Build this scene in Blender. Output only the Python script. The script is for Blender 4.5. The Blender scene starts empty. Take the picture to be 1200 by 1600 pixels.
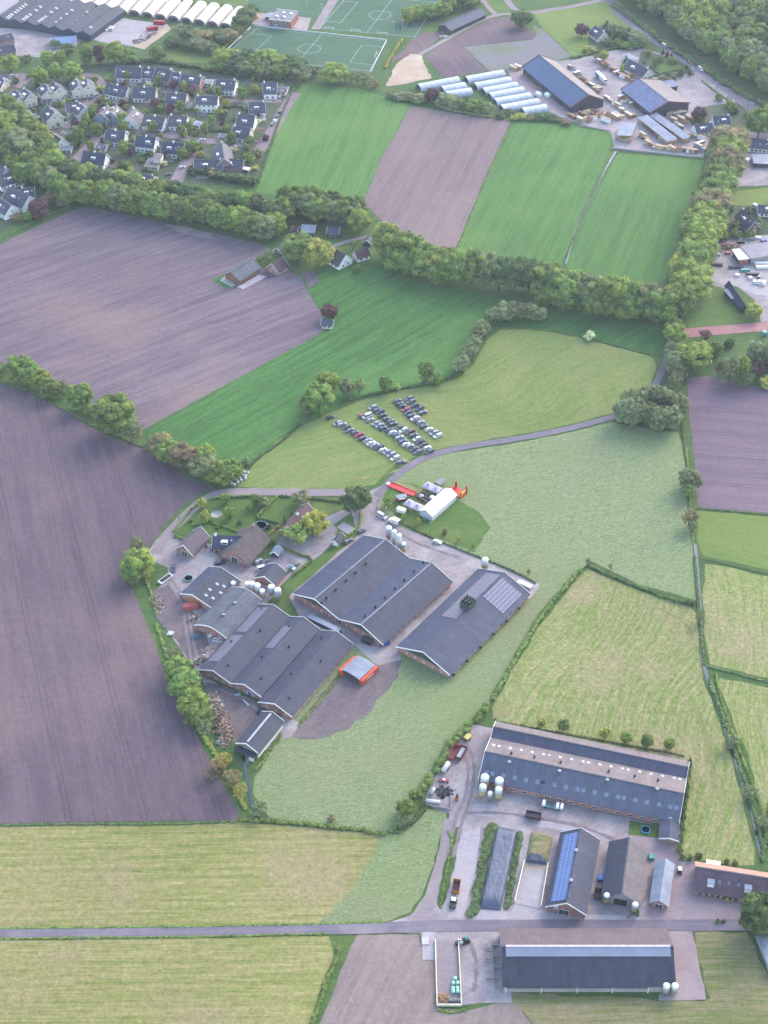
import bpy, math, random
import numpy as np
from mathutils import Vector, Matrix
R = math.radians
# ---------------- camera, world, sun, exposure ----------------
F_PX, PITCH, CAM_H = 2400.0, R(40.0), 455.0
S = bpy.context.scene
cam = bpy.data.objects.new("camera", bpy.data.cameras.new("camera"))
S.collection.objects.link(cam); S.camera = cam
cam.location = (0, 0, CAM_H); cam.rotation_euler = (R(90) - PITCH, 0, 0)
cam.data.sensor_fit = 'VERTICAL'; cam.data.sensor_height = 36; cam.data.lens = F_PX / 1600 * 36
cam.data.clip_start = 1; cam.data.clip_end = 9000
SUN_EL, SUN_AZ = R(30), R(38)          # azimuth from +Y towards +X: behind the scene, to the right
w = bpy.data.worlds.new("World"); S.world = w; w.use_nodes = True
nt = w.node_tree; nt.nodes.clear()
sky = nt.nodes.new('ShaderNodeTexSky'); sky.sky_type = 'NISHITA'; sky.sun_disc = False
sky.sun_elevation = SUN_EL; sky.sun_rotation = SUN_AZ; sky.air_density = 1.0; sky.dust_density = 1.2; sky.ozone_density = 1.6
bg = nt.nodes.new('ShaderNodeBackground'); bg.inputs['Strength'].default_value = 0.15
wo = nt.nodes.new('ShaderNodeOutputWorld')
nt.links.new(sky.outputs[0], bg.inputs['Color']); nt.links.new(bg.outputs[0], wo.inputs['Surface'])
sl = bpy.data.lights.new("sun", 'SUN'); sl.energy = .58; sl.angle = R(40); sl.color = (1, .94, .86)
so = bpy.data.objects.new("sun", sl); S.collection.objects.link(so)
sd = Vector((math.sin(SUN_AZ) * math.cos(SUN_EL), math.cos(SUN_AZ) * math.cos(SUN_EL), math.sin(SUN_EL)))
so.rotation_euler = (-sd).to_track_quat('-Z', 'Y').to_euler(); so.location = (0, 500, 300)
S.view_settings.view_transform = 'Standard'; S.view_settings.look = 'None'
S.view_settings.exposure = 2.5; S.view_settings.gamma = 1
S.cycles.use_denoising = True; S.cycles.max_bounces = 5; S.cycles.volume_bounces = 0
COL = S.collection
rng = random.Random(7)
# ---------------- pixel <-> ground ----------------
SP, CP = math.sin(PITCH), math.cos(PITCH)
def G(u, v, z=0.0):
    x = (u - 600) / F_PX; y = -(v - 800) / F_PX
    d = (x, CP + y * SP, -SP + y * CP); t = (z - CAM_H) / d[2]
    return Vector((d[0] * t, d[1] * t, z))
def px_m(v): return (F_PX * SP + (v - 800) * CP) / CAM_H
# ---------------- materials ----------------
KALB = 0.52
TINT = (1.08, 1.0, 0.87); SAT = 1.02
def lin(c): c /= 255.0; return c / 12.92 if c <= .04045 else ((c + .055) / 1.055) ** 2.4
def L(c, k=1.0):
    v = [lin(a) * KALB * k * t for a, t in zip(c, TINT)]; v = (v[0] * 1.08, v[1], v[2] * .9) if c[1] > c[0] and c[1] > c[2] else v; g = .25 * v[0] + .6 * v[1] + .15 * v[2]
    return tuple(min(.86, max(.003, g + (a - g) * SAT)) for a in v) + (1,)
MATS = {}
def nmat(name, rough=.85, spec=.25):
    m = bpy.data.materials.new(name); m.use_nodes = True
    b = m.node_tree.nodes['Principled BSDF']; b.inputs['Roughness'].default_value = rough
    b.inputs['Specular IOR Level'].default_value = spec
    return m, m.node_tree, b
def N(t, typ, **kw):
    n = t.nodes.new(typ)
    for k, v in kw.items(): setattr(n, k, v)
    return n
def noise(t, vec, scale, detail=4, rough=.6, dist=0.0):
    n = N(t, 'ShaderNodeTexNoise'); n.inputs['Scale'].default_value = scale; n.inputs['Detail'].default_value = detail
    n.inputs['Roughness'].default_value = rough; n.inputs['Distortion'].default_value = dist
    t.links.new(vec, n.inputs['Vector']); return n.outputs['Fac']
def ramp(t, fac, a, b, lo=0.0, hi=1.0):
    n = N(t, 'ShaderNodeMapRange'); n.inputs['From Min'].default_value = a; n.inputs['From Max'].default_value = b
    n.inputs['To Min'].default_value = lo; n.inputs['To Max'].default_value = hi
    t.links.new(fac, n.inputs['Value']); return n.outputs['Result']
def mixc(t, f, a, b, mode='MIX'):
    n = N(t, 'ShaderNodeMix', data_type='RGBA', blend_type=mode)
    for s, v in ((n.inputs['Factor'], f), (n.inputs['A'], a), (n.inputs['B'], b)):
        if isinstance(v, (int, float, tuple)): s.default_value = v
        else: t.links.new(v, s)
    return n.outputs['Result']
def mapped(t, src, ang=0, scale=(1, 1, 1)):
    r = N(t, 'ShaderNodeVectorRotate', rotation_type='Z_AXIS'); r.inputs['Angle'].default_value = -ang
    t.links.new(src, r.inputs['Vector'])
    m = N(t, 'ShaderNodeMapping'); m.inputs['Scale'].default_value = scale
    t.links.new(r.outputs[0], m.inputs['Vector']); return m.outputs[0]
def gray(t, fac):
    c = N(t, 'ShaderNodeCombineColor'); [t.links.new(fac, c.inputs[i]) for i in range(3)]; return c.outputs[0]
def plain(name, c, rough=.8, var=.18, scale=.6, k=1.0, spec=.25, c2=None, metal=0):
    if name in MATS: return MATS[name]
    m, t, b = nmat(name, rough, spec); b.inputs['Metallic'].default_value = metal
    tc = N(t, 'ShaderNodeTexCoord').outputs['Object']
    n1 = noise(t, tc, scale, 5, .65)
    base = mixc(t, ramp(t, noise(t, tc, scale * .3, 3), .4, .62), L(c, k), L(c2, k) if c2 else L(c, k * .85))
    col = mixc(t, 1.0, base, gray(t, ramp(t, n1, .3, .7, 1 - var, 1 + var)), 'MULTIPLY')
    t.links.new(col, b.inputs['Base Color']); MATS[name] = m; return m
def fieldmat(name, c1, c2, c3, ang, sa=.015, sc=.35, patch=.012, fine=.7, fv=.16, sc2=1.6, k=1.0, dist=0, thr=(.42, .58), pthr=(.5, .68), wav=0, pv=.9, tram=0, cl=.35):
    m, t, b = nmat(name, .95, .1)
    P = N(t, 'ShaderNodeNewGeometry').outputs['Position']
    if wav:      # bend the rows gently so that they follow the field's edges
        nn = N(t, 'ShaderNodeTexNoise'); nn.inputs['Scale'].default_value = .008; nn.inputs['Detail'].default_value = 1
        t.links.new(P, nn.inputs['Vector'])
        s_ = N(t, 'ShaderNodeVectorMath', operation='MULTIPLY_ADD'); s_.inputs[1].default_value = (wav, wav, 0)
        t.links.new(nn.outputs['Color'], s_.inputs[0]); t.links.new(P, s_.inputs[2]); P = s_.outputs[0]
    s1 = noise(t, mapped(t, P, ang, (sa, sc, 1)), 1, 3, .6, dist)
    s2 = noise(t, mapped(t, P, ang, (sa * 4, sc2, 1)), 1, 3, .6, dist)
    ad = N(t, 'ShaderNodeMath', operation='ADD'); t.links.new(s1, ad.inputs[0]); t.links.new(s2, ad.inputs[1])
    f = ramp(t, ad.outputs[0], thr[0] * 2, thr[1] * 2)
    col = mixc(t, f, L(c1, k), L(c2, k))
    pt = ramp(t, noise(t, P, patch, 4, .6), pthr[0], pthr[1], 0, pv)
    col = mixc(t, pt, col, L(c3, k))
    if tram:     # pairs of wheel tracks
        sx = N(t, 'ShaderNodeSeparateXYZ'); t.links.new(mapped(t, P, ang), sx.inputs[0]); md = N(t, 'ShaderNodeMath', operation='PINGPONG'); t.links.new(sx.outputs['Y'], md.inputs[0]); md.inputs[1].default_value = tram / 2
        df = N(t, 'ShaderNodeMath', operation='SUBTRACT'); t.links.new(md.outputs[0], df.inputs[0]); df.inputs[1].default_value = 1.0
        ab = N(t, 'ShaderNodeMath', operation='ABSOLUTE'); t.links.new(df.outputs[0], ab.inputs[0]); col = mixc(t, 1.0, col, gray(t, ramp(t, ab.outputs[0], .2, .6, .84, 1)), 'MULTIPLY')
    col = mixc(t, 1.0, col, gray(t, ramp(t, noise(t, P, cl, 5, .75), .3, .7, 1 - fv * .8, 1 + fv * .8)), 'MULTIPLY')
    fn = noise(t, P, fine, 6, .7)
    col = mixc(t, 1.0, col, gray(t, ramp(t, fn, .25, .75, 1 - fv, 1 + fv)), 'MULTIPLY')
    bl = noise(t, P, .006, 3, .5)
    col = mixc(t, 1.0, col, gray(t, ramp(t, bl, .3, .7, .88, 1.1)), 'MULTIPLY')
    bp = N(t, 'ShaderNodeBump'); bp.inputs['Strength'].default_value = .6; bp.inputs['Distance'].default_value = .35
    t.links.new(fn, bp.inputs['Height']); t.links.new(bp.outputs[0], b.inputs['Normal'])
    t.links.new(col, b.inputs['Base Color']); MATS[name] = m; return m
def roofmat(name, c, c2, st=1.1, rough=.7, dirt=.3, k=1.0, spec=.3, along=False):
    if name in MATS: return MATS[name]
    m, t, b = nmat(name, rough, spec)
    tc = N(t, 'ShaderNodeTexCoord').outputs['Object']
    n1 = noise(t, mapped(t, tc, 0, (.05, .35, .2)), 1, 5, .65)
    col = mixc(t, ramp(t, n1, .35, .65), L(c, k), L(c2, k))
    wv = N(t, 'ShaderNodeTexWave', bands_direction='Y'); wv.inputs['Scale'].default_value = 1 / st; wv.inputs['Distortion'].default_value = .6
    t.links.new(tc, wv.inputs['Vector'])
    col = mixc(t, 1.0, col, gray(t, ramp(t, wv.outputs['Fac'], 0, 1, .9, 1.07)), 'MULTIPLY')
    st_ = noise(t, mapped(t, tc, 0, (.12, 1.3, .12)), 1, 4, .7); col = mixc(t, 1.0, col, gray(t, ramp(t, st_, .35, .65, .88, 1.1)), 'MULTIPLY')
    col = mixc(t, ramp(t, noise(t, tc, .5, 6, .8), .58, .72, 0, .45), col, L((120, 118, 108), k))
    dn = noise(t, tc, .25, 6, .7, .5)
    col = mixc(t, 1.0, col, gray(t, ramp(t, dn, .3, .7, 1 - dirt, 1 + dirt * .6)), 'MULTIPLY')
    t.links.new(col, b.inputs['Base Color']); MATS[name] = m; return m
def leafmat(name, c, k=1.0, var=.35):
    if name in MATS: return MATS[name]
    m, t, b = nmat(name, .75, .2)
    tc = N(t, 'ShaderNodeTexCoord').outputs['Object']
    oi = N(t, 'ShaderNodeObjectInfo').outputs['Random']
    n1 = noise(t, tc, .55, 4, .7)
    col = mixc(t, ramp(t, n1, .35, .65), L(c, k * (1 - var)), L((c[0] + 14, c[1] + 12, c[2]), k * (1 + var)))
    hs = N(t, 'ShaderNodeHueSaturation'); t.links.new(col, hs.inputs['Color'])
    t.links.new(ramp(t, oi, 0, 1, .482, .512), hs.inputs['Hue']); t.links.new(ramp(t, oi, 0, 1, .82, 1.16), hs.inputs['Value'])
    t.links.new(hs.outputs[0], b.inputs['Base Color'])
    tr = N(t, 'ShaderNodeBsdfTranslucent'); t.links.new(hs.outputs[0], tr.inputs['Color'])
    mx = N(t, 'ShaderNodeMixShader'); mx.inputs[0].default_value = .4
    out = t.nodes['Material Output']; t.links.new(b.outputs[0], mx.inputs[1]); t.links.new(tr.outputs[0], mx.inputs[2]); t.links.new(mx.outputs[0], out.inputs['Surface'])
    MATS[name] = m; return m
# ---------------- mesh helpers ----------------
def link(name, me, parent=None):
    o = bpy.data.objects.new(name, me); COL.objects.link(o)
    if parent: o.parent = parent
    return o
def tag(o, label=None, cat=None, group=None, kind=None):
    if label: o['label'] = label
    if cat: o['category'] = cat
    if group: o['group'] = group
    if kind: o['kind'] = kind
    return o
def root(name, label, cat, loc, rz=0, group=None):
    o = link(name, None); o.location = loc; o.rotation_euler = (0, 0, rz); o.empty_display_size = .5
    return tag(o, label, cat, group)
class MB:
    def __init__(s): s.v = []; s.f = []; s.m = []; s.mats = []; s.sm = []
    def mi(s, mat):
        if mat not in s.mats: s.mats.append(mat)
        return s.mats.index(mat)
    def add(s, vs, fs, mat, smooth=False, M=None):
        b = len(s.v); s.v += [tuple(M @ Vector(p)) if M else tuple(p) for p in vs]; i = s.mi(mat)
        for f in fs: s.f.append([b + a for a in f]); s.m.append(i); s.sm.append(smooth)
        return s
    def box(s, x0, x1, y0, y1, z0, z1, mat, M=None, tx=0, ty=0):
        v = [(x0, y0, z0), (x1, y0, z0), (x1, y1, z0), (x0, y1, z0), (x0 + tx, y0 + ty, z1), (x1 - tx, y0 + ty, z1), (x1 - tx, y1 - ty, z1), (x0 + tx, y1 - ty, z1)]
        return s.add(v, [(3, 2, 1, 0), (4, 5, 6, 7), (0, 1, 5, 4), (1, 2, 6, 5), (2, 3, 7, 6), (3, 0, 4, 7)], mat, False, M)
    def lathe(s, prof, mat, n=16, c=(0, 0, 0), smooth=True, M=None):
        vs = []; fs = []
        for r, z in prof:
            for k in range(n): a = 2 * math.pi * k / n; vs.append((c[0] + r * math.cos(a), c[1] + r * math.sin(a), c[2] + z))
        for j in range(len(prof) - 1):
            for k in range(n): k2 = (k + 1) % n; fs.append((j * n + k, j * n + k2, (j + 1) * n + k2, (j + 1) * n + k))
        fs.append(tuple(range(n))[::-1]); fs.append(tuple(range((len(prof) - 1) * n, len(prof) * n)))
        return s.add(vs, fs, mat, smooth, M)
    def rod(s, p, q, r, mat, n=6):
        p = Vector(p); q = Vector(q); d = q - p; M = Matrix.Translation(p) @ d.to_track_quat('Z', 'Y').to_matrix().to_4x4()
        return s.lathe([(r, 0), (r, d.length)], mat, n, M=M)
    def mesh(s, name):
        me = bpy.data.meshes.new(name); me.from_pydata(s.v, [], s.f)
        for m in s.mats: me.materials.append(m)
        me.polygons.foreach_set('material_index', s.m); me.polygons.foreach_set('use_smooth', s.sm); me.update(); return me
    def build(s, name, parent=None): return link(name, s.mesh(name), parent)
def copy_tree(o, parent=None):
    c = o.copy(); COL.objects.link(c); c.parent = parent
    for ch in o.children: copy_tree(ch, c)
    return c
ZL = [0.0]
def zstep(): ZL[0] += .0007; return ZL[0]      # no two sheets ever share a level
def jit_edge(pts, step=5.0, amp=.35, seed=1):
    r = random.Random(seed); out = []; n = len(pts)
    for i in range(n):
        a, b = pts[i], pts[(i + 1) % n]; d = (b - a); k = max(1, int(d.length / step)); nrm = Vector((-d.y, d.x, 0)).normalized()
        for j in range(k): out.append(a + d * (j / k) + nrm * r.uniform(-amp, amp))
    return out
def sheet(name, px, mat, z, amp=.35, step=5.0):
    z += zstep()
    pts = [G(u, v) for u, v in px]
    pts = jit_edge(pts, step, amp, len(px) * 7 + int(px[0][0])) if amp else pts
    me = bpy.data.meshes.new(name); me.from_pydata([(p.x, p.y, z) for p in pts], [], [list(range(len(pts)))]); me.materials.append(mat); me.update()
    if me.polygons[0].normal.z < 0: me.flip_normals()
    return tag(link(name, me), kind='structure')
def smooth_line(pts, n=6):
    out = []
    for i in range(len(pts) - 1):
        p0 = pts[max(0, i - 1)]; p1 = pts[i]; p2 = pts[i + 1]; p3 = pts[min(len(pts) - 1, i + 2)]
        for j in range(n):
            t = j / n; out.append(.5 * ((2 * p1) + (p2 - p0) * t + (2 * p0 - 5 * p1 + 4 * p2 - p3) * t * t + (3 * p1 - p0 - 3 * p2 + p3) * t ** 3))
    out.append(pts[-1]); return out
def ribbon(name, px, width, mat, z, kind='structure', amp=.1):
    z += zstep()
    c = smooth_line([G(u, v) for u, v in px]); vs = []; fs = []; r = random.Random(3)
    for i, p in enumerate(c):
        d = (c[min(i + 1, len(c) - 1)] - c[max(i - 1, 0)]).normalized(); nrm = Vector((-d.y, d.x, 0)); h = width / 2 + r.uniform(-amp, amp)
        vs += [(p.x + nrm.x * h, p.y + nrm.y * h, z), (p.x - nrm.x * h, p.y - nrm.y * h, z)]
        if i: fs.append((2 * i - 2, 2 * i - 1, 2 * i + 1, 2 * i))
    me = bpy.data.meshes.new(name); me.from_pydata(vs, [], fs); me.materials.append(mat); me.update()
    if me.polygons[0].normal.z < 0: me.flip_normals()
    return tag(link(name, me), kind=kind)
ORD = "first second third fourth fifth sixth seventh eighth ninth tenth eleventh twelfth thirteenth fourteenth fifteenth sixteenth seventeenth eighteenth nineteenth".split()
def ordw(i):
    if i < 19: return ORD[i]
    n = i + 1; tens = {2: 'twent', 3: 'thirt', 4: 'fort', 5: 'fift', 6: 'sixt', 7: 'sevent', 8: 'eight', 9: 'ninet'}
    if n >= 100: return 'hundred-and-' + ordw(n - 101) if n > 100 else 'hundredth'
    return tens[n // 10] + 'ieth' if n % 10 == 0 else tens[n // 10] + 'y-' + ORD[n % 10 - 1]
# ---------------- the ground ----------------
AZ = lambda u0, v0, u1, v1: (lambda d: math.atan2(d.y, d.x))(G(u1, v1) - G(u0, v0))     # world direction of a line seen in the picture
M_grass = fieldmat('rough_grass', (88, 118, 70), (76, 108, 66), (104, 126, 76), .4, .05, .2, .03, .5, .25)
M_lawn = fieldmat('lawn_grass', (98, 128, 70), (88, 120, 66), (118, 138, 82), .4, .05, .3, .03, .6, .15)
M_plA = fieldmat('plough_pale', (140, 124, 134), (118, 103, 116), (158, 134, 130), AZ(0, 580, 500, 400), .012, .22, .008, 1.4, .17, 1.1, thr=(.42, .58), tram=24)
M_plB = fieldmat('plough_dark', (124, 107, 117), (109, 94, 105), (146, 122, 122), AZ(150, 650, 330, 1250), .012, .16, .006, 1.3, .19, 1.3, thr=(.42, .58), tram=27)
M_plC = fieldmat('plough_far', (150, 130, 132), (138, 119, 124), (156, 138, 136), AZ(600, 345, 700, 175), .012, .3, .01, 1.2, .15, 1.2, tram=14)
M_plD = fieldmat('plough_right', (138, 118, 132), (122, 106, 122), (152, 130, 138), AZ(1090, 780, 1200, 790), .01, .14, .01, 1.2, .16, .9, tram=20)
M_gr1 = fieldmat('green_crop', (88, 136, 76), (66, 112, 62), (98, 142, 82), AZ(240, 670, 500, 530), .02, .35, .012, .9, .22, 1.3, thr=(.42, .58), tram=16)
M_gr2 = fieldmat('green_crop_far', (104, 148, 84), (90, 134, 76), (112, 152, 90), AZ(430, 290, 500, 140), .012, .3, .01, .8, .16, 1, thr=(.42, .58), tram=12)
M_gr3 = fieldmat('green_crop_north', (98, 140, 80), (84, 127, 72), (106, 146, 84), AZ(890, 400, 960, 250), .012, .3, .01, .8, .16, 1, thr=(.42, .58), tram=12)
M_mow = fieldmat('mown_field', (136, 152, 96), (114, 142, 82), (146, 154, 106), AZ(480, 740, 900, 640), .014, .3, .018, .8, .2, .8, wav=60, thr=(.40, .6))
M_hay1 = fieldmat('mown_straw', (176, 166, 118), (132, 144, 84), (170, 156, 120), AZ(0, 1360, 500, 1355), .02, .6, .02, .8, .3, 1.7, thr=(.40, .58))
M_hay2 = fieldmat('mown_straw_right', (172, 164, 122), (126, 148, 86), (176, 160, 128), AZ(800, 1080, 900, 920), .03, .5, .022, .7, .3, 1.2, thr=(.38, .58), wav=45)
M_hay3 = fieldmat('mown_straw_far_right', (170, 166, 122), (128, 148, 86), (174, 160, 128), AZ(1120, 1060, 1110, 900), .03, .5, .022, .7, .3, 1.2, thr=(.38, .58), wav=45)
M_hay4 = fieldmat('mown_straw_front', (160, 148, 116), (122, 134, 86), (162, 146, 122), AZ(820, 1570, 1100, 1570), .02, .5, .03, .8, .22, 1.3, thr=(.43, .56), wav=20)
M_olive = fieldmat('olive_field', (124, 146, 84), (114, 140, 80), (138, 154, 92), AZ(1095, 850, 1200, 880), .01, .15, .01, .7, .1, .6)
M_bare = fieldmat('bare_soil', (158, 142, 138), (144, 128, 128), (166, 150, 146), AZ(560, 1590, 620, 1470), .02, .3, .03, .6, .16, 1.0)
M_dirt = fieldmat('worked_dirt', (132, 118, 124), (118, 106, 112), (144, 130, 130), 1.0, .06, .3, .06, .6, .14, 1.0)
M_yard = fieldmat('yard_paving', (176, 164, 170), (158, 147, 154), (190, 181, 185), .6, .06, .2, .07, .8, .15, 1.0, pthr=(.46, .62))
M_clinker = fieldmat('clinker_paving', (180, 160, 166), (170, 150, 158), (188, 170, 174), .1, .2, .3, .05, .5, .08, 1.5)
M_conc = fieldmat('pale_concrete', (192, 184, 192), (180, 172, 182), (202, 194, 198), .1, .1, .2, .08, .5, .07, 1.0)
M_asph = fieldmat('worn_asphalt', (142, 132, 146), (130, 122, 138), (156, 146, 156), .02, .02, .8, .05, .6, .07, 2.0)
M_track = fieldmat('farm_track', (164, 150, 156), (154, 141, 150), (174, 162, 164), .02, .1, .8, .05, .6, .08, 2.0)
M_brickroad = fieldmat('red_brick_road', (186, 138, 140), (176, 128, 132), (190, 146, 146), 0, .1, .4, .08, .6, .08, 2.0)
M_street = fieldmat('village_street', (160, 142, 152), (150, 132, 142), (170, 152, 158), 0, .1, .4, .08, .6, .08, 2.0)
M_sand = fieldmat('pale_sand', (204, 182, 164), (192, 170, 154), (214, 196, 180), 0, .1, .4, .06, .6, .1, 1.0)
M_gravel = fieldmat('grey_gravel_bed', (142, 138, 146), (134, 130, 138), (120, 132, 112), .1, .05, .6, .03, .6, .1, 1.0)
M_pitch = fieldmat('artificial_turf', (84, 118, 98), (78, 110, 92), (90, 124, 102), .1, .02, .12, .01, .6, .07, .3)
M_garden = fieldmat('garden_ground', (92, 110, 82), (108, 108, 104), (78, 98, 72), .3, .12, .15, .08, .4, .25, .6, thr=(.45, .55), pthr=(.45, .55))
# pale meadow with wind-laid grass
def meadow():
    m, t, b = nmat('laid_meadow', .95, .1)
    P = N(t, 'ShaderNodeNewGeometry').outputs['Position']
    a = noise(t, mapped(t, P, .5, (.35, .75, 1)), 1, 5, .62, 1.6)
    c = mixc(t, ramp(t, a, .34, .62), L((118, 142, 104)), L((156, 174, 138)))
    c = mixc(t, ramp(t, noise(t, P, .012, 5, .6), .45, .7, 0, .75), c, L((150, 154, 126)))
    c = mixc(t, ramp(t, noise(t, P, .007, 3, .6), .45, .62, 0, .6), c, L((136, 160, 108)))
    c = mixc(t, 1.0, c, gray(t, ramp(t, noise(t, P, 1.6, 4, .7), .25, .75, .86, 1.14)), 'MULTIPLY')
    bp = N(t, 'ShaderNodeBump'); bp.inputs['Strength'].default_value = .9; bp.inputs['Distance'].default_value = .9
    t.links.new(a, bp.inputs['Height']); t.links.new(bp.outputs[0], b.inputs['Normal'])
    t.links.new(c, b.inputs['Base Color']); MATS['laid_meadow'] = m; return m
M_meadow = meadow()
gm = MB(); gm.add([(-4000, -500, 0), (4000, -500, 0), (4000, 7000, 0), (-4000, 7000, 0)], [(0, 1, 2, 3)], M_grass); tag(gm.build('ground'), kind='structure')
Z1, Z2, Z3, Z4, Z5 = .03, .06, .09, .12, .15
sheet('ploughed_field', [(-120, 415), (0, 382), (60, 352), (130, 323), (200, 335), (265, 350), (350, 368), (412, 382), (432, 395), (455, 425), (470, 432), (480, 455), (505, 495), (505, 518), (223, 672), (160, 652), (110, 620), (60, 590), (0, 565), (-120, 530)], M_plA, Z1)
sheet('dark_ploughed_field', [(-120, 584), (0, 598), (30, 606), (100, 641), (140, 666), (175, 684), (228, 702), (290, 744), (345, 767), (318, 768), (285, 790), (235, 850), (226, 864), (196, 858), (192, 880), (200, 905), (222, 955), (235, 990), (255, 1040), (280, 1090), (310, 1155), (335, 1200), (372, 1272), (370, 1281), (0, 1287), (-120, 1287)], M_plB, Z1)
sheet('mown_hay_field', [(-120, 1291), (0, 1291), (370, 1285), (400, 1287), (500, 1293), (600, 1306), (600, 1330), (560, 1390), (505, 1444), (0, 1450), (-120, 1452)], M_hay1, Z1)
sheet('meadow_corner', [(597, 1304), (620, 1300), (655, 1265), (697, 1270), (695, 1290), (680, 1340), (660, 1392), (640, 1425), (610, 1441), (498, 1443), (550, 1390), (588, 1330)], M_meadow, Z2, .8, 3)
sheet('mown_hay_field', [(-120, 1470), (515, 1463), (519, 1480), (522, 1500), (484, 1600), (470, 1680), (-120, 1680)], M_hay1, Z1)
sheet('bare_field', [(548, 1478), (560, 1460), (655, 1460), (665, 1497), (683, 1500), (683, 1574), (730, 1578), (800, 1564), (830, 1600), (830, 1680), (470, 1680), (500, 1600)], M_bare, Z1)
sheet('mown_front_field', [(785, 1550), (1100, 1566), (1108, 1560), (1086, 1456), (1165, 1457), (1200, 1520), (1300, 1560), (1300, 1680), (820, 1680), (832, 1600)], M_hay4, Z1, .8)
sheet('pale_meadow', [(590, 770), (610, 745), (640, 724), (700, 708), (800, 694), (900, 674), (955, 660), (1060, 676), (1068, 700), (1075, 800), (1082, 850), (1088, 938), (1000, 914), (922, 876), (905, 893), (845, 955), (768, 1092), (760, 1106), (700, 1168), (665, 1236), (655, 1262), (636, 1288), (600, 1300), (500, 1286), (420, 1278), (395, 1240), (398, 1215), (430, 1165), (450, 1145), (480, 1000), (560, 850)], M_meadow, Z1)
sheet('mown_parking_field', [(372, 760), (400, 722), (432, 690), (468, 668), (500, 652), (560, 627), (620, 612), (680, 602), (712, 592), (738, 570), (762, 530), (782, 514), (850, 517), (900, 527), (960, 542), (1020, 558), (1026, 572), (1018, 600), (1000, 620), (955, 646), (870, 668), (780, 684), (700, 698), (650, 712), (610, 732), (585, 757), (540, 764), (480, 764), (400, 763)], M_mow, Z1)
sheet('green_field', [(228, 672), (508, 518), (508, 495), (482, 455), (470, 432), (520, 417), (590, 416), (640, 437), (720, 452), (820, 474), (900, 484), (1000, 503), (1040, 508), (1036, 553), (960, 538), (850, 512), (782, 508), (757, 525), (732, 566), (700, 586), (620, 606), (560, 620), (465, 662), (400, 715), (385, 720), (345, 735), (290, 705), (250, 688)], M_gr1, Z1)
sheet('north_green_field', [(470, 132), (560, 138), (640, 165), (600, 240), (568, 310), (540, 320), (400, 300), (420, 245), (447, 170)], M_gr2, Z1)
sheet('north_brown_field', [(642, 165), (700, 175), (798, 190), (762, 270), (712, 388), (690, 405), (640, 380), (600, 350), (568, 314), (600, 240)], M_plC, Z1)
sheet('north_green_strip', [(801, 191), (870, 194), (962, 206), (940, 262), (908, 332), (878, 415), (830, 425), (716, 400), (714, 388), (764, 272)], M_gr3, Z1)
sheet('north_green_corner', [(966, 240), (1100, 250), (1082, 320), (1062, 370), (1047, 440), (1000, 450), (884, 415), (914, 332), (947, 266)], M_gr3, Z1)
sheet('east_ploughed_field', [(1073, 590), (1105, 588), (1200, 608), (1300, 625), (1300, 806), (1200, 802), (1090, 792), (1088, 740), (1078, 660)], M_plD, Z1)
sheet('olive_pasture', [(1090, 798), (1200, 807), (1300, 812), (1300, 906), (1200, 891), (1097, 868), (1088, 840)], M_olive, Z1)
sheet('east_mown_field', [(1102, 882), (1130, 884), (1200, 902), (1300, 916), (1300, 1075), (1200, 1060), (1108, 1038), (1100, 1000), (1098, 930)], M_hay3, Z1, .6)
sheet('large_mown_field', [(918, 889), (1000, 924), (1080, 949), (1090, 962), (1094, 1020), (1098, 1060), (1125, 1130), (1155, 1230), (1180, 1330), (1178, 1352), (1080, 1345), (1062, 1330), (1075, 1190), (777, 1130), (768, 1108), (800, 1045), (850, 970), (903, 903)], M_hay2, Z1, .6)
sheet('south_east_mown_field', [(1118, 1058), (1200, 1074), (1300, 1088), (1300, 1340), (1212, 1340), (1200, 1300), (1168, 1180), (1130, 1090)], M_hay3, Z1, .6)
# trodden or bare patches
sheet('bare_strip', [(258, 350), (280, 352), (300, 356), (325, 365), (342, 374), (322, 374), (285, 364), (266, 357)], fieldmat('pale_dry_soil', (158, 144, 144), (144, 129, 136), (166, 152, 148), .3, .05, .4, .08, 1, .25, 1.2), Z2, .8, 3)
sheet('worked_dirt_patch', [(545, 1042), (590, 1036), (626, 1030), (622, 1058), (604, 1080), (575, 1115), (540, 1140), (490, 1156), (452, 1150), (470, 1125), (500, 1085)], M_dirt, Z3, .8, 3)
# yards
sheet('farm_yard', [(543, 788), (560, 776), (600, 757), (597, 775), (592, 796), (612, 818), (660, 838), (760, 872), (842, 912), (842, 918), (828, 936), (720, 905), (620, 1012), (627, 1030), (590, 1040), (556, 1010), (480, 985), (452, 932), (560, 835)], M_yard, Z3)
sheet('farm_yard', [(700, 900), (745, 890), (760, 905), (650, 1012), (620, 1012), (600, 1005)], M_yard, Z3)
sheet('farm_yard', [(232, 862), (245, 842), (275, 838), (330, 850), (350, 876), (400, 885), (440, 862), (482, 882), (465, 890), (440, 915), (400, 965), (310, 1050), (350, 1075), (470, 1130), (455, 1150), (430, 1160), (385, 1195), (372, 1170), (350, 1110), (320, 1070), (300, 1040), (262, 985), (232, 935), (262, 902), (262, 888), (240, 878)], M_yard, Z3)
sheet('brown_yard', [(235, 925), (262, 915), (285, 930), (310, 970), (330, 1010), (305, 1045), (262, 985), (240, 960)], M_dirt, Z4, .8, 3)
sheet('wood_yard', [(320, 1068), (352, 1074), (440, 1118), (400, 1150), (370, 1160), (352, 1130), (332, 1100)], M_dirt, Z4, .8, 3)
sheet('garden_lawn', [(272, 835), (300, 800), (330, 784), (400, 780), (470, 778), (545, 780), (560, 790), (560, 830), (470, 925), (440, 918), (460, 880), (430, 850), (400, 832), (330, 842), (300, 838)], M_lawn, Z2)
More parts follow.
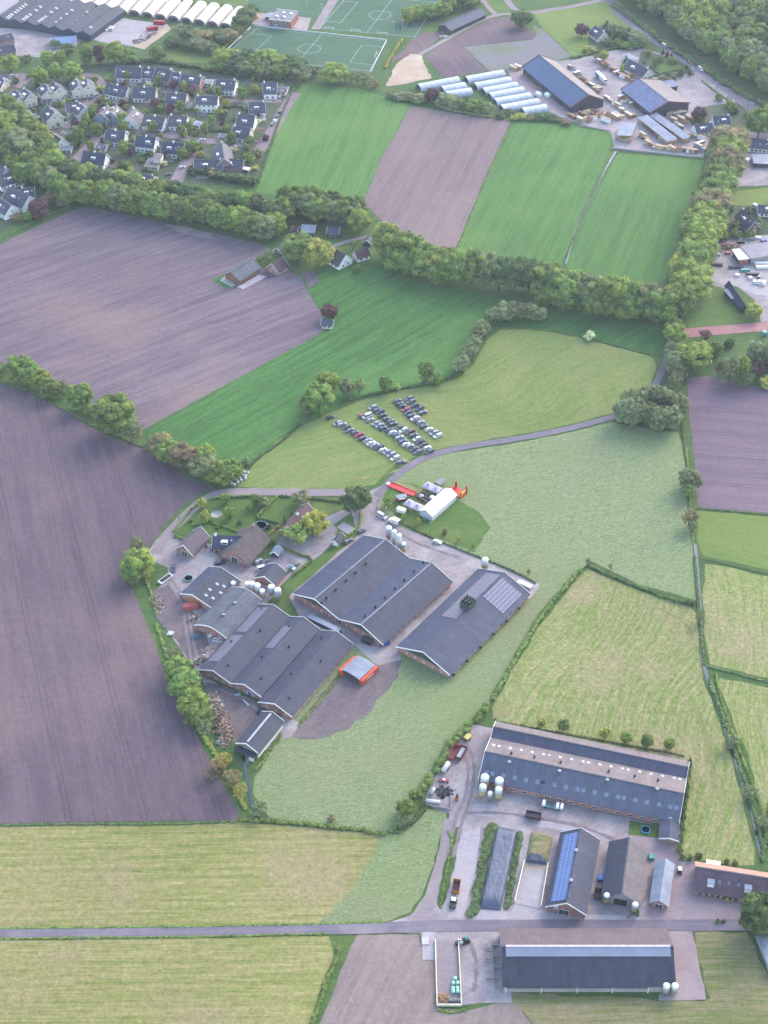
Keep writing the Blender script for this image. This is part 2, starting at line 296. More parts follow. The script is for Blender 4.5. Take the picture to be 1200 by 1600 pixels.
sheet('paved_terrace', [(440, 855), (480, 885), (500, 850), (520, 830), (505, 815), (540, 800), (555, 808), (545, 830), (520, 850), (480, 880), (455, 870)][:0] or [(428, 858), (452, 820), (480, 800), (505, 818), (530, 842), (475, 888), (440, 870)], M_yard, Z4)
sheet('garden_path', [(500, 812), (536, 797), (548, 802), (520, 820), (528, 828), (520, 840), (505, 828)], M_yard, Z5, .1)
sheet('paved_square', [(526, 824), (537, 816), (555, 826), (544, 836)], M_conc, Z4 + .1, .05)
sheet('event_lawn', [(602, 756), (600, 790), (625, 812), (660, 832), (740, 862), (765, 825), (748, 800), (715, 782), (640, 755)], M_lawn, Z2 + .01, .5, 3)
sheet('south_farm_yard', [(735, 1130), (776, 1140), (748, 1225), (1064, 1296), (1066, 1348), (1092, 1345), (1092, 1396), (1184, 1415), (1184, 1449), (1082, 1456), (1103, 1562), (1030, 1564), (1030, 1452), (800, 1458), (800, 1566), (725, 1570), (683, 1572), (681, 1497), (660, 1499), (657, 1458), (605, 1458), (610, 1441), (642, 1430), (668, 1392), (690, 1335), (702, 1272), (664, 1257), (668, 1236), (705, 1168)], M_yard, Z3)
sheet('clinker_yard', [(960, 1300), (1060, 1315), (1066, 1348), (1092, 1345), (1085, 1396), (1184, 1412), (1184, 1440), (1003, 1441), (1020, 1400)], M_clinker, Z4)
sheet('concrete_slab', [(741, 1255), (775, 1258), (770, 1278), (736, 1272)], M_conc, Z4, .1)
sheet('concrete_strip', [(846, 1282), (955, 1297), (950, 1310), (842, 1292)], M_conc, Z4, .3)
sheet('concrete_slab', [(722, 1300), (752, 1292), (748, 1310), (738, 1380), (722, 1436), (702, 1432), (695, 1424), (708, 1370)], M_conc, Z4, .6)
sheet('concrete_apron', [(748, 1422), (800, 1425), (806, 1411), (846, 1418), (850, 1428), (1000, 1432), (1000, 1441), (740, 1443)], M_conc, Z4 + .01, .3)
sheet('grass_island', [(712, 1294), (722, 1290), (716, 1320), (706, 1370), (694, 1412), (688, 1420), (683, 1415), (690, 1370), (702, 1320)], M_grass, Z5, .4, 2)
sheet('grass_patch', [(984, 1282), (1030, 1290), (1030, 1310), (982, 1305)], M_lawn, Z5, .1)
sheet('concrete_slab', [(660, 1456), (678, 1456), (680, 1500), (660, 1500)], M_conc, Z5, .05)
sheet('silage_floor', [(683, 1470), (718, 1470), (722, 1572), (684, 1572)], M_track, Z5, .1)
sheet('brick_paving', [(1045, 1455), (1082, 1457), (1103, 1562), (1038, 1564)], M_clinker, Z5 + .02, .1)
# roads
ribbon('road', [(-150, 1463), (0, 1459), (200, 1457), (400, 1454), (600, 1450), (680, 1447), (900, 1446), (1200, 1446), (1300, 1446)], 4.6, M_asph, Z5 + .04)
ribbon('road', [(958, 652), (900, 667), (840, 680), (780, 690), (720, 700), (670, 713), (632, 734), (606, 757), (588, 776)], 3.9, M_asph, Z5)
ribbon('road', [(1056, 500), (1048, 530), (1042, 560), (1030, 590), (1016, 612), (990, 635), (955, 653)], 3.6, M_asph, Z5)
ribbon('farm_lane', [(590, 785), (545, 771), (480, 770), (420, 769), (350, 770), (316, 784), (284, 812), (254, 845), (243, 866)], 5.2, M_track, Z4 + .01)
ribbon('farm_lane', [(704, 1280), (696, 1330), (680, 1385), (668, 1415), (645, 1442)], 5, M_track, Z4)
ribbon('brick_road', [(1070, 521), (1100, 518), (1150, 514), (1200, 510), (1300, 504)], 8.5, M_brickroad, Z3)
sheet('works_yard', [(1106, 440), (1108, 400), (1112, 378), (1130, 372), (1300, 360), (1300, 503), (1190, 503), (1180, 470), (1150, 446), (1125, 452)], M_yard, Z2)
sheet('pale_works_lane', [(1120, 440), (1150, 432), (1300, 470), (1300, 480), (1180, 460), (1150, 448)], M_conc, Z3, .4)
sheet('side_lawn', [(1098, 450), (1125, 448), (1150, 470), (1178, 503), (1075, 513), (1070, 480)], M_lawn, Z2)
sheet('side_lawn', [(1130, 300), (1300, 285), (1300, 318), (1130, 322)], M_olive, Z2)
sheet('forecourt', [(1150, 205), (1300, 215), (1300, 285), (1145, 292)], M_yard, Z2)
ribbon('side_street', [(1140, 150), (1130, 230), (1112, 300), (1096, 350), (1080, 420), (1066, 480), (1056, 505)], 4, M_asph, Z4)
# timber yard, north east
sheet('timber_yard', [(792, 105), (840, 100), (905, 92), (960, 78), (1000, 75), (1060, 92), (1110, 120), (1180, 160), (1160, 185), (1110, 215), (1098, 246), (960, 232), (955, 208), (895, 190), (850, 172), (820, 150), (800, 125)], M_yard, Z2)
sheet('red_paved_lane', [(790, 108), (818, 112), (890, 170), (886, 182), (850, 172), (825, 150)], M_clinker, Z3, .3)
ribbon('main_road', [(930, -40), (967, 20), (1010, 53), (1055, 85), (1095, 110), (1137, 141), (1182, 173), (1300, 252)], 7.5, M_asph, Z3)
sheet('ploughed_plot', [(632, 78), (650, 52), (700, 50), (660, 80), (600, 100)], M_plB, Z2)
sheet('ploughed_plot', [(664, 88), (690, 70), (770, 28), (800, 26), (840, 56), (840, 60), (722, 73), (762, 112), (693, 122)], M_plB, Z2)
sheet('gravel_plot', [(724, 74), (832, 62), (838, 55), (832, 40), (850, 48), (893, 88), (840, 105), (766, 112)], M_gravel, Z3)
sheet('sand_lot', [(602, 135), (620, 100), (640, 85), (658, 84), (666, 108), (676, 122), (640, 130)], M_sand, Z2, .8, 3)
ribbon('dirt_track', [(655, 86), (690, 66), (740, 38), (775, 24), (805, 22)], 4, M_track, Z4)
ribbon('dirt_track', [(745, -12), (762, 10), (778, 26)], 4, M_track, Z4)
ribbon('road', [(780, -20), (810, 18), (870, 14), (905, 8), (960, -4)], 5, M_track, Z4 + .01)
sheet('pasture', [(832, 20), (905, 12), (960, -10), (990, 30), (985, 66), (940, 80), (895, 88), (850, 46)], M_olive, Z1)
sheet('pasture', [(752, 0), (800, 0), (800, 20), (780, 22)], M_lawn, Z1)
# football pitches
M_line = plain('pitch_paint', (205, 215, 215), .8, .1)
PITCH_ = [(398, 43), (606, 66), (578, 110), (350, 86)]
sheet('football_pitch', [(392, 40), (610, 62), (582, 116), (340, 90)], M_pitch, Z2, 0)
sheet('football_pitch', [(400, 15), (500, 30), (530, -20), (420, -60), (330, -40), (395, 8)], M_pitch, Z2, 0)
sheet('football_pitch', [(488, 44), (652, 60), (690, 0), (640, -30), (540, -20)], M_pitch, Z2 + .01, 0)
sheet('pitch_path', [(486, 46), (520, -10), (536, -12), (500, 46)], M_track, Z3, 0)
sheet('clubhouse_paving', [(396, 20), (430, 22), (486, 28), (480, 48), (394, 38)], M_yard, Z3, 0)
def bil(q, s, t):
    a, b, c, d = [Vector(G(*p)) for p in q]; return a * (1 - s) * (1 - t) + b * s * (1 - t) + c * s * t + d * (1 - s) * t
def lines(q, z, segs, wd=.3):
    m = MB()
    for s0, t0, s1, t1 in segs:
        p, r = bil(q, s0, t0), bil(q, s1, t1); d = (r - p).normalized(); n = Vector((-d.y, d.x, 0)) * wd / 2
        m.add([tuple((p + n).xy) + (z,), tuple((p - n).xy) + (z,), tuple((r - n).xy) + (z,), tuple((r + n).xy) + (z,)], [(0, 1, 2, 3)], M_line)
    c = bil(q, .5, .5)
    for k in range(24):
        a0, a1 = 2 * math.pi * k / 24, 2 * math.pi * (k + 1) / 24; r0, r1 = 8, 8.35
        m.add([(c.x + r * math.cos(a), c.y + r * math.sin(a), z) for r, a in ((r0, a0), (r1, a0), (r1, a1), (r0, a1))], [(0, 1, 2, 3)], M_line)
    return tag(m.build('pitch_markings'), kind='structure')
SEG = [(0, 0, 1, 0), (1, 0, 1, 1), (1, 1, 0, 1), (0, 1, 0, 0), (.5, 0, .5, 1), (.16, .2, .16, .8), (0, .2, .16, .2), (0, .8, .16, .8), (.84, .2, .84, .8), (1, .2, .84, .2), (1, .8, .84, .8)]
lines([(402, 44), (604, 65), (577, 111), (352, 87)], Z3 + .02, SEG)
lines([(500, 44), (648, 58), (682, 4), (545, -8)], Z3 + .03, SEG)
# village ground and streets
sheet('village_ground', [(0, 140), (20, 125), (50, 120), (150, 100), (260, 96), (300, 110), (460, 122), (456, 140), (400, 285), (330, 290), (200, 275), (110, 262), (60, 210), (-60, 180), (-60, 140)], M_garden, Z1)
sheet('village_ground', [(-60, 260), (30, 270), (50, 320), (0, 365), (-60, 390)], M_garden, Z1)
for pts, wd in (([(-40, 130), (20, 125), (45, 128)], 22), ([(128, 165), (112, 190), (100, 200)], 7), ([(158, 210), (140, 228), (105, 262)], 7), ([(128, 118), (150, 120), (160, 140), (140, 158), (128, 168)], 6),
                ([(190, 205), (230, 206), (300, 218), (345, 222)], 7), ([(310, 215), (295, 245), (275, 285)], 8), ([(462, 145), (448, 165), (425, 205), (405, 236)], 8), ([(245, 143), (300, 146), (330, 150), (360, 158), (440, 158)], 5),
                ([(10, 160), (30, 175), (60, 200)], 6), ([(325, 140), (370, 150)], 6), ([(150, 190), (190, 205)], 5)):
    ribbon('village_street', pts, wd, M_street, Z3 + len(pts) * .002)
sheet('village_green', [(148, 116), (176, 114), (166, 132), (146, 132)], M_lawn, Z2)
sheet('nursery_yard', [(-60, -40), (60, -40), (15, 22), (-60, 40)], M_conc, Z2)
sheet('nursery_yard', [(-60, 40), (110, 50), (130, 62), (110, 80), (60, 90), (-60, 80)], M_yard, Z2)
sheet('storage_yard', [(145, 62), (185, 28), (262, 38), (240, 50), (215, 74), (160, 66)], M_conc, Z3, .8)
sheet('gravel_lot', [(205, 72), (240, 52), (262, 38), (268, 45), (225, 78)], M_sand, Z3, .8)
sheet('weedy_plot', [(258, 75), (310, 72), (345, 85), (325, 98), (262, 98)], M_olive, Z2, .8)
# ditches: dark water between grown-over banks
M_water = plain('ditch_water', (60, 70, 76), .12, .1, .2, spec=.6)
for pts, wd in (([(963, 236), (950, 258), (935, 290), (912, 332), (896, 372), (884, 412)], 1.2), ([(1086, 850), (1092, 925), (1094, 960), (1100, 1040), (1125, 1110), (1150, 1190), (1172, 1260), (1190, 1340)], 1.5),
                ([(380, 1180), (392, 1250), (402, 1278)], 1.3), ([(228, 905), (244, 955)], 1.0)):
    ribbon('ditch_water', pts, wd, M_water, Z3)

# wear: tyre marks, flattened lanes, small gardens
M_flat = fieldmat('flattened_grass', (158, 152, 108), (136, 146, 94), (164, 150, 120), AZ(530, 665, 630, 722), .05, .8, .05, .8, .25, 2.0)
M_tyre = fieldmat('tyre_worn_paving', (146, 132, 140), (158, 146, 152), (140, 126, 132), .6, .1, .5, .1, .8, .2, 2.0)
for pts in ([(520, 664), (560, 690), (600, 715), (628, 728)], [(524, 658), (566, 683), (606, 708), (640, 722)], [(566, 640), (600, 664), (640, 690), (668, 708)], [(612, 630), (640, 650), (670, 676), (690, 690)], [(640, 728), (600, 742), (560, 748)]): ribbon('wheel_track', pts, 1.1, M_flat, Z2, amp=.4)
for pts in ([(1085, 1108), (1098, 1140), (1108, 1180), (1118, 1240)], [(1090, 1106), (1103, 1140), (1113, 1180), (1123, 1240)], [(1098, 1060), (1085, 1000), (1060, 965), (1010, 945)], [(770, 1112), (800, 1100), (815, 1060)]): ribbon('wheel_track', pts, .8, M_flat, Z2, amp=.25)
for pts in ([(712, 1150), (730, 1190), (728, 1240), (712, 1280), (700, 1340)], [(722, 1150), (740, 1190), (736, 1240), (722, 1285), (708, 1340)], [(730, 1270), (800, 1272), (900, 1290), (960, 1312)], [(980, 1436), (1010, 1400), (1015, 1370)], [(258, 905), (282, 940), (292, 990), (300, 1040)], [(266, 903), (290, 940), (300, 990), (308, 1030)], [(600, 770), (590, 800), (640, 842), (720, 872)], [(340, 1076), (390, 1100), (430, 1135)], [(735, 1470), (745, 1510), (740, 1550)]): ribbon('tyre_marks', pts, 1.2, M_tyre, Z5 + .005, amp=.3)
sheet('garden_ground', [(1002, 78), (1060, 94), (1086, 113), (1040, 126), (1016, 118), (996, 104)], M_garden, Z3, .4); sheet('garden_lawn', [(1024, 99), (1044, 91), (1066, 106), (1034, 113)], M_lawn, Z4, .2)
sheet('garden_ground', [(1092, 168), (1150, 160), (1178, 176), (1150, 205), (1112, 216), (1086, 202), (1078, 190)], M_garden, Z3, .4); sheet('garden_ground', [(1128, 322), (1300, 318), (1300, 352), (1196, 366), (1124, 374)], M_garden, Z3, .4); sheet('garden_ground', [(940, 38), (985, 48), (1006, 66), (960, 76), (922, 80), (918, 60)], M_garden, Z3, .4)
sheet('worn_grass', [(609, 751), (640, 757), (662, 765), (655, 771), (632, 766), (611, 758)], M_flat, Z3, .5, 2); 
sheet('worn_grass', [(772, 1104), (800, 1098), (796, 1118), (770, 1124)], M_flat, Z3, .6, 2)
# ---------------- trees ----------------
def ico_dirs(n, r):
    out = []
    while len(out) < n:
        v = Vector((r.gauss(0, 1), r.gauss(0, 1), r.gauss(0, 1)))
        if v.length > .1: out.append(v.normalized())
    return out
_t = (1 + 5 ** .5) / 2
ICO_V = [Vector(v).normalized() for v in [(-1, _t, 0), (1, _t, 0), (-1, -_t, 0), (1, -_t, 0), (0, -1, _t), (0, 1, _t), (0, -1, -_t), (0, 1, -_t), (_t, 0, -1), (_t, 0, 1), (-_t, 0, -1), (-_t, 0, 1)]]
ICO_F = [(0, 11, 5), (0, 5, 1), (0, 1, 7), (0, 7, 10), (0, 10, 11), (1, 5, 9), (5, 11, 4), (11, 10, 2), (10, 7, 6), (7, 1, 8), (3, 9, 4), (3, 4, 2), (3, 2, 6), (3, 6, 8), (3, 8, 9), (4, 9, 5), (2, 4, 11), (6, 2, 10), (8, 6, 7), (9, 8, 1)]
def crown_geo(seed, shape, nl, nleaf, leaf):
    """leafy crown in metres: reference tree radius 6, height 14; lobes of leaf-sized faces"""
    r = random.Random(seed); V = []; Fc = []; T = []
    lobes = []
    for i in range(nl):
        d = ico_dirs(1, r)[0]; q = r.random() ** .35
        if shape == 'broad': c = Vector((d.x * 4.6 * q, d.y * 4.6 * q, 7.4 + d.z * 4.9 * q)); rad = r.uniform(1.1, 2.0)
        elif shape == 'oval': c = Vector((d.x * 4.4 * q, d.y * 4.4 * q, 7.0 + d.z * 5.6 * q)); rad = r.uniform(1.0, 1.7)
        elif shape == 'cone':
            h = r.random() ** 1.4; a = r.uniform(0, 6.283); rr = 5 * (1 - h) * (.55 + .45 * r.random()); c = Vector((rr * math.cos(a), rr * math.sin(a), 1.5 + 11.5 * h)); rad = 1.5 - .8 * h
        elif shape == 'loose': c = Vector((d.x * 4.8 * q, d.y * 4.8 * q, 7.4 + d.z * 4.8 * q)); rad = r.uniform(.7, 1.3)
        else:  # shrub: down to the ground
            c = Vector((d.x * 4.6 * q, d.y * 4.6 * q, 6.2 + d.z * 5.4 * q)); rad = r.uniform(1.2, 2.4)
        lobes.append((c, rad))
    mid = Vector((0, 0, 7.5))
    for c, rad in lobes:
        if shape != 'loose' or r.random() < .5:
            b = len(V); k = .84 if shape != 'loose' else .6
            for v in ICO_V: V.append(tuple(c + v * rad * k * r.uniform(.85, 1.12)))
            for f in ICO_F: Fc.append([b + a for a in f]); T.append(0)
    for i in range(nleaf):
        c, rad = lobes[r.randrange(nl)]; d = ico_dirs(1, r)[0]; out = (c - mid); out = out.normalized() if out.length > .1 else d
        if d.dot(out) < -.25: d = -d
        if d.z < -.3 and r.random() < .6: d.z = -d.z
        p = c + d * rad * r.uniform(.82, 1.16); n = (d + ico_dirs(1, r)[0] * .55).normalized()
        a = n.orthogonal().normalized(); a.rotate(Matrix.Rotation(r.uniform(0, 6.28), 3, n)); bb = n.cross(a); s = leaf * r.uniform(.6, 1.3)
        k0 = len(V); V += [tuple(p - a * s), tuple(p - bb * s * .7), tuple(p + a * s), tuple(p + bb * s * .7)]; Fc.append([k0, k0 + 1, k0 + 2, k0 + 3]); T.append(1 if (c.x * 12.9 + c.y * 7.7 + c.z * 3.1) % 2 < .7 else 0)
    return V, Fc, T
def trunk_geo(h0, r0, seed, limbs=5):
    m = MB(); r = random.Random(seed); bark = plain('bark', (120, 108, 100), .9, .2, 3)
    m.lathe([(r0 * 1.3, -.3), (r0, .8), (r0 * .8, h0 * .6), (r0 * .55, h0)], bark, 8)
    for k in range(limbs):
        a = 6.283 * k / limbs + r.uniform(-.3, .3); q = Vector((2.6 * math.cos(a), 2.6 * math.sin(a), h0 + r.uniform(1.5, 3)))
        m.rod((0, 0, h0 * .7), q, r0 * .3, bark, 5)
    return m
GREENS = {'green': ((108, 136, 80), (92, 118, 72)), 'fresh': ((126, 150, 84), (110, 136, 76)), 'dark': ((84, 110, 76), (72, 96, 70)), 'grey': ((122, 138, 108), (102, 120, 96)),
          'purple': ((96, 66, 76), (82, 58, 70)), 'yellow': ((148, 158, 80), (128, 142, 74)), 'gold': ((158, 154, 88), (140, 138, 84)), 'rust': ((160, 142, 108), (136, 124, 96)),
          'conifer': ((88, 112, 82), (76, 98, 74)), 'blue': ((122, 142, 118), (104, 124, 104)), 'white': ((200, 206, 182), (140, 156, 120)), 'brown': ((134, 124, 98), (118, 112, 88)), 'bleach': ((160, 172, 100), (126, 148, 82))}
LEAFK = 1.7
def lm(k): a, b = GREENS[k]; return leafmat('leaves_' + k, a, LEAFK), leafmat('leaves_darker_' + k, b, LEAFK)  # second leaf tone is darker, mixed in at random
SH = {'broad': [(11, 84, 3200, .42), (12, 76, 3200, .45), (13, 96, 3400, .4), (14, 70, 3000, .46)], 'oval': [(21, 74, 2800, .4), (22, 64, 2800, .4)], 'cone': [(31, 60, 1800, .38)], 'loose': [(41, 75, 2600, .34), (42, 60, 2000, .34)], 'shrub': [(51, 34, 1100, .6), (52, 26, 1000, .6)]}
GEO = {}; CM = {}; TM = {}
def crown_mesh(shape, i, pal):
    k = (shape, i, pal)
    if k not in CM:
        if (shape, i) not in GEO: GEO[(shape, i)] = crown_geo(SH[shape][i][0], shape, *SH[shape][i][1:])
        V, Fc, T = GEO[(shape, i)]; me = bpy.data.meshes.new('crown'); me.from_pydata(V, [], Fc)
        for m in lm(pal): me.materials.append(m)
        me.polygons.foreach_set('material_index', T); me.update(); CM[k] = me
    return CM[k]
def trunk_mesh(shape):
    if shape not in TM: TM[shape] = trunk_geo({'broad': 5.5, 'oval': 5, 'cone': 2, 'loose': 5, 'shrub': 1.2}[shape], .35, 5, 0 if shape == 'cone' else 5).mesh('trunk')
    return TM[shape]
NT = [0]
def tree(u, v, wpx, label, h=None, pal='green', shape='broad', group=None, name=None, hc=.55, asp=1.05, world=None):
    """u, v: centre of the crown in the photograph; wpx: its width there in photo pixels"""
    NT[0] += 1; sc = px_m(v); Rr = wpx * (1.1 if shape == 'shrub' else 1.2) / sc / 2
    if h is None: h = Rr * 2 * asp
    else: h *= 1.08
    p = Vector(world) if world else G(u, v, h * hc)
    if not (-60 < u < 1270 and -70 < v < 1680): return
    TREES.append(dict(u=u, v=v, w=wpx, label=label, pal=pal, shape=shape, group=group, name=name or ('shrub' if shape == 'shrub' else 'tree'), p=(p.x, p.y, 0), s=(Rr / 6.2, Rr / 6.2, h / 13.4), k=NT[0], far=bool(world)))
TREES = []
def plant_all():
    """the 295 trees that show largest stand as things of their own, the small rest are one far mass"""
    def score(t):
        edge = 1 if 0 < t['u'] < 1200 and t['v'] > 4 else .2
        return t['w'] * t['w'] * (.35 if t['far'] else 1) * edge
    tall = sorted([t for t in TREES if t['name'] == 'tree'], key=score, reverse=True); keep = {t['k'] for t in tall[:295]} | {t['k'] for t in TREES if t['name'] != 'tree'}
    VV = []; FF = []; MI = []; mats = []; off = 0
    for t in TREES:
        r = random.Random(t['k'] * 31 + 5); rz = r.uniform(0, 6.28); n = len(SH[t['shape']]); cm = crown_mesh(t['shape'], r.randrange(n), t['pal'])
        if t['k'] in keep:
            rt = root(t['name'], t['label'], 'shrub' if t['shape'] == 'shrub' else 'tree', t['p'], rz, t['group']); rt.scale = t['s']
            link('trunk', trunk_mesh(t['shape']), rt); link('crown', cm, rt)
        else:
            M = Matrix.Translation(t['p']) @ Matrix.Rotation(rz, 4, 'Z') @ Matrix.Diagonal((*t['s'], 1))
            for me in (cm, trunk_mesh(t['shape'])):
                c = np.empty(len(me.vertices) * 3, 'f'); me.vertices.foreach_get('co', c); c = c.reshape(-1, 3); A = np.array(M); c = c @ A[:3, :3].T + A[:3, 3]; VV.append(c)
                loc_ = []
                for m in me.materials:
                    if m not in mats: mats.append(m)
                    loc_.append(mats.index(m))
                nl = np.empty(len(me.polygons), 'i'); me.polygons.foreach_get('loop_total', nl); li = np.empty(len(me.loops), 'i'); me.loops.foreach_get('vertex_index', li); mi = np.empty(len(me.polygons), 'i'); me.polygons.foreach_get('material_index', mi)
                FF.append((li + off, nl)); MI.append(np.array(loc_)[mi]); off += len(me.vertices)
    if VV:
        me = bpy.data.meshes.new('far_woodland'); V = np.concatenate(VV); LI = np.concatenate([f[0] for f in FF]); NL = np.concatenate([f[1] for f in FF]); me.vertices.add(len(V)); me.vertices.foreach_set('co', V.ravel()); me.loops.add(len(LI)); me.loops.foreach_set('vertex_index', LI); me.polygons.add(len(NL))
        me.polygons.foreach_set('loop_start', np.concatenate([[0], np.cumsum(NL)[:-1]]).astype('i')); me.polygons.foreach_set('loop_total', NL)
        for m in mats: me.materials.append(m)
        me.polygons.foreach_set('material_index', np.concatenate(MI).astype('i')); me.update(calc_edges=True); me.validate(); tag(link('far_woodland', me), 'smaller far-off trees of the wood, the village and the tree rows', kind='stuff')
def belt(px, wpx, step, fmt, group, h=None, pals=('green', 'fresh', 'dark'), shapes=('broad', 'oval'), jx=.12, jy=4, jw=.15, asp=1.05, n0=0):
    """a row of single trees along a line in the photo; fmt takes the ordinal"""
    pts = [Vector((a, b)) for a, b in px]; r = random.Random(int(px[0][0] * 3 + px[0][1])); out = []
    seg = []; tot = 0
    for i in range(len(pts) - 1): seg.append((tot, pts[i], pts[i + 1])); tot += (pts[i + 1] - pts[i]).length
    n = max(1, round(tot / step))
    for i in range(n + 1):
        s = tot * i / n + r.uniform(-jx, jx) * step
        for t0, a, b in reversed(seg):
            if s >= t0 or t0 == 0: break
        q = a + (b - a) * ((s - t0) / (b - a).length); wq = wpx * 1.18 * r.uniform(1 - jw, 1 + jw)
        hh = h * r.uniform(.88, 1.12) if h else None
        out.append(tree(q.x, q.y + r.uniform(-jy, jy), wq, fmt % ordw(i + n0), hh, r.choice(pals), r.choice(shapes), group, asp=asp))
    return out
def hedge(px, width, height, label, pal='green', name='hedge', kind=None, dens=5, leaf=.3, lob=1.0, group=None, ends=False, flowers=0):
    if name == 'ditch_growth': width *= .72; height *= .7; lob = .7
    pts = smooth_line([G(u, v) for u, v in px], 4); r = random.Random(int(px[0][0] * 5 + px[0][1])); V = []; Fc = []; T = []
    o = pts[0].copy(); cs = []
    for a, b in zip(pts, pts[1:]):
        d = b - a; ln = d.length; nrm = Vector((-d.y, d.x, 0)).normalized(); k = max(1, int(ln / (width * .45 * lob)))
        for j in range(k):
            p = a + d * ((j + r.random() * .5) / k) + nrm * r.uniform(-.18, .18) * width - o; rad = width * .5 * r.uniform(.8, 1.1)
            hz = height * r.uniform(.8, 1.08); cs.append((p, rad, hz)); b0 = len(V)
            for v in ICO_V: V.append((p.x + v.x * rad * .9, p.y + v.y * rad * .9, hz * .5 + v.z * hz * .5))
            for f in ICO_F: Fc.append([b0 + q for q in f]); T.append(0)
    nl = int(sum((b - a).length for a, b in zip(pts, pts[1:])) * (width + height) * dens)
    for i in range(min(nl, 26000)):
        p, rad, hz = cs[r.randrange(len(cs))]; d = ico_dirs(1, r)[0]; d.z = abs(d.z) if r.random() < .7 else d.z
        q = Vector((p.x + d.x * rad * r.uniform(.85, 1.1), p.y + d.y * rad * r.uniform(.85, 1.1), max(.05, hz * .5 + d.z * hz * .52)))
        n = (d + ico_dirs(1, r)[0] * .5).normalized(); a = n.orthogonal().normalized(); bb = n.cross(a); s = leaf * r.uniform(.6, 1.3); k0 = len(V)
        V += [tuple(q - a * s), tuple(q - bb * s * .7), tuple(q + a * s), tuple(q + bb * s * .7)]; Fc.append([k0, k0 + 1, k0 + 2, k0 + 3]); T.append(2 if r.random() < flowers else (1 if r.random() < .4 else 0))
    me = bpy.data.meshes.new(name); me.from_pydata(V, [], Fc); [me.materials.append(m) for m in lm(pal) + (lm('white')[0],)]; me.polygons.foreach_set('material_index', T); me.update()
    ob = link(name, me); ob.location = o; return tag(ob, label, None if kind else 'hedge', group, kind)
# ---------------- buildings ----------------
BR = plain('red_brick', (196, 146, 138), .85, .2, 1.5, c2=(176, 132, 126)); BRD = plain('dark_brick', (136, 104, 104), .85, .2, 1.5)
WHT = plain('white_paint', (238, 238, 240), .5, .05, 1, 1.45); CREAM = plain('cream_render', (224, 216, 200), .8, .08, 1, 1.45); WREND = plain('white_render', (238, 238, 240), .7, .08, 1, 1.5)
BLR = plain('blue_render', (170, 188, 208), .7, .08, 1); WDK = plain('dark_timber', (74, 74, 84), .7, .2, 1); GRNP = plain('dark_green_cladding', (62, 88, 84), .6, .15, 1); GRNL = plain('pale_green_cladding', (134, 152, 132), .6, .1, 1)
BLK = plain('black_plastic', (44, 44, 50), .5, .1, 1); GLS = plain('window_glass', (66, 76, 92), .12, .15, 1, spec=.8); GRYM = plain('grey_metal', (150, 154, 166), .4, .1, 1, spec=.5)
ORG = plain('orange_paint', (232, 96, 66), .5, .08, 1); REDT = plain('rust_red_trim', (176, 92, 70), .6, .1, 1); BLUP = plain('blue_paint', (62, 110, 184), .5, .1, 1); WOOD = plain('sawn_timber', (214, 186, 148), .8, .15, 1.2, c2=(196, 160, 124))
WOODB = plain('brown_timber', (150, 112, 92), .8, .2, 1); REDP = plain('red_paint', (196, 60, 62), .45, .08, 1); RUST = plain('rusty_steel', (136, 76, 70), .7, .2, 1); CONC = plain('concrete', (186, 180, 182), .85, .12, .8)
SKYL = plain('pale_rooflight', (198, 200, 206), .4, .08, 1); SKYB = plain('bluish_rooflight', (128, 146, 172), .35, .1, 1); TANK = plain('white_silo_skin', (222, 222, 226), .35, .08, .8, spec=.5); TANKG = plain('grey_silo_skin', (172, 174, 184), .35, .08, .8, spec=.5)
YEL = plain('yellowed_skin', (200, 176, 116), .45, .12, 1); TEAL = plain('teal_paint', (70, 168, 170), .5, .08, 1); TYRE = plain('tyre_rubber', (52, 52, 56), .8, .1, 2); LILAC = plain('lilac_canvas', (202, 192, 214), .6, .05, 1)
R_slate = roofmat('slate_blue_roof', (66, 71, 98), (77, 82, 108)); R_brn = roofmat('weathered_and_sunlit_brown_roof', (62, 64, 86), (73, 74, 96)); R_dk = roofmat('dark_roof', (60, 62, 80), (70, 72, 90)); R_blu = roofmat('blue_steel_roof', (72, 88, 128), (82, 98, 138), .5, .45, .12)  # the weathered brown also colours some slopes as sunlit
R_tan = roofmat('greyish_tan_and_sunlit_roof', (136, 122, 126), (122, 110, 117)); R_thatch = roofmat('thatch', (100, 90, 94), (116, 104, 104), .4, .95, .3); R_mauve = roofmat('mauve_tile_roof', (118, 94, 108), (108, 86, 100), .4); R_lt = roofmat('pale_sheet_roof', (150, 158, 180), (160, 166, 186), .5)  # the tan also paints sunlight onto the long barn's far slopes
R_house = roofmat('house_tile', (86, 84, 102), (96, 92, 110), .35); R_house2 = roofmat('house_tile_brown', (112, 98, 112), (102, 90, 104), .35); R_asb = roofmat('fibre_cement_roof', (110, 112, 124), (98, 102, 116), .5, .8, .35); R_red = roofmat('dark_red_roof', (112, 78, 86), (102, 70, 78), .4)
def solar_mat(name, cell, line):
    m, t, b = nmat(name, .45, .35); tc = N(t, 'ShaderNodeTexCoord').outputs['Object']; br = N(t, 'ShaderNodeTexBrick'); br.offset = 0
    br.inputs['Scale'].default_value = 1; br.inputs['Brick Width'].default_value = 1.7; br.inputs['Row Height'].default_value = 1.1; br.inputs['Mortar Size'].default_value = .07; br.inputs['Mortar Smooth'].default_value = 0
    br.inputs['Color1'].default_value = L(cell); br.inputs['Color2'].default_value = L(tuple(int(x * 1.12) for x in cell)); br.inputs['Mortar'].default_value = L(line)
    t.links.new(tc, br.inputs['Vector']); t.links.new(br.outputs['Color'], b.inputs['Base Color']); return m
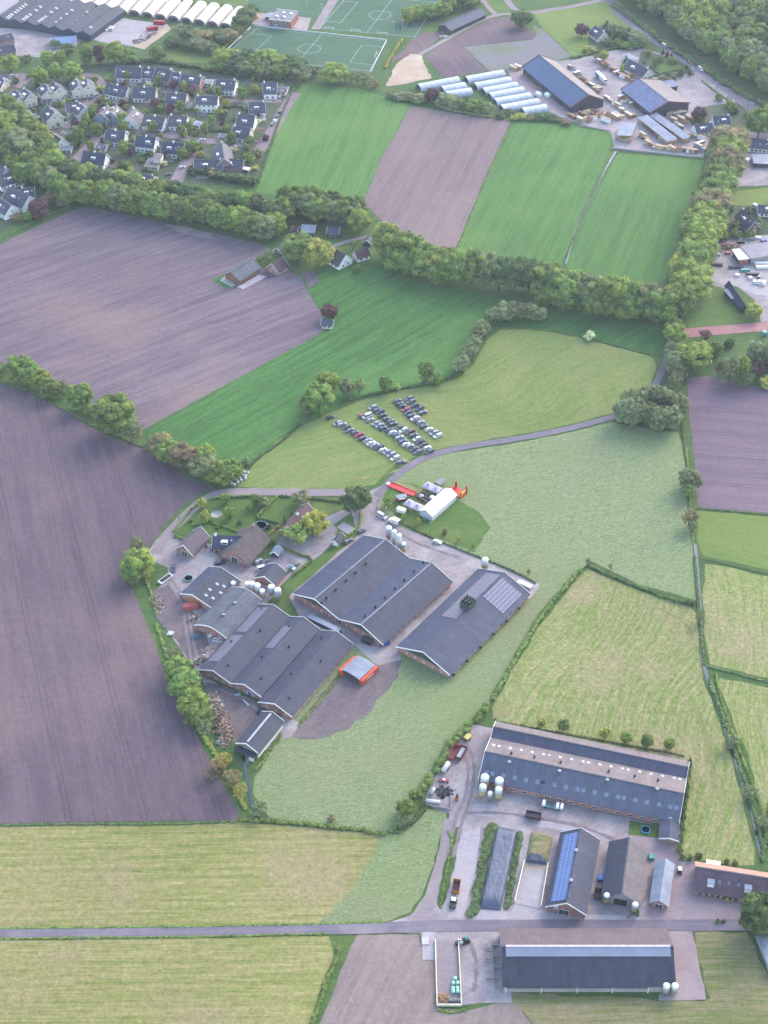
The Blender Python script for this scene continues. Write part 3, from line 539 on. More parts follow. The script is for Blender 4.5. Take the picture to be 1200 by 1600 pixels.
SOL_B = solar_mat('blue_solar_cells', (74, 102, 166), (176, 188, 214)); SOL_M = solar_mat('grey_solar_cells', (98, 90, 108), (150, 142, 158)); SOL_D = solar_mat('dark_solar_cells', (48, 56, 100), (176, 178, 196))
class Bld: pass
RIDGE = plain('ridge_tile', (92, 92, 106), .8, .2, 1)
def at_prof(prof, x):
    for (x0, z0), (x1, z1) in zip(prof, prof[1:]):
        if x0 <= x <= x1: return z0 + (z1 - z0) * (x - x0) / max(1e-6, x1 - x0)
    return prof[-1][1]
def bld_local(name, label, cat, org, rz, W, Ln, eave, prof, rmat, wmat, trim=WHT, over=.45, gable=None, group=None, back=True, walls=True, rmats=None, trimw=.22, open_x=None):
    B = Bld(); B.W, B.L, B.e = W, Ln, eave; B.rt = root(name, label, cat, org, rz, group)
    P = [(x * W, z) for x, z in prof]; B.P = P; o = over
    # walls (single closed shell under the roof)
    if walls:
        i = .25; m = MB(); pr = [(min(max(x, i), W - i), eave + at_prof(P, min(max(x, i), W - i)) - .12) for x, z in P]
        if open_x is None:
            for y, fl in ((i, 1), (Ln - i, 0)):
                vs = [(i, y, -.1)] + [(x, y, z) for x, z in pr] + [(W - i, y, -.1)]; f = list(range(len(vs))); m.add(vs, [f[::-1] if fl == 0 else f][::1], wmat)
            m.add([(i, i, -.1), (i, Ln - i, -.1), (i, Ln - i, pr[0][1]), (i, i, pr[0][1])], [(0, 1, 2, 3)], wmat); m.add([(W - i, i, -.1), (W - i, Ln - i, -.1), (W - i, Ln - i, pr[-1][1]), (W - i, i, pr[-1][1])], [(0, 3, 2, 1)], wmat)
            m.build('wall', B.rt)
    rm = MB(); th = .16
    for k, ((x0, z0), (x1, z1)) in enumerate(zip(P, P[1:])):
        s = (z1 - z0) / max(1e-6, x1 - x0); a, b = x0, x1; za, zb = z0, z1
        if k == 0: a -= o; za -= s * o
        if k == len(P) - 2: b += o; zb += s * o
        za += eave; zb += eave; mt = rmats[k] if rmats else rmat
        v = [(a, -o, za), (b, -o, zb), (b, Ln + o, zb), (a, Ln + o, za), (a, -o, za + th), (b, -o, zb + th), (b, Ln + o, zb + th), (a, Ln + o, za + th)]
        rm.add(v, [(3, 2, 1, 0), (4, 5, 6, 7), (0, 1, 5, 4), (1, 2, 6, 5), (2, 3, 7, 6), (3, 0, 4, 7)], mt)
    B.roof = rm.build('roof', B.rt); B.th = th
    if walls and W > 9:
        for k in range(1, len(P) - 1):
            if P[k][1] > P[k - 1][1] and P[k][1] > P[k + 1][1]:
                link('ridge_cap', MB().box(P[k][0] - .28, P[k][0] + .28, -o, Ln + o, eave + P[k][1] + .06, eave + P[k][1] + .26, RIDGE).mesh('ridge_cap'), B.rt)
    if trim:
        for y0, y1 in ((-o - .14, -o - .01), (Ln + o + .01, Ln + o + .14)):
            tm = MB()
            for k, ((x0, z0), (x1, z1)) in enumerate(zip(P, P[1:])):
                s = (z1 - z0) / max(1e-6, x1 - x0); a, b = x0, x1; za, zb = z0, z1
                if k == 0: a -= o; za -= s * o
                if k == len(P) - 2: b += o; zb += s * o
                za += eave; zb += eave
                v = [(a, y0, za - .12), (b, y0, zb - .12), (b, y1, zb - .12), (a, y1, za - .12), (a, y0, za + th + trimw), (b, y0, zb + th + trimw), (b, y1, zb + th + trimw), (a, y1, za + th + trimw)]
                tm.add(v, [(3, 2, 1, 0), (4, 5, 6, 7), (0, 1, 5, 4), (1, 2, 6, 5), (2, 3, 7, 6), (3, 0, 4, 7)], trim)
            tm.build('barge_board', B.rt)
    if gable:      # cladding on the upper part of both gable ends
        gmat, h = gable
        for y in (.2, Ln - .2):
            gm_ = MB()
            for (x0, z0), (x1, z1) in zip(P, P[1:]):
                a, b = max(x0, .4), min(x1, W - .4)
                za, zb = eave + at_prof(P, a) - .15, eave + at_prof(P, b) - .15
                if max(za, zb) - h < .05: continue
                gm_.add([(a, y, min(h, za)), (b, y, min(h, zb)), (b, y, zb), (a, y, za)], [(0, 1, 2, 3)], gmat)
            if gm_.v: gm_.build('gable_cladding', B.rt)
    return B
def from_px(A, Bp, C=None, D=None, eave=3):
    a, b = G(*A, eave), G(*Bp, eave); yd = (G(*C, eave) - b) if C else (G(*D, eave) - a); Ln = yd.length; yd.normalize(); xd = Vector((yd.y, -yd.x, 0))
    if (b - a).dot(xd) < 0: raise ValueError('swap A and B %s' % (A,))
    W = (b - a).length * abs((b - a).normalized().dot(xd)) ** .5
    sk = (b - a).dot(yd) / 2; mid = (a + b) / 2 - 0 * yd; org = mid - xd * W / 2; org.z = 0
    return org, math.atan2(yd.y, yd.x) - math.pi / 2, W, Ln
def barn(name, label, cat, A, B, C=None, D=None, eave=3, prof=((0, 0), (.5, 3), (1, 0)), rmat=None, wmat=None, **k):
    org, rz, W, Ln = from_px(A, B, C, D, eave); return bld_local(name, label, cat, org, rz, W, Ln, eave, list(prof), rmat or R_slate, wmat or BR, **k)
def loc(B, x, y):      # roof frame at x (m across), y (m along)
    P = B.P
    for (x0, z0), (x1, z1) in zip(P, P[1:]):
        if x0 <= x <= x1 + 1e-6: s = (z1 - z0) / (x1 - x0); break
    return Matrix.Translation((x, y, B.e + at_prof(P, x) + B.th)) @ Matrix.Rotation(-math.atan(s), 4, 'Y')
def xy_px(B, u, v, z=None):      # photo pixel -> (x, y) on the roof of B
    x, y = B.W / 2, B.L / 2; inv = (Matrix.Translation(B.rt.location) @ Matrix.Rotation(B.rt.rotation_euler.z, 4, 'Z')).inverted()
    for _ in range(12):
        p = inv @ G(u, v, B.e + at_prof(B.P, min(max(x, 0), B.W)) + B.th); x, y = .5 * (x + p.x), .5 * (y + p.y)
    p = inv @ G(u, v, B.e + at_prof(B.P, min(max(x, 0), B.W)) + B.th); return min(max(p.x, .1), B.W - .1), min(max(p.y, .1), B.L - .1)
PART = {}
def part_once(key, fn):
    if key not in PART: PART[key] = fn().mesh(key[0])
    return PART[key]
def rooflight(B, u, v, mat=SKYL, s=(1.5, 1.1), name='rooflight'):
    x, y = xy_px(B, u, v); o = link(name, part_once((name, mat.name, s), lambda: MB().box(-s[0] / 2, s[0] / 2, -s[1] / 2, s[1] / 2, .0, .07, mat)), B.rt); o.matrix_local = loc(B, x, y); return o
def vent(B, u, v, r=.42, h=1.1, mat=BLK, name='roof_vent'):
    x, y = xy_px(B, u, v); o = link(name, part_once((name, mat.name, r, h), lambda: MB().lathe([(r, -.6), (r, h * .7), (r * 1.25, h * .75), (r * 1.2, h), (r * .9, h)], mat, 10)), B.rt); o.location = loc(B, x, y).translation; return o
def solar(B, x0, x1, y0, y1, mat, name='solar_array'):
    m = MB(); Mx = loc(B, (x0 + x1) / 2, (y0 + y1) / 2); k = (x1 - x0) / 2 / max(.2, Mx.to_3x3()[0][0]); m.box(-k, k, -(y1 - y0) / 2, (y1 - y0) / 2, .05, .13, mat); o = m.build(name, B.rt); o.matrix_local = Mx; return o
def win_mesh(w, h, fr=WHT, gl=GLS, bars=1):
    def f():
        m = MB(); m.box(-w / 2, w / 2, -.03, .05, 0, h, gl); t = .1
        m.box(-w / 2 - t, -w / 2, -.07, .05, -t, h + t, fr); m.box(w / 2, w / 2 + t, -.07, .05, -t, h + t, fr); m.box(-w / 2, w / 2, -.07, .05, h, h + t, fr); m.box(-w / 2, w / 2, -.09, .05, -t, 0, fr)
        for b in range(bars): x = -w / 2 + w * (b + 1) / (bars + 1); m.box(x - .04, x + .04, -.06, -.03, 0, h, fr)
        return m
    return part_once(('window', w, h, fr.name, gl.name, bars), f)
def wall_item(B, me, side, t, z, name):
    i = .25; o = link(name, me, B.rt)
    if side == 'f': M = Matrix.Translation((t, i - .02, z))
    elif side == 'b': M = Matrix.Translation((t, B.L - i + .02, z)) @ Matrix.Rotation(math.pi, 4, 'Z')
    elif side == 'r': M = Matrix.Translation((B.W - i + .02, t, z)) @ Matrix.Rotation(math.pi / 2, 4, 'Z')
    else: M = Matrix.Translation((i - .02, t, z)) @ Matrix.Rotation(-math.pi / 2, 4, 'Z')
    o.matrix_local = M; return o
def windows(B, side, n, z, w=1.2, h=1.0, a=.08, b=.92, **k):
    ln = B.W if side in 'fb' else B.L
    for i in range(n): wall_item(B, win_mesh(w, h, **k), side, ln * (a + (b - a) * (i + .5) / n), z, 'window')
def door(B, side, t, w=3, h=3, mat=WDK, fr=WHT):
    def f():
        m = MB(); m.box(-w / 2, w / 2, -.04, .05, 0, h, mat); m.box(-w / 2 - .15, -w / 2, -.08, .05, 0, h + .15, fr); m.box(w / 2, w / 2 + .15, -.08, .05, 0, h + .15, fr); m.box(-w / 2, w / 2, -.08, .05, h, h + .15, fr); m.box(-.04, .04, -.06, -.04, 0, h, fr); return m
    return wall_item(B, part_once(('door', w, h, mat.name, fr.name), f), side, t, 0, 'door')
HN = [0]
def house(r0, r1, W, label, eave=3.0, rise=4.5, rmat=None, wmat=None, chim=True, dormer=True, group='houses', name='house', trim=WHT, ext=0, lights=2, cat='house'):
    HN[0] += 1; r = random.Random(HN[0] * 17); big = group == 'village houses'; W, eave, rise = (W * 1.2, eave * 1.15, rise * 1.15) if big else (W, eave, rise); zt = eave + rise; p0, p1 = G(*r0, zt), G(*r1, zt)
    if p0.y > p1.y: p0, p1 = p1, p0
    yd = (p1 - p0); Ln = yd.length; yd.normalize()
    if big: p0 = p0 - yd * 1.0; p1 = p1 + yd * 1.0; Ln += 2.0
    xd = Vector((yd.y, -yd.x, 0)); org = p0 - xd * W / 2; org.z = 0
    B = bld_local(name, label, cat, org, math.atan2(yd.y, yd.x) - math.pi / 2, W, Ln, eave, [(0, 0), (.5, rise), (1, 0)], rmat or R_house, wmat or WREND, trim=trim, over=.3, group=group, trimw=.08)
    if big and W > 9:
        pc = r.choice((CONC, BRD, plain('patio_slab', (176, 160, 160), .85, .15, 1.5), plain('patio_grey', (140, 138, 144), .85, .15, 1.5))); s_ = 1 if xd.y < 0 else -1; c_ = org + xd * (W / 2 + s_ * (W / 2 + 2.6)) + yd * (Ln * r.uniform(.3, .7)); o = MB().box(-2.3, 2.3, -r.uniform(2.5, 4.5), r.uniform(2.5, 4.5), 0, .16 + .002 * HN[0], pc).build('patio'); o.location = c_; o.rotation_euler = (0, 0, math.atan2(yd.y, yd.x) - math.pi / 2); tag(o, kind='structure')
        c_ = org + xd * (W / 2) - yd * 3.2; o = MB().box(-1.4, 1.4, -2.8, 2.8, 0, .15 + .002 * HN[0], BRD).build('driveway'); o.location = c_; o.rotation_euler = (0, 0, math.atan2(yd.y, yd.x) - math.pi / 2); tag(o, kind='structure')
    near = 'r' if xd.y < 0 else 'l'; sx = .75 if near == 'r' else .25
    n = max(2, int(Ln / 3)); windows(B, near, n, .7, 1.5, 1.4)
    if eave > 4.5: windows(B, near, n, eave - 1.7, 1.3, 1.1)
    if W > 5: windows(B, 'f', 2, .8, 1.2, 1.3, .15, .85); windows(B, 'f', 1, eave + .3, 1.0, 1.1, .3, .7)
    if W > 5:
        for q in range(lights):
            o = link('rooflight', part_once(('rooflight', 'SKYL'), lambda: MB().box(-.5, .5, -.45, .45, .0, .08, SKYL)), B.rt); o.matrix_local = loc(B, B.W * (sx + r.uniform(-.08, .08)), Ln * r.uniform(.15, .85))
    if chim:
        y = Ln * r.choice((.06, .5, .92)); link('chimney', part_once(('chimney', 0), lambda: MB().box(-.45, .45, -.45, .45, -1, 1.3, WREND).box(-.32, .32, -.32, .32, 1.3, 1.45, BLK)), B.rt).location = (W / 2, y, zt)
    if dormer and W > 6:
        dw = 2.6; y = Ln * r.uniform(.3, .7); s = 1 if near == 'r' else -1; xo = W / 2 + s * W * .33; z = eave + rise * .34 + .1
        def f():
            m = MB(); m.box(-dw / 2, dw / 2, -1.6, .1, -.5, 1.25, WREND); m.box(-dw / 2 - .15, dw / 2 + .15, -1.7, .3, 1.25, 1.4, WHT); m.box(-dw / 2 + .25, dw / 2 - .25, .11, .15, .2, 1.05, GLS); return m
        o = link('dormer', part_once(('dormer', 0), f), B.rt); o.matrix_local = Matrix.Translation((xo, y, z)) @ Matrix.Rotation(-s * math.pi / 2, 4, 'Z')
    return B
# ---------------- vehicles ----------------
def car_geo(kind, paint):
    """body along +X (front), wheels at z 0"""
    P = {'hatch': (4.1, 1.75, 1.48, [(-2.0, .55), (-1.98, .95), (-1.8, 1.0), (.75, .95), (1.9, .8), (2.05, .6), (2.05, .35), (-2.0, .35)], [(-1.85, .98), (-1.35, 1.46), (.25, 1.46), (1.0, .96)]),
         'saloon': (4.6, 1.8, 1.42, [(-2.28, .55), (-2.28, .92), (-2.1, .98), (1.0, .93), (2.15, .78), (2.3, .58), (2.3, .33), (-2.28, .33)], [(-1.75, .97), (-1.1, 1.4), (.4, 1.4), (1.2, .94)]),
         'estate': (4.6, 1.82, 1.55, [(-2.28, .55), (-2.3, 1.0), (-2.2, 1.06), (.95, .98), (2.15, .82), (2.3, .6), (2.3, .35), (-2.28, .35)], [(-2.2, 1.04), (-1.95, 1.52), (.3, 1.52), (1.15, .98)]),
         'van': (5.0, 1.95, 2.0, [(-2.48, .5), (-2.5, 1.1), (-2.45, 1.12), (1.3, 1.1), (2.3, .98), (2.48, .7), (2.48, .38), (-2.48, .38)], [(-2.45, 1.1), (-2.38, 1.95), (.75, 1.95), (1.55, 1.1)])}[kind]
    ln, wd, ht, low, cab = P; body = MB(); n = len(low); y = wd / 2
    def slab(m, pr, y0, y1, mat):     # pr polygon in xz, tapered towards the top by (y0 bottom, y1 top)
        zs = [p[1] for p in pr]; zl, zh = min(zs), max(zs); k = len(pr); vs = []
        for sgn in (1, -1):
            for x, z in pr: vs.append((x, sgn * (y0 + (y1 - y0) * (z - zl) / (zh - zl)), z))
        fs = [list(range(k)), list(range(2 * k - 1, k - 1, -1))] + [(i, k + i, k + (i + 1) % k, (i + 1) % k) for i in range(k)]
        m.add(vs, fs, mat)
    slab(body, low, y, y * .95, paint)
    zc = cab[1][1]; slab(body, [cab[1], (cab[1][0], zc - .06), (cab[2][0], zc - .06), cab[2]][::-1], y * .78, y * .76, paint)
    for sx in (cab[1][0] * .5 + cab[0][0] * .5, (cab[1][0] + cab[2][0]) / 2 + .1, cab[2][0] * .55 + cab[3][0] * .45):
        body.box(sx - .05, sx + .05, -y * .86, y * .86, cab[0][1], zc - .14, paint)
    glass = MB(); c2 = [cab[0], (cab[1][0], zc - .07), (cab[2][0], zc - .07), cab[3]]; slab(glass, c2[::-1], y * .88, y * .77, GLS)
    wheel = MB().lathe([(.2, -.12), (.33, -.11), (.33, .11), (.2, .12)], TYRE, 12, M=Matrix.Rotation(math.pi / 2, 4, 'X')); wheel.lathe([(.18, -.13), (.18, .13)], GRYM, 8, M=Matrix.Rotation(math.pi / 2, 4, 'X'))
    hl = MB().box(-.06, .06, -.2, .2, -.08, .08, SKYL)
    return body, glass, wheel, hl, ln, wd
CARM = {}
CARP = {}
PAINT = {'white': (236, 238, 240), 'silver': (172, 176, 186), 'grey': (112, 114, 126), 'dark grey': (78, 80, 92), 'black': (52, 54, 64), 'blue': (74, 88, 128), 'red': (190, 44, 60), 'dark blue': (58, 66, 96), 'maroon': (104, 66, 76)}
def car(pos, yaw, kind, colour, label, group=None, cat='car', z=0.0, name='parked_car'):
    k = (kind, colour)
    if k not in CARP:
        paint = plain('car_paint_' + colour.replace(' ', '_'), PAINT[colour], .3, .03, 1, spec=.6, k=1.1 if colour == 'white' else 1)
        b, g, w_, h, ln, wd = car_geo(kind, paint); CARP[k] = (b.mesh('body'), g.mesh('glasshouse'), CARM.setdefault('w', w_.mesh('wheel')), CARM.setdefault('h', h.mesh('headlight')), ln, wd)
    bm_, gm_, wm, hm, ln, wd = CARP[k]; rt = root(name, label, cat, (pos.x, pos.y, z), yaw, group)
    link('body', bm_, rt); link('windows', gm_, rt)
    for sx in (-1, 1):
        for sy in (-1, 1): link('wheel', wm, rt).location = (sx * ln * .3, sy * (wd / 2 - .1), .33)
    rt.scale = (1.08, 1.08, 1.08)
    for sy in (-1, 1): link('headlight', hm, rt).location = (ln / 2 - .08, sy * wd * .33, .66)
    return rt
def silo(u, v, r, h, label, skin=TANK, lower=None, legs=True, cat='silo', group=None, name='feed_silo', dome=WHT):
    """u, v: where its foot stands"""
    p = G(u, v); rt = root(name, label, cat, (p.x, p.y, 0), 0, group); z0 = h * .16; b = MB()
    if lower: b.lathe([(r * .3, z0 * .5), (r * .99, z0 * 1.9), (r * .99, h * .58)], lower, 18); b.lathe([(r, h * .58), (r, h * .88)], skin, 18)
    else: b.lathe([(r * .3, z0 * .5), (r, z0 * 1.9), (r, h * .88)], skin, 18)
    for q in range(3): b.lathe([(r * 1.015, h * (.4 + .16 * q)), (r * 1.015, h * (.41 + .16 * q))], skin, 18)
    b.build('tank', rt); MB().lathe([(r * 1.03, h * .88), (r * .8, h * .95), (r * .3, h), (r * .12, h * 1.005)], dome, 18).build('lid', rt)
    for q in range(4): a = math.pi / 4 + q * math.pi / 2; MB().rod((r * .85 * math.cos(a), r * .85 * math.sin(a), 0), (r * .85 * math.cos(a), r * .85 * math.sin(a), z0 * 2), .08, GRYM).build('leg', rt)
    MB().rod((r * 1.05, -.2, .2), (r * 1.05, -.2, h * .9), .03, GRYM).rod((r * 1.05, .2, .2), (r * 1.05, .2, h * .9), .03, GRYM).build('ladder', rt); return rt
def simple(name, label, cat, u, v, az, m, z=0.0, group=None, parts=()):
    """a thing standing at photo pixel (u, v), turned az degrees; m: MB in local metres; parts: (name, MB) children"""
    p = G(u, v)
    if not parts: o = m.build(name); o.location = (p.x, p.y, z); o.rotation_euler = (0, 0, R(az)); return tag(o, label, cat, group)
    rt = root(name, label, cat, (p.x, p.y, z), R(az), group)
    for n, q in ([m] if isinstance(m, tuple) else []) + list(parts): q.build(n, rt)
    return rt
# ================= central farm =================
B = barn('solar_barn', 'long slate-grey pig barn with solar panels on both roof slopes, beside the pale meadow', 'barn', (620, 1011.8), (704.3, 1051.7), (828, 927), eave=2.9, prof=[(0, 0), (.5, 5), (1, 0)], rmat=R_slate, gable=(GRNP, 3.3), over=.5)
x0, y0 = xy_px(B, 684, 955); xr, yr = xy_px(B, 757, 888)
solar(B, B.W * .2, B.W * .48, B.L * .40, B.L * .97, SOL_M); solar(B, B.W * .53, B.W * .93, B.L * .70, B.L * .955, SOL_D)
windows(B, 'r', 12, 1.0, 1.1, .9, fr=WHT); windows(B, 'f', 5, 1.2, .8, .7)
for i in range(6):
    def f(): return MB().box(0, .5, -.8, .8, .6, 2.2, CONC).lathe([(.62, -.45), (.62, .45)], BLK, 12, c=(0, 0, 0), M=Matrix.Translation((.95, 0, 1.5)) @ Matrix.Rotation(math.pi / 2, 4, 'Y'))
    link('exhaust_fan', part_once(('exhaust_fan', 0), f), B.rt).location = (B.W - .25, B.L * (.03 + .165 * i), 0)
rt = link('chimney_box', MB().box(-2.4, 2.4, -2.6, 2.6, -1.5, 3.0, GRNP).mesh('chimney_box'), B.rt); x, y = xy_px(B, 731, 946); rt.location = (x, y, B.e + at_prof(B.P, x) - .1)
for i in range(3):
    for j in range(3): link('exhaust_pipe', part_once(('exhaust_pipe', 0), lambda: MB().lathe([(.6, 0), (.6, 1.1), (.5, 1.15)], BLK, 12)), rt).location = (-1.6 + 1.6 * i, -1.6 + 1.6 * j, 3)
B = barn('double_barn', 'widest barn with two grey roof ridges and a row of black vents along each', 'barn', (455, 930.7), (602, 1002), (708.7, 906), eave=3, prof=[(0, 0), (.25, 4.2), (.525, .3), (.77, 4.4), (1, 0)], rmat=R_slate, gable=(GRNP, 3.5), over=.5, rmats=[R_slate, R_brn, R_slate, R_brn])  # light put into slope colours: right-facing ones browner, left-facing ones bluish
for u, v in ((495, 949), (510, 935), (525, 922), (541, 908), (556, 895), (572, 881), (588, 867), (602, 880.5), (616.5, 893.5), (632, 907.5), (647, 920.5), (661.5, 880), (586, 949), (570, 963), (601.5, 935)):
    if v == 867: continue
    vent(B, *( {(602, 880.5): (586.5, 949.5), (616.5, 893.5): (617, 920.5), (632, 907.5): (632, 907), (647, 920.5): (647, 893.5)}.get((u, v), (u, v)) ))
windows(B, 'r', 11, .9, 1.3, 1.1); windows(B, 'f', 9, 1.2, .8, .7); door(B, 'f', B.W * .51, 3, 2.8, GRNP)
for x, y in ((.25, .5), (.77, .5)): link('ridge_cap', MB().box(-.25, .25, -B.L / 2, B.L / 2, .1, .3, GRYM).mesh('ridge_cap'), B.rt).location = (B.W * x, B.L / 2, B.e + at_prof(B.P, B.W * x) + .02)
B = barn('triple_barn', 'old brown-roofed barn with two gables and translucent roof strips, next to the wood yard', 'barn', (310, 1047), (409, 1087), (499, 983), eave=2.8, prof=[(0, 0), (.245, 3.3), (.515, .2), (.75, 3.2), (1, .2)], rmat=R_brn, over=.4)
BB = B
for u, v in ((357, 1040), (407, 985.5), (409, 951), (361, 1003), (409, 1027), (452, 979), (452, 1011), (409, 1060)): vent(B, u, v, .35, .9)
for a, b, s0, s1 in ((.12, .52, .02, .115), (.57, .96, .02, .115), (.0, 1, .5, .62)):
    if s0 < .4: solar(B, B.W * s0, B.W * s1 * 1.9, B.L * a, B.L * b, SOL_M, 'translucent_strip')
solar(B, B.W * .56, B.W * .7, B.L * .52, B.L * .86, SOL_M, 'translucent_strip'); windows(B, 'f', 7, 1.0, 1.0, .8); door(B, 'f', B.W * .82, 2.4, 2.4, BLUP)
B = barn('side_barn', 'brown-roofed barn wing projecting nearest the small barn, beside the worked dirt', 'barn', (404.5, 1097), (456.5, 1118.5), (550.5, 1006), eave=2.8, prof=[(0, 0), (.5, 3.2), (1, 0)], rmat=R_brn, over=.4)
for u, v in ((453, 1091), (455, 1053), (501.5, 1033.5), (502.5, 997)): vent(B, u, v, .35, .9)
windows(B, 'r', 10, .8, 1.2, 1.0); windows(B, 'f', 3, 1.0, 1.0, .8)
B = barn('curved_barn', 'weathered pale grey barn with a rounded fibre-cement roof between the brick barns', 'barn', (304, 977.5), (355.5, 996), (409, 937.5), eave=3, prof=[(0, 0), (.15, 1.3), (.32, 2.3), (.5, 2.8), (.68, 2.3), (.85, 1.3), (1, 0)], rmat=R_asb, over=.3)
for u, v in ((349.5, 961.5), (367, 943)): vent(B, u, v, .6, .7, GRYM)
windows(B, 'f', 3, 1, 1.2, 1)
B = barn('workshop', 'dark-roofed brick workshop with six pale rooflights on its low rear slope', 'workshop', (282.5, 927.5), (333, 950), (376, 908), eave=3, prof=[(0, 0), (.38, 2.6), (1, -.3)], rmat=R_dk, over=.3, rmats=[R_slate, R_dk])
for u, v in ((339.5, 912.5), (350, 916), (322, 930), (333, 934.5), (328, 921), (345, 926)): rooflight(B, u, v)
B = barn('farmhouse', 'thatched farmhouse with brick front and big dark barn door', 'farmhouse', (343.7, 865), (388, 882), (421, 843), eave=2.4, prof=[(0, 0), (.5, 5.6), (1, 0)], rmat=R_thatch, over=.6, trim=None)
door(B, 'f', B.W * .5, 3.2, 3.2, WDK); windows(B, 'f', 2, 1.6, .9, .9, .1, .4); windows(B, 'f', 2, 1.6, .9, .9, .62, .92); link('chimney', MB().box(-.5, .5, -.5, .5, -1, 1.4, BR).mesh('chimney'), B.rt).location = (B.W / 2, B.L * .93, B.e + 5.6)
house((333, 836), (378, 838), 9, 'slate-roofed house wing with one white dormer, joined to the thatched farmhouse', 3, 4, R_slate, BR, group=None)
B = barn('garage', 'brown-tiled brick garage with white front at the lane bend', 'garage', (277, 855), (298.5, 868.5), (324.5, 841), eave=2.5, prof=[(0, 0), (.5, 4), (1, 0)], rmat=R_house2, over=.4); door(B, 'f', B.W * .5, 3, 2.3, GRNP, WHT)
B = barn('brick_shed', 'low brown-roofed shed behind the white feed silos', 'shed', (398, 903), (430, 914), (447, 894), eave=2.6, prof=[(0, 0), (.5, 3), (1, 0)], rmat=R_brn, over=.3)
house((449, 822), (480, 786), 8, 'long dark red-tiled house half hidden by the two yard trees', 3.2, 3.8, R_red, CREAM, group=None, dormer=False)
B = barn('garden_cabin', 'tiny grey-roofed timber cabin by the thatched farmhouse', 'cabin', (424, 863), (434, 868), (440, 860), eave=2.2, prof=[(0, 0), (.5, 1.3), (1, 0)], rmat=R_lt, wmat=WDK)
B = barn('garden_shed', 'small white shed with brown roof on the lawn by the clipped hedge', 'shed', (519, 846), (527, 849.5), (537, 838), eave=2.3, prof=[(0, 0), (.5, 1.2), (1, 0)], rmat=R_brn, wmat=WREND)
B = barn('small_barn', 'small dark-roofed barn with pale green walls beside the log pile', 'barn', (369, 1161), (403, 1175), (442, 1127), eave=3.6, prof=[(0, 0), (.5, 2.4), (1, 0)], rmat=R_dk, wmat=GRNL, over=.35, trimw=.3)
link('ridge_light', MB().box(-.4, .4, -B.L * .46, B.L * .46, .2, .4, SKYL).mesh('ridge_light'), B.rt).location = (B.W / 2, B.L / 2, B.e + 2.42); link('canopy', MB().box(0.4, B.W - .4, -2.6, 0, 2.3, 2.5, R_dk).box(B.W - 2.6, B.W - .3, -2.5, -2.35, 0, 2.3, WHT).box(.5, .7, -2.5, -2.3, 0, 2.3, WDK).mesh('canopy'), B.rt); door(B, 'f', B.W * .5, 3, 2.8, BLK); link('white_plinth', MB().box(B.W - .28, B.W - .1, 0, B.L, 0, .8, WHT).mesh('white_plinth'), B.rt)
B = barn('covered_passage', 'narrow grey-roofed passage between the double barn and the triple barn', 'shed', (480, 959), (516, 981), None, (484, 956), eave=2.4, prof=[(0, 0), (1, .05)], rmat=R_lt, wmat=GRYM, trim=None, over=.1) if 0 else None
def cpass():
    a, b = G(483, 962, 2.4), G(531, 985, 2.4); d = b - a; m = MB(); m.box(0, d.length, -1.1, 1.1, 0, 2.3, GRNP).box(-.1, d.length + .1, -1.3, 1.3, 2.3, 2.5, R_lt); o = m.build('covered_passage'); o.location = (a.x, a.y, 0); o.rotation_euler = (0, 0, math.atan2(d.y, d.x)); tag(o, 'narrow pale-roofed passage between the double barn and the triple barn', 'passage')
cpass()
# silos
for u, v, r, h, lab, kw in ((607.5, 845, 1.45, 8.6, 'grey round feed silo leftmost of the four behind the double barn', dict(skin=TANKG)), (616, 854, 1.15, 10, 'white slim feed silo next to the grey one behind the double barn', {}), (623.5, 860, 1.15, 10, 'white slim feed silo next to the yellowed one behind the double barn', {}),
                        (630, 864, 1.1, 6.2, 'short yellowed feed silo at the end of the four behind the double barn', dict(skin=TANKG, lower=YEL)), (757, 891, 1.5, 7.2, 'pale green and white feed silo alone behind the solar barn', dict(lower=GRNL)),
                        (365, 921, 1.1, 4.6, 'small orange-bodied silo with white top by the workshop', dict(lower=YEL)), (388, 924, 1.35, 5.4, 'white silo farthest from the grey pair in the farm silo row', {}), (395, 926, 1.3, 6.2, 'white silo second in the farm silo row', {}),
                        (403, 929, 1.35, 6.4, 'white silo third in the farm silo row', {}), (410.5, 935, 1.2, 5.2, 'yellowish short silo between the white and grey ones', dict(lower=YEL)), (424.5, 931, 1.5, 6.2, 'dull grey silo beside the yellowish one', dict(skin=TANKG)), (434.5, 936, 1.5, 6.2, 'dull grey silo at the barn corner', dict(skin=TANKG)),
                        (779, 1237, 1.6, 7.6, 'white feed silo behind the second one against the long barn', dict(lower=YEL)), (756.5, 1232, 1.6, 7.6, 'white feed silo at the corner of the long barn', dict(lower=YEL)), (753.5, 1246, 1.35, 7.2, 'orange and white feed silo in front of the long barn corner', dict(lower=YEL)),
                        (778, 1250, 1.35, 7.2, 'orange and white feed silo right of the small round one', dict(lower=YEL)), (765.3, 1249, 1.05, 4.2, 'small round white silo between the two orange and white ones', dict(lower=GRNL)), (868, 1424, 1.1, 4.6, 'pale green topped silo in front of the solar-panelled shed', dict(lower=GRNL)),
                        (946.5, 1411, 1.15, 5.2, 'pale green and orange silo at the left corner of the open-fronted barn', dict(lower=YEL, skin=GRNL)), (990.5, 1425, 1.15, 5, 'white silo at the right corner of the open-fronted barn', dict(lower=YEL)), (1039, 1553, 1.2, 5.6, 'white silo nearer the barn wall at the south barn end', dict(lower=GRNL)), (1052, 1553, 1.2, 5.6, 'white silo beside the brick paving at the south barn end', dict(lower=GRNL))):
    silo(u, v, r, h, lab, **kw)
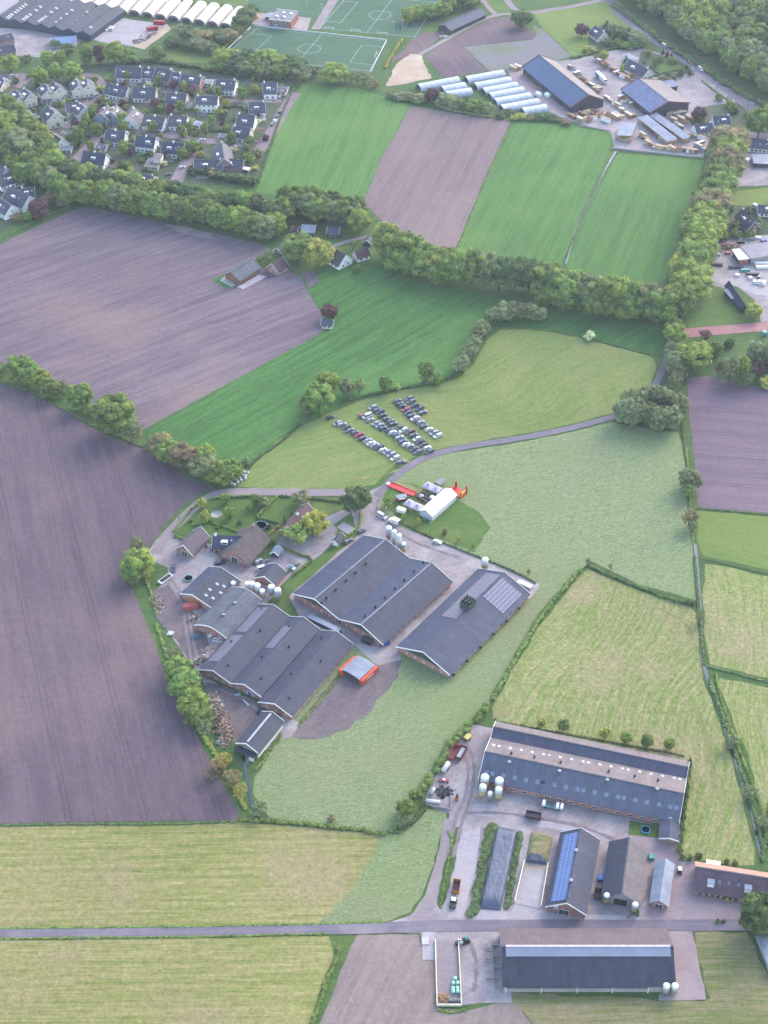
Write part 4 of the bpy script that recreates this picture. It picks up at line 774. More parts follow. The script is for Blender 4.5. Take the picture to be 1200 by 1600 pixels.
# orange containers with a shelter roof, and small containers
def container(u, v, az, ln, label, mat, name='shipping_container', wd=2.45, ht=2.6, group=None, writing=None):
    b = MB().box(-ln / 2, ln / 2, -wd / 2, wd / 2, .12, ht, mat); rb = MB()
    n = int(ln / .6)
    for i in range(n): x = -ln / 2 + (i + .5) * ln / n; rb.box(x - .1, x + .1, -wd / 2 - .05, wd / 2 + .05, .2, ht - .12, mat)
    dr = MB().box(ln / 2, ln / 2 + .06, -wd / 2 + .1, -.03, .25, ht - .15, mat).box(ln / 2, ln / 2 + .06, .03, wd / 2 - .1, .25, ht - .15, mat).rod((ln / 2 + .1, -.3, .3), (ln / 2 + .1, -.3, ht - .2), .04, GRYM).rod((ln / 2 + .1, .3, .3), (ln / 2 + .1, .3, ht - .2), .04, GRYM)
    fr = MB()
    for sx in (-1, 1):
        for sy in (-1, 1): fr.box(sx * ln / 2 - .08, sx * ln / 2 + .08, sy * wd / 2 - .08, sy * wd / 2 + .08, 0, ht + .04, mat)
    rt = simple(name, label, 'container', u, v, az, None, parts=(('shell', b), ('ribs', rb), ('door', dr), ('frame', fr)), group=group)
    if writing:
        c = bpy.data.curves.new('lettering', 'FONT'); c.body = writing; c.size = 1.5; c.extrude = .01; c.align_x = 'CENTER'; c.align_y = 'CENTER'; c.materials.append(WHT); t = bpy.data.objects.new('lettering', c); COL.objects.link(t); m_ = bpy.data.meshes.new_from_object(t.evaluated_get(bpy.context.evaluated_depsgraph_get())); bpy.data.objects.remove(t); t = link('lettering', m_, rt)
        t.location = (0, -wd / 2 - .07, ht * .5); t.rotation_euler = (R(90), 0, 0)
    return rt
az_o = math.degrees(AZ(541, 1050, 572, 1022)); az_b = math.degrees(AZ(574, 1070, 592, 1052))
a, b = G(541, 1047), G(576, 1060); yd = Vector((math.cos(R(az_o)), math.sin(R(az_o)), 0))
container(545, 1044, az_o, 10.5, 'orange shipping container farther from the pale meadow, one side of the sheet roof', ORG)
container(575, 1058, az_o, 10.5, 'orange shipping container with white lettering beside the worked dirt', ORG, writing='STEGEL')
def shelter():
    p = G(560, 1051); m = MB(); n = 8; hw = 4.6
    for i in range(n):
        x0, x1 = -hw + 2 * hw * i / n, -hw + 2 * hw * (i + 1) / n; z = lambda x: 2.95 + .7 * (1 - (x / hw) ** 2)
        m.add([(x0, -5.2, z(x0)), (x1, -5.2, z(x1)), (x1, 5.2, z(x1)), (x0, 5.2, z(x0)), (x0, -5.2, z(x0) + .08), (x1, -5.2, z(x1) + .08), (x1, 5.2, z(x1) + .08), (x0, 5.2, z(x0) + .08)], [(3, 2, 1, 0), (4, 5, 6, 7), (0, 1, 5, 4), (2, 3, 7, 6)], R_lt)
    f = MB()
    for y in (-5, 5):
        for x in (-hw + .3, hw - .3): f.rod((x, y, 0), (x, y, 2.95), .08, GRYM)
    rt = root('sheet_shelter', 'grey arched sheet roof spanning the gap between the two orange containers', 'shelter', (p.x, p.y, 0), R(az_o) - math.pi / 2); m.build('roof', rt); f.build('post', rt)
    MB().box(-hw + .2, hw - .2, -5.15, -5.05, .2, 2.9, WDK).build('mesh_screen', rt)
shelter()
container(600, 1007, 20, 4, 'blue skip container with pale lid behind the double barn corner', BLUP); container(574, 1004, -35, 4.4, 'dark grey skip container beside the blue one', WDK)
container(299, 951, 15, 6.5, 'faded red container against the workshop gable', plain('faded_red', (206, 104, 104), .6, .1, 1)); container(307, 943, 15, 6.5, 'orange container behind the faded red one', plain('faded_orange', (216, 146, 78), .6, .1, 1))
container(820, 916, math.degrees(AZ(812, 911, 834, 921)), 7, 'white flat tank container at the rear end of the solar barn', TANK, ht=1.6)
def round_pool(u, v, r, h, label, rim, inner, name, cat, sep=0, tramp=False):
    ring = MB().lathe([(r - .25, h - .1), (r - .25, h), (r, h), (r, h - .22), (r - .12, h - .22)], rim, 28); floor = MB().lathe([(r - .25, h - (.02 if tramp else .25)), (.01, h - (.02 if tramp else .25))], inner, 28)
    if tramp:
        lg = MB()
        for k in range(6): a = k * math.pi / 3; lg.rod((r * .93 * math.cos(a), r * .93 * math.sin(a), 0), (r * .93 * math.cos(a), r * .93 * math.sin(a), h - .1), .05, GRYM)
        simple(name, label, cat, u, v, 0, None, parts=(('edge_pad', ring), ('bounce_mat', floor), ('leg', lg)))
    else: simple(name, label, cat, u, v, 0, None, parts=(('rim', ring), ('water_surface', floor), ('wall', MB().lathe([(r - .12, 0), (r - .12, h - .1)], rim, 28))))
round_pool(294.5, 905, 2.1, .8, 'round trampoline with teal edge on the west farm yard', plain('teal_pad', (110, 180, 190), .6, k=1.4), plain('mesh_mat', (104, 108, 128), .7), 'trampoline', 'trampoline', tramp=True)
round_pool(1008.5, 1298, 1.75, .8, 'round blue trampoline on the fenced grass by the long barn', plain('blue_pad', (70, 160, 210), .6, k=1.4), plain('mesh_mat2', (84, 92, 110), .7), 'trampoline', 'trampoline', tramp=True)
round_pool(408, 823, 2.9, 1.1, 'round garden pool with white and blue rim behind the thatched farmhouse', plain('pool_rim', (150, 176, 214), .5), plain('pool_water', (78, 92, 112), .1, .1, spec=.8), 'swimming_pool', 'pool')
# ================= event tents =================
def pagoda(cu, cv, az, w, d, label, eave=2.5, rise=1.7, n=2, group=None):
    p = G(cu, cv, eave); rt = root('pagoda_tent', label, 'tent', (p.x, p.y, 0), R(az), group); s = w / n
    for i in range(n):
        c = -w / 2 + s * (i + .5); m = MB(); m.add([(c - s / 2, -d / 2, eave), (c + s / 2, -d / 2, eave), (c + s / 2, d / 2, eave), (c - s / 2, d / 2, eave), (c - s * .16, -d * .16, eave + rise * .42), (c + s * .16, -d * .16, eave + rise * .42), (c + s * .16, d * .16, eave + rise * .42), (c - s * .16, d * .16, eave + rise * .42), (c, 0, eave + rise)], [(0, 1, 5, 4), (1, 2, 6, 5), (2, 3, 7, 6), (3, 0, 4, 7), (4, 5, 8), (5, 6, 8), (6, 7, 8), (7, 4, 8)], LILAC)
        m.box(c - s / 2, c + s / 2, -d / 2 - .03, -d / 2, eave - .35, eave, LILAC).box(c - s / 2, c + s / 2, d / 2, d / 2 + .03, eave - .35, eave, LILAC); m.build('canopy', rt)
    for x in [-w / 2 + s * i for i in range(n + 1)]:
        for y in (-d / 2, d / 2): MB().rod((x, y, 0), (x, y, eave), .06, WHT).build('pole', rt)
    return rt
az_t = math.degrees(AZ(610, 756, 700, 797)); m_az = math.degrees(AZ(678, 810, 713, 777))
A1, B1 = (655, 798.5), (676, 808)
Bm = barn('marquee', 'big white ridge marquee standing on the mown event lawn', 'marquee', (655.5, 797.5), (675.5, 808), (714, 774), eave=3, prof=[(0, 0), (.5, 2.1), (1, 0)], rmat=plain('tent_roof', (240, 240, 248), .5, .03, 1, 1.15), wmat=plain('tent_wall', (226, 230, 242), .6, .04, 1, 1.1), trim=WHT, over=.05, trimw=.03)
for i in range(5): link('frame_bow', MB().box(0, Bm.W, -.05, .05, 0, .05, WHT).mesh('frame_bow'), Bm.rt).location = (0, Bm.L * (i + .5) / 5, 3.0)
pagoda(646.5, 789, az_t, 8.8, 4.6, 'lilac-white twin pagoda tent near the delivery vans'); pagoda(675.5, 761.5, az_t, 8.8, 4.6, 'lilac-white twin pagoda tent on the far side of the crowd')
P_ = simple('grey_tent', 'small grey tent behind the farther pagoda', 'tent', 688, 758, az_t + 80, None, parts=(('canopy', MB().box(-2.6, 2.6, -1.6, 1.6, 2.2, 2.7, plain('grey_canvas', (158, 156, 168), .7), tx=.2, ty=.8)), ('wall', MB().box(-2.5, 2.5, 1.4, 1.5, 0, 2.2, plain('grey_canvas', (158, 156, 168), .7))), ('pole', MB().rod((-2.5, -1.5, 0), (-2.5, -1.5, 2.2), .05, GRYM).rod((2.5, -1.5, 0), (2.5, -1.5, 2.2), .05, GRYM))))
simple('bounce_mat', 'long bright red inflatable runway on the event lawn', 'inflatable', 628, 765.5, math.degrees(AZ(608, 757, 647, 773)), None, parts=(('mat', MB().box(-7, 7, -1.5, 1.5, 0, .45, plain('inflatable_red', (236, 56, 56), .45, .04))), ('side_tube', MB().rod((-7, -1.6, .45), (7, -1.6, .45), .3, plain('inflatable_red', (236, 56, 56)), 8)), ('side_tube', MB().rod((-7, 1.6, .45), (7, 1.6, .45), .3, plain('inflatable_red', (236, 56, 56)), 8)), ('front_block', MB().box(-8.4, -7, -.8, .8, 0, .7, WHT))))
RI = plain('inflatable_red', (236, 56, 56)); YI = plain('inflatable_yellow', (240, 196, 60), .5, .04)
simple('bouncy_castle', 'red and yellow bouncy castle with corner towers behind the marquee', 'bouncy castle', 716, 771, az_t, None, parts=(('bed', MB().box(-3.2, 3.2, -2.6, 2.6, 0, .7, RI)), ('arch', MB().box(2.6, 3.3, -1.8, 1.8, 2.0, 2.7, YI)), ('back_wall', MB().box(-3.3, -2.7, -2.6, 2.6, .7, 2.2, RI))) + tuple(('tower', MB().lathe([(.5, 0), (.5, 3.2), (.62, 3.3), (.12, 4.4)], m_, 10, c=(x, y, 0))) for x, y, m_ in ((-2.9, -2.4, RI), (-2.9, 2.4, RI), (2.9, -2.4, YI), (2.9, 2.4, RI))))
simple('food_trailer', 'red food trailer with grey roof beside the twin pagoda tent', 'trailer', 627, 781.5, az_t + 50, None, parts=(('body', MB().box(-2.4, 2.4, -1.2, 1.2, .5, 2.4, REDP)), ('roof', MB().box(-2.5, 2.5, -1.3, 1.3, 2.4, 2.55, GRYM)), ('hatch', MB().box(-1.6, 1.6, -1.9, -1.25, 2.1, 2.2, WHT)), ('wheel', MB().lathe([(.3, -1.25), (.3, 1.25)], TYRE, 10, M=Matrix.Translation((0, 0, .3)) @ Matrix.Rotation(math.pi / 2, 4, 'X')))))
simple('box_trailer', 'white closed box trailer on the grass by the near pagoda tent', 'trailer', 627, 801, az_t + 10, None, parts=(('body', MB().box(-2, 2, -1.1, 1.1, .5, 2.5, WHT)), ('door', MB().box(-2.06, -2, -.7, .7, .7, 2.2, GRYM)), ('drawbar', MB().rod((2, 0, .5), (3.2, 0, .45), .07, BLK)), ('wheel', MB().lathe([(.3, -1.15), (.3, 1.15)], TYRE, 10, M=Matrix.Translation((0, 0, .3)) @ Matrix.Rotation(math.pi / 2, 4, 'X')))))
simple('cable_drum', 'round grey generator lying by the marquee corner', 'generator', 665, 811, 0, MB().lathe([(1, 0), (1, .5), (.8, .6), (.3, .6), (.3, .45)], GRYM, 16))
# people: one continuous skinned body each, sitting or standing at the tents
def person_mesh(pose, top, legs_m, seed):
    bmv = [(0, 0, .95, .15), (0, 0, 1.2, .17), (0, 0, 1.42, .16), (0, 0, 1.55, .065), (0, .02, 1.7, .11)]; e = [(0, 1), (1, 2), (2, 3), (3, 4)]; r = random.Random(seed)
    for s in (-1, 1):
        k = len(bmv); f = r.uniform(-.15, .25)
        if pose == 'sit': bmv += [(s * .1, .02, .5, .1), (s * .12, .42, .52, .08), (s * .12, .45, .1, .055), (s * .12, .58, .05, .05)]
        else: bmv += [(s * .1, 0, .88, .1), (s * .12, f * .4, .5, .075), (s * .13, f * .2, .1, .05), (s * .13, .14 + f * .2, .04, .05)]
        e += [(0, k), (k, k + 1), (k + 1, k + 2), (k + 2, k + 3)]; k2 = len(bmv)
        bmv += [(s * .2, 0, 1.4, .07), (s * .27, .05 + f * .3, 1.12, .05), (s * .22, .25 + f * .2, .98, .04), (s * .2, .33 + f * .2, 1.0, .038)]; e += [(2, k2), (k2, k2 + 1), (k2 + 1, k2 + 2), (k2 + 2, k2 + 3)]
    if pose == 'sit': bmv = [(x, y, z - .45 if i < 5 or (i - 5) % 8 >= 4 else z, rr) for i, (x, y, z, rr) in enumerate(bmv)]
    me = bpy.data.meshes.new('p'); me.from_pydata([b[:3] for b in bmv], e, []); o = bpy.data.objects.new('p', me); COL.objects.link(o); o.modifiers.new('s', 'SKIN')
    for i, b in enumerate(bmv): me.skin_vertices[0].data[i].radius = (b[3], b[3] * .8); me.skin_vertices[0].data[i].use_root = (i == 0)
    dg = bpy.context.evaluated_depsgraph_get(); m2 = bpy.data.meshes.new_from_object(o.evaluated_get(dg)); bpy.data.objects.remove(o); m2.name = 'body'
    m2.materials.clear(); [m2.materials.append(m) for m in (plain('skin', (206, 164, 142), .6), top, legs_m, plain('dark_hair', (70, 58, 54), .8))]; dz = .45 if pose == 'sit' else 0
    for p in m2.polygons:
        c = p.center; p.use_smooth = True; z = c.z + dz; ax = abs(c.x)
        p.material_index = (3 if z > 1.68 or (z > 1.6 and c.y < 0) else 0) if z > 1.5 else (0 if ax > .17 and z < 1.06 and c.y > .18 and z > .9 else (1 if z > .95 else 2))
    return m2
PM = [person_mesh(ps, plain('shirt_' + n, c, .8), plain('trousers_' + n2, c2, .8), i) for i, (ps, n, c, n2, c2) in enumerate((('stand', 'dark', (62, 62, 78), 'blue', (66, 76, 104)), ('stand', 'white', (226, 226, 230), 'blue', (66, 76, 104)), ('sit', 'dark', (62, 62, 78), 'black', (48, 48, 56)), ('sit', 'pink', (206, 120, 160), 'blue', (66, 76, 104)), ('sit', 'white', (226, 226, 230), 'grey', (120, 120, 130)), ('stand', 'red', (190, 70, 80), 'black', (48, 48, 56))))]
PL = ['person standing in dark clothes among the event tables', 'person standing in a white top among the event tables', 'person seated in dark clothes among the event tables', 'person seated in a pink top among the event tables', 'person seated in a white top among the event tables', 'person standing in a red top among the event tables']
prr = random.Random(5); qa, qb, qc, qd = [G(*p) for p in ((648, 777), (661, 768), (688, 777), (668, 791))]
TBW = plain('table_wood', (128, 114, 112), .8)
TABM = MB().box(-1.1, 1.1, -.4, .4, .72, .78, TBW).box(-1.1, 1.1, -.85, -.6, .42, .46, TBW).box(-1.1, 1.1, .6, .85, .42, .46, TBW)
for x in (-.9, .9): TABM.box(x - .04, x + .04, -.8, .8, .0, .42, WOODB).box(x - .04, x + .04, -.35, .35, .42, .72, WOODB)
TABM = TABM.mesh('picnic_table'); PARM = [MB().add([(0, 0, 2.9)] + [(1.25 * math.cos(k * 1.047), 1.25 * math.sin(k * 1.047), 2.4) for k in range(6)], [(0, k + 1, (k + 1) % 6 + 1) for k in range(6)], m_).mesh('canopy') for m_ in (WHT, LILAC)]
spots = []
for i in range(4):
    for j in range(3):
        s, t = (i + .5) / 4, (j + .5) / 3; p = qa * (1 - s) * (1 - t) + qb * (1 - s) * t + qc * s * t + qd * s * (1 - t); spots.append(p)
for i, p in enumerate(spots):
    a = R(az_t + prr.uniform(-15, 15)); o = link('picnic_table', TABM); o.location = (p.x, p.y, 0); o.rotation_euler = (0, 0, a); tag(o, 'wooden picnic table in the crowd between the tents', 'table', 'picnic tables between the tents')
    if i in (3, 10):
        rt = root('parasol', ['round parasol over a picnic table, white and half seen in the crowd', 'round lilac-white parasol over a picnic table in the crowd'][i % 2], 'parasol', (p.x, p.y, 0), 0, 'parasols between the tents'); link('canopy', PARM[i % 2], rt); MB().rod((0, 0, 0), (0, 0, 2.9), .03, GRYM, 5).build('pole', rt)
    for k in range(4):
        if prr.random() < .92:
            m_ = prr.choice((2, 3, 4, 2)); o = link('person', PM[m_]); sx = prr.choice((-.6, .6)); sy = (-.72, .72)[k % 2]; q = Matrix.Rotation(a, 3, 'Z') @ Vector((sx if k < 2 else -sx, sy, 0)); o.location = (p.x + q.x, p.y + q.y, .0); o.rotation_euler = (0, 0, a + (0 if sy < 0 else math.pi)); tag(o, PL[m_], 'person', 'people at the tent party')
for k in range(46):
    s, t = prr.random(), prr.random(); p = qa * (1 - s) * (1 - t) + qb * (1 - s) * t + qc * s * t + qd * s * (1 - t)
    if min((p - q).length for q in spots) < 1.2: continue
    m_ = prr.choice((0, 1, 0, 5)); o = link('person', PM[m_]); o.location = (p.x, p.y, 0); o.rotation_euler = (0, 0, prr.uniform(0, 6.28)); tag(o, PL[m_], 'person', 'people at the tent party')
o = link('person', PM[0].copy()); p = G(280, 812); o.location = (p.x, p.y, .1); tag(o, 'person in dark clothes walking alone on the farm lane', 'person')
# lamp posts on the event lawn
for i, (u, v) in enumerate(((603, 812), (672, 836))):
    simple('lamp_post', ['tall thin lamp post beside the white van', 'tall thin lamp post on the verge below the event lawn'][i], 'lamp post', u, v, 0, None, parts=(('pole', MB().rod((0, 0, 0), (0, 0, 7.5), .09, GRYM)), ('lamp_head', MB().box(-.3, .5, -.18, .18, 7.4, 7.6, SKYL))))
# vehicles on the farm
def carpx(u, v, u2, v2, kind, colour, label, **k):
    p = G(u, v); q = G(u2, v2) - p; return car(p, math.atan2(q.y, q.x), kind, colour, label, **k)
carpx(597, 808, 602, 811, 'van', 'white', 'white van parked beside the tall lamp post', cat='van'); carpx(683, 848.5, 690, 850, 'hatch', 'white', 'white car alone on the yard above the double barn')
def boxvan(u, v, az, label):
    simple('box_van', label, 'van', u, v, az, None, parts=(('cargo_box', MB().box(-2.4, 1.4, -1.1, 1.1, .5, 2.9, WHT)), ('cab', MB().box(1.45, 3.1, -1, 1, .4, 1.9, WHT, tx=.35, ty=.1)), ('windscreen', MB().box(2.65, 2.95, -.85, .85, 1.25, 1.75, GLS)), ('rear_door', MB().box(-2.45, -2.4, -.9, .9, .6, 2.7, WDK)), *[('wheel', MB().lathe([(.38, -.15), (.38, .15)], TYRE, 12, M=Matrix.Translation((x, y, .38)) @ Matrix.Rotation(math.pi / 2, 4, 'X'))) for x in (-1.6, 2.3) for y in (-.95, .95)]))
boxvan(617, 818, math.degrees(AZ(625, 820, 608, 813)), 'white box van with a blue cab patch nearest the event lawn')
carpx(565, 832, 570, 829, 'hatch', 'dark grey', 'dark car at the far corner of the double barn'); carpx(545, 847, 553, 843, 'estate', 'grey', 'grey estate car beside the clipped hedge at the double barn'); carpx(344, 881, 353, 879, 'estate', 'black', 'black car in front of the thatched farmhouse'); carpx(352, 878, 358, 876, 'hatch', 'dark grey', 'dark car behind the black one at the thatched farmhouse') if 0 else None
carpx(404, 879, 409, 875, 'hatch', 'silver', 'silver car by the farmhouse garden wall'); carpx(414, 880, 418, 876, 'hatch', 'dark grey', 'dark grey car next to the silver one by the garden'); carpx(411, 889, 417, 887, 'van', 'white', 'white van beside the low brick shed', cat='van')
carpx(271, 889, 270, 896, 'saloon', 'dark grey', 'dark grey car parked on the lane edge above the long trailer'); 
simple('flat_trailer', 'long pale-rimmed trailer full of black goods on the west yard', 'trailer', 259, 906, math.degrees(AZ(250, 913, 268, 900)), None, parts=(('bed', MB().box(-3.6, 3.6, -1.2, 1.2, .5, .7, WHT).box(-3.6, 3.6, -1.25, -1.1, .7, 1.2, WHT).box(-3.6, 3.6, 1.1, 1.25, .7, 1.2, WHT).box(-3.6, -3.45, -1.1, 1.1, .7, 1.2, WHT)), ('load', MB().box(-2.6, 3.1, -1, 1, .7, 1.3, BLK, tx=.4, ty=.3)), ('wheel', MB().lathe([(.35, -1.2), (.35, 1.2)], TYRE, 10, M=Matrix.Translation((0, 0, .35)) @ Matrix.Rotation(math.pi / 2, 4, 'X')))))
simple('boat_trailer', 'small white and blue covered trailer on the paved yard behind the brick shed', 'trailer', 456, 889, -40, None, parts=(('hull', MB().box(-1.8, 1.8, -.8, .8, .5, 1.3, WHT, tx=.1)), ('cover', MB().box(-1.6, 1.0, -.7, .7, 1.3, 1.7, plain('blue_cover', (120, 150, 190), .6), tx=.4, ty=.3)), ('wheel', MB().lathe([(.28, -.9), (.28, .9)], TYRE, 10, M=Matrix.Translation((0, 0, .28)) @ Matrix.Rotation(math.pi / 2, 4, 'X')))))
# debris, logs, timber
def pile(u, v, az, n, ext, hmax, label, name, mats, sz, kind='stuff', cat=None, long=1):
    p = G(u, v); r = random.Random(int(u * 3 + v)); m = MB()
    for i in range(n):
        x, y = r.gauss(0, ext[0] * .4), r.gauss(0, ext[1] * .4); z = max(0, hmax * (1 - (x / ext[0]) ** 2 - (y / ext[1]) ** 2)) * r.random(); s = sz * r.uniform(.6, 1.3)
        m.box(-s * long, s * long, -s * .5, s * .5, -s * .35, s * .35, r.choice(mats), M=Matrix.Translation((x, y, z + s * .3)) @ Matrix.Rotation(r.uniform(0, 6.28), 4, 'Z') @ Matrix.Rotation(r.uniform(-.5, .5), 4, 'X'))
    o = m.build(name); o.location = (p.x, p.y, 0); o.rotation_euler = (0, 0, R(az)); return tag(o, label, cat, kind=kind)
LOGM = [plain('split_log', (196, 168, 146), .9, .2, 2), plain('log_bark', (136, 118, 112), .9, .2, 2), plain('log_end', (178, 150, 132), .9, .2, 2)]
RUB = [plain('rubble_grey', (166, 162, 172), .9, .2, 2), plain('rubble_pale', (206, 202, 208), .9, .15, 2), plain('rubble_brown', (150, 128, 116), .9, .2, 2)]
pile(350, 1138, 100, 520, (11, 4.2), 2.4, 'heap of split logs beside the small barn', 'log_heap', LOGM, .42); pile(337, 1100, 110, 120, (6, 3), 1, 'scattered planks above the log heap', 'plank_debris', LOGM + RUB, .5, long=1.6); pile(345, 1160, 90, 60, (2.5, 2), .8, 'pale scrap at the end of the log heap', 'scrap_debris', RUB, .5)
pile(313, 1033, 40, 130, (5, 2.5), 1.6, 'grey rubble heap at the corner of the triple barn', 'rubble_heap', RUB, .45); pile(248, 940, 110, 90, (8, 2.5), .6, 'loose wood and rubble along the brown yard', 'yard_debris', LOGM + RUB, .4); pile(268, 990, 0, 30, (1.6, 1.2), .7, 'white sheets heaped beside the track', 'white_debris', [WHT, TANK], .5)
pile(300, 968, 45, 70, (4, 1.6), 1.2, 'wood and bags stacked before the rounded barn', 'yard_debris', LOGM + RUB, .5); pile(307, 997, 0, 70, (2, 1.6), .8, 'teal netting heaped in front of the rounded barn', 'netting_heap', [plain('teal_net', (84, 136, 148), .8)], .4); pile(332, 1012, 30, 60, (5, 3), .3, 'sandy spill between the barns', 'sand_spill', [M_sand], .4)
simple('pallet_rack', 'white metal rack lying by the rounded barn', 'rack', 340, 1001, -10, MB().box(-2, 2, -.9, -.7, 0, .7, WHT).box(-2, 2, .7, .9, 0, .7, WHT).box(-2, -1.8, -.7, .7, .5, .7, WHT).box(1.8, 2, -.7, .7, .5, .7, WHT).box(-.1, .1, -.7, .7, .5, .7, WHT))
simple('water_tub', 'white oval tub beside the metal rack', 'tub', 328, 995, 0, MB().lathe([(.7, 0), (.95, .8), (.8, .8), (.6, .3)], WHT, 14))
simple('plastic_crate', 'white-blue crate on the grass before the triple barn', 'crate', 371, 1085, 20, MB().box(-1.1, 1.1, -.7, .7, 0, .6, WHT, tx=.05, ty=.05).box(-1, 1, -.6, .6, .6, .66, SKYB)); simple('white_beam', 'long white beam lying on the yard grass', 'beam', 384, 1098, math.degrees(AZ(380, 1094, 388, 1102)), MB().box(-2.2, 2.2, -.15, .15, 0, .3, WHT)); simple('black_tank', 'black tank at the rear corner of the small barn', 'tank', 405, 1115, 0, MB().lathe([(.9, 0), (.95, .9), (.7, 1.3), (.2, 1.4)], BLK, 14))
# white bales by the lane
bm_ = MB().lathe([(.52, 0), (.62, .12), (.62, 1.1), (.5, 1.22), (.1, 1.24)], plain('bale_wrap', (214, 226, 236), .4, .05, 1, 1.1), 14).mesh('wrapped_bale')
for u, v in ((1085, 770), (1100, 776), (1116, 765), (1131, 756), (1108, 751), (1125, 743), (1140, 731), (1150, 746), (1153, 735), (1148, 717), (1163, 721)):
    p = G(u / 3, 500 + v / 3); o = link('wrapped_bale', bm_); o.location = p; tag(o, 'white wrapped bale in the cluster beside the lane and hedge', 'bale', 'white bales beside the lane')
# garden features
simple('round_terrace', 'round stone terrace on the lawn between the garden trees', 'terrace', 337.5, 804, 0, MB().lathe([(2.6, 0), (2.6, .18), (2.2, .2), (2.2, .15), (.01, .15)], CONC, 24))
simple('play_tower', 'small orange and red play frame under the yard tree', 'play frame', 443, 838, 20, MB().box(-1, 1, -1, 1, 1.4, 1.5, WOOD).box(-1, -.85, -1, -.85, 0, 2.6, REDP).box(.85, 1, .85, 1, 0, 2.6, REDP).box(-1, -.85, .85, 1, 0, 2.6, ORG).box(.85, 1, -1, -.85, 0, 2.6, ORG).box(-1.1, 1.1, -1.1, 1.1, 2.6, 2.8, ORG, tx=.8, ty=.8))
# ================= parked cars in the mown field =================
def row(pts, fmt, group, cols, yaw0, z=(500, 590, 5.4545)):
    r = random.Random(len(pts))
    for i, (a, b) in enumerate(pts):
        c = cols.get(i) or r.choice(('dark grey', 'grey', 'black', 'dark blue', 'dark grey', 'silver', 'maroon', 'blue')); k = r.choice(('hatch', 'hatch', 'saloon', 'estate', 'estate')) if not (c == 'white' and i == 99) else 'van'
        if fmt[1] == 'b' and i == 1: k = 'van'
        p = G(z[0] + a / z[2], z[1] + b / z[2], .6); car(p, R(yaw0 + r.uniform(-4, 4) + (180 if r.random() < .5 else 0)), k, c, fmt[0] % (c, {'hatch': 'hatchback', 'saloon': 'saloon', 'estate': 'estate car', 'van': 'van'}[k], ordw(i)), group, cat='van' if k == 'van' else 'car')
yw = math.degrees(AZ(566, 652, 582, 646))
car(G(516.5, 654), R(yw), 'hatch', 'dark grey', 'dark grey car alone beside the trees, away from the parked rows')
row([(150, 390), (190, 400), (225, 425), (255, 450), (298, 470), (333, 490), (372, 517), (407, 537), (437, 560), (467, 577), (503, 595), (536, 618), (571, 637), (607, 657), (640, 687), (692, 720)], ('%s %s, %s from the trees in the westernmost parked row', 'a'), 'cars in the west row', {5: 'red', 1: 'silver', 7: 'silver', 8: 'white', 9: 'silver', 11: 'white', 14: 'white', 3: 'grey', 15: 'grey'}, yw)
row([(450, 255), (487, 277), (517, 290), (535, 322), (565, 353), (600, 373), (625, 397), (677, 428), (710, 450), (768, 465), (800, 493), (826, 523), (853, 547), (880, 573), (914, 600), (932, 633)], ('%s %s, %s from the trees on the east side of the double row', 'c'), 'cars in the double row', {8: 'white', 11: 'white', 14: 'white', 9: 'maroon', 13: 'maroon', 3: 'black'}, yw)
row([(360, 325), (400, 330), (427, 362), (475, 392), (508, 408), (536, 432), (590, 448), (620, 468), (652, 490), (678, 513), (708, 545), (733, 570), (767, 585), (803, 610), (833, 635)], ('%s %s, %s from the trees on the west side of the double row', 'b'), 'cars in the double row', {0: 'red', 1: 'white', 7: 'white', 9: 'silver', 11: 'white', 12: 'silver', 2: 'silver', 4: 'silver'}, yw)
row([(657, 198), (678, 225), (703, 245), (732, 272), (753, 298), (782, 325), (810, 347), (833, 365), (860, 382), (888, 415), (930, 442), (972, 473), (1003, 497)], ('%s %s, %s from the hedge in the long eastern row', 'd'), 'cars in the east row', {3: 'red', 6: 'white', 10: 'white', 11: 'silver', 12: 'white', 8: 'silver'}, yw)
row([(758, 178), (775, 205), (808, 240), (850, 265), (878, 298)], ('%s %s, %s from the hedge in the short easternmost row', 'e'), 'cars in the short row', {1: 'grey', 0: 'grey', 3: 'dark blue'}, yw)
# ================= south-east farm =================
B = barn('long_barn', 'longest barn with two blue-grey roofs, sunlit slopes coloured tan and rows of square rooflights', 'barn', (774.6, 1128), (751, 1218), (1061, 1285), eave=3.6, prof=[(0, 0), (.155, 2.1), (.30, .5), (.66, 4.3), (1, 0)], rmat=R_slate, over=.4, rmats=[R_tan, R_slate, R_tan, roofmat('blue_grey_roof', (86, 92, 116), (96, 102, 126))], trimw=.35)  # sunlight painted in: tan on far-facing slopes, blue-grey on near-facing ones
for a, b in ((757, 221), (800, 229), (886, 245), (972, 260), (1058, 276), (1146, 292), (1190, 299)): rooflight(B, 620 + a / 5, 1120 + b / 5)
for a, b in ((85, 278), (163, 291), (245, 306), (327, 321), (367, 329), (449, 344), (530, 358), (612, 373), (653, 381), (736, 396), (818, 411), (902, 426), (985, 441), (1026, 449)): rooflight(B, 840 + a / 4.615, 1120 + b / 4.615)
for a, b in ((702, 437), (746, 444), (833, 460), (922, 476), (1011, 493), (1099, 509), (1142, 517)): rooflight(B, 620 + a / 5, 1120 + b / 5, SKYB, (1.7, 1.5), 'pale_rooflight')
for a, b in ((40, 477), (122, 492), (205, 508), (288, 523), (329, 531), (412, 546), (496, 562), (580, 577), (621, 585), (705, 601), (789, 617), (875, 632), (958, 649), (1000, 656)): rooflight(B, 840 + a / 4.615, 1120 + b / 4.615, SKYB, (1.7, 1.5), 'pale_rooflight')
for u, v in ((799, 1178), (835, 1184), (876, 1192), (951, 1206), (991.5, 1213.5), (1028, 1220)): vent(B, u, v, .4, 1)
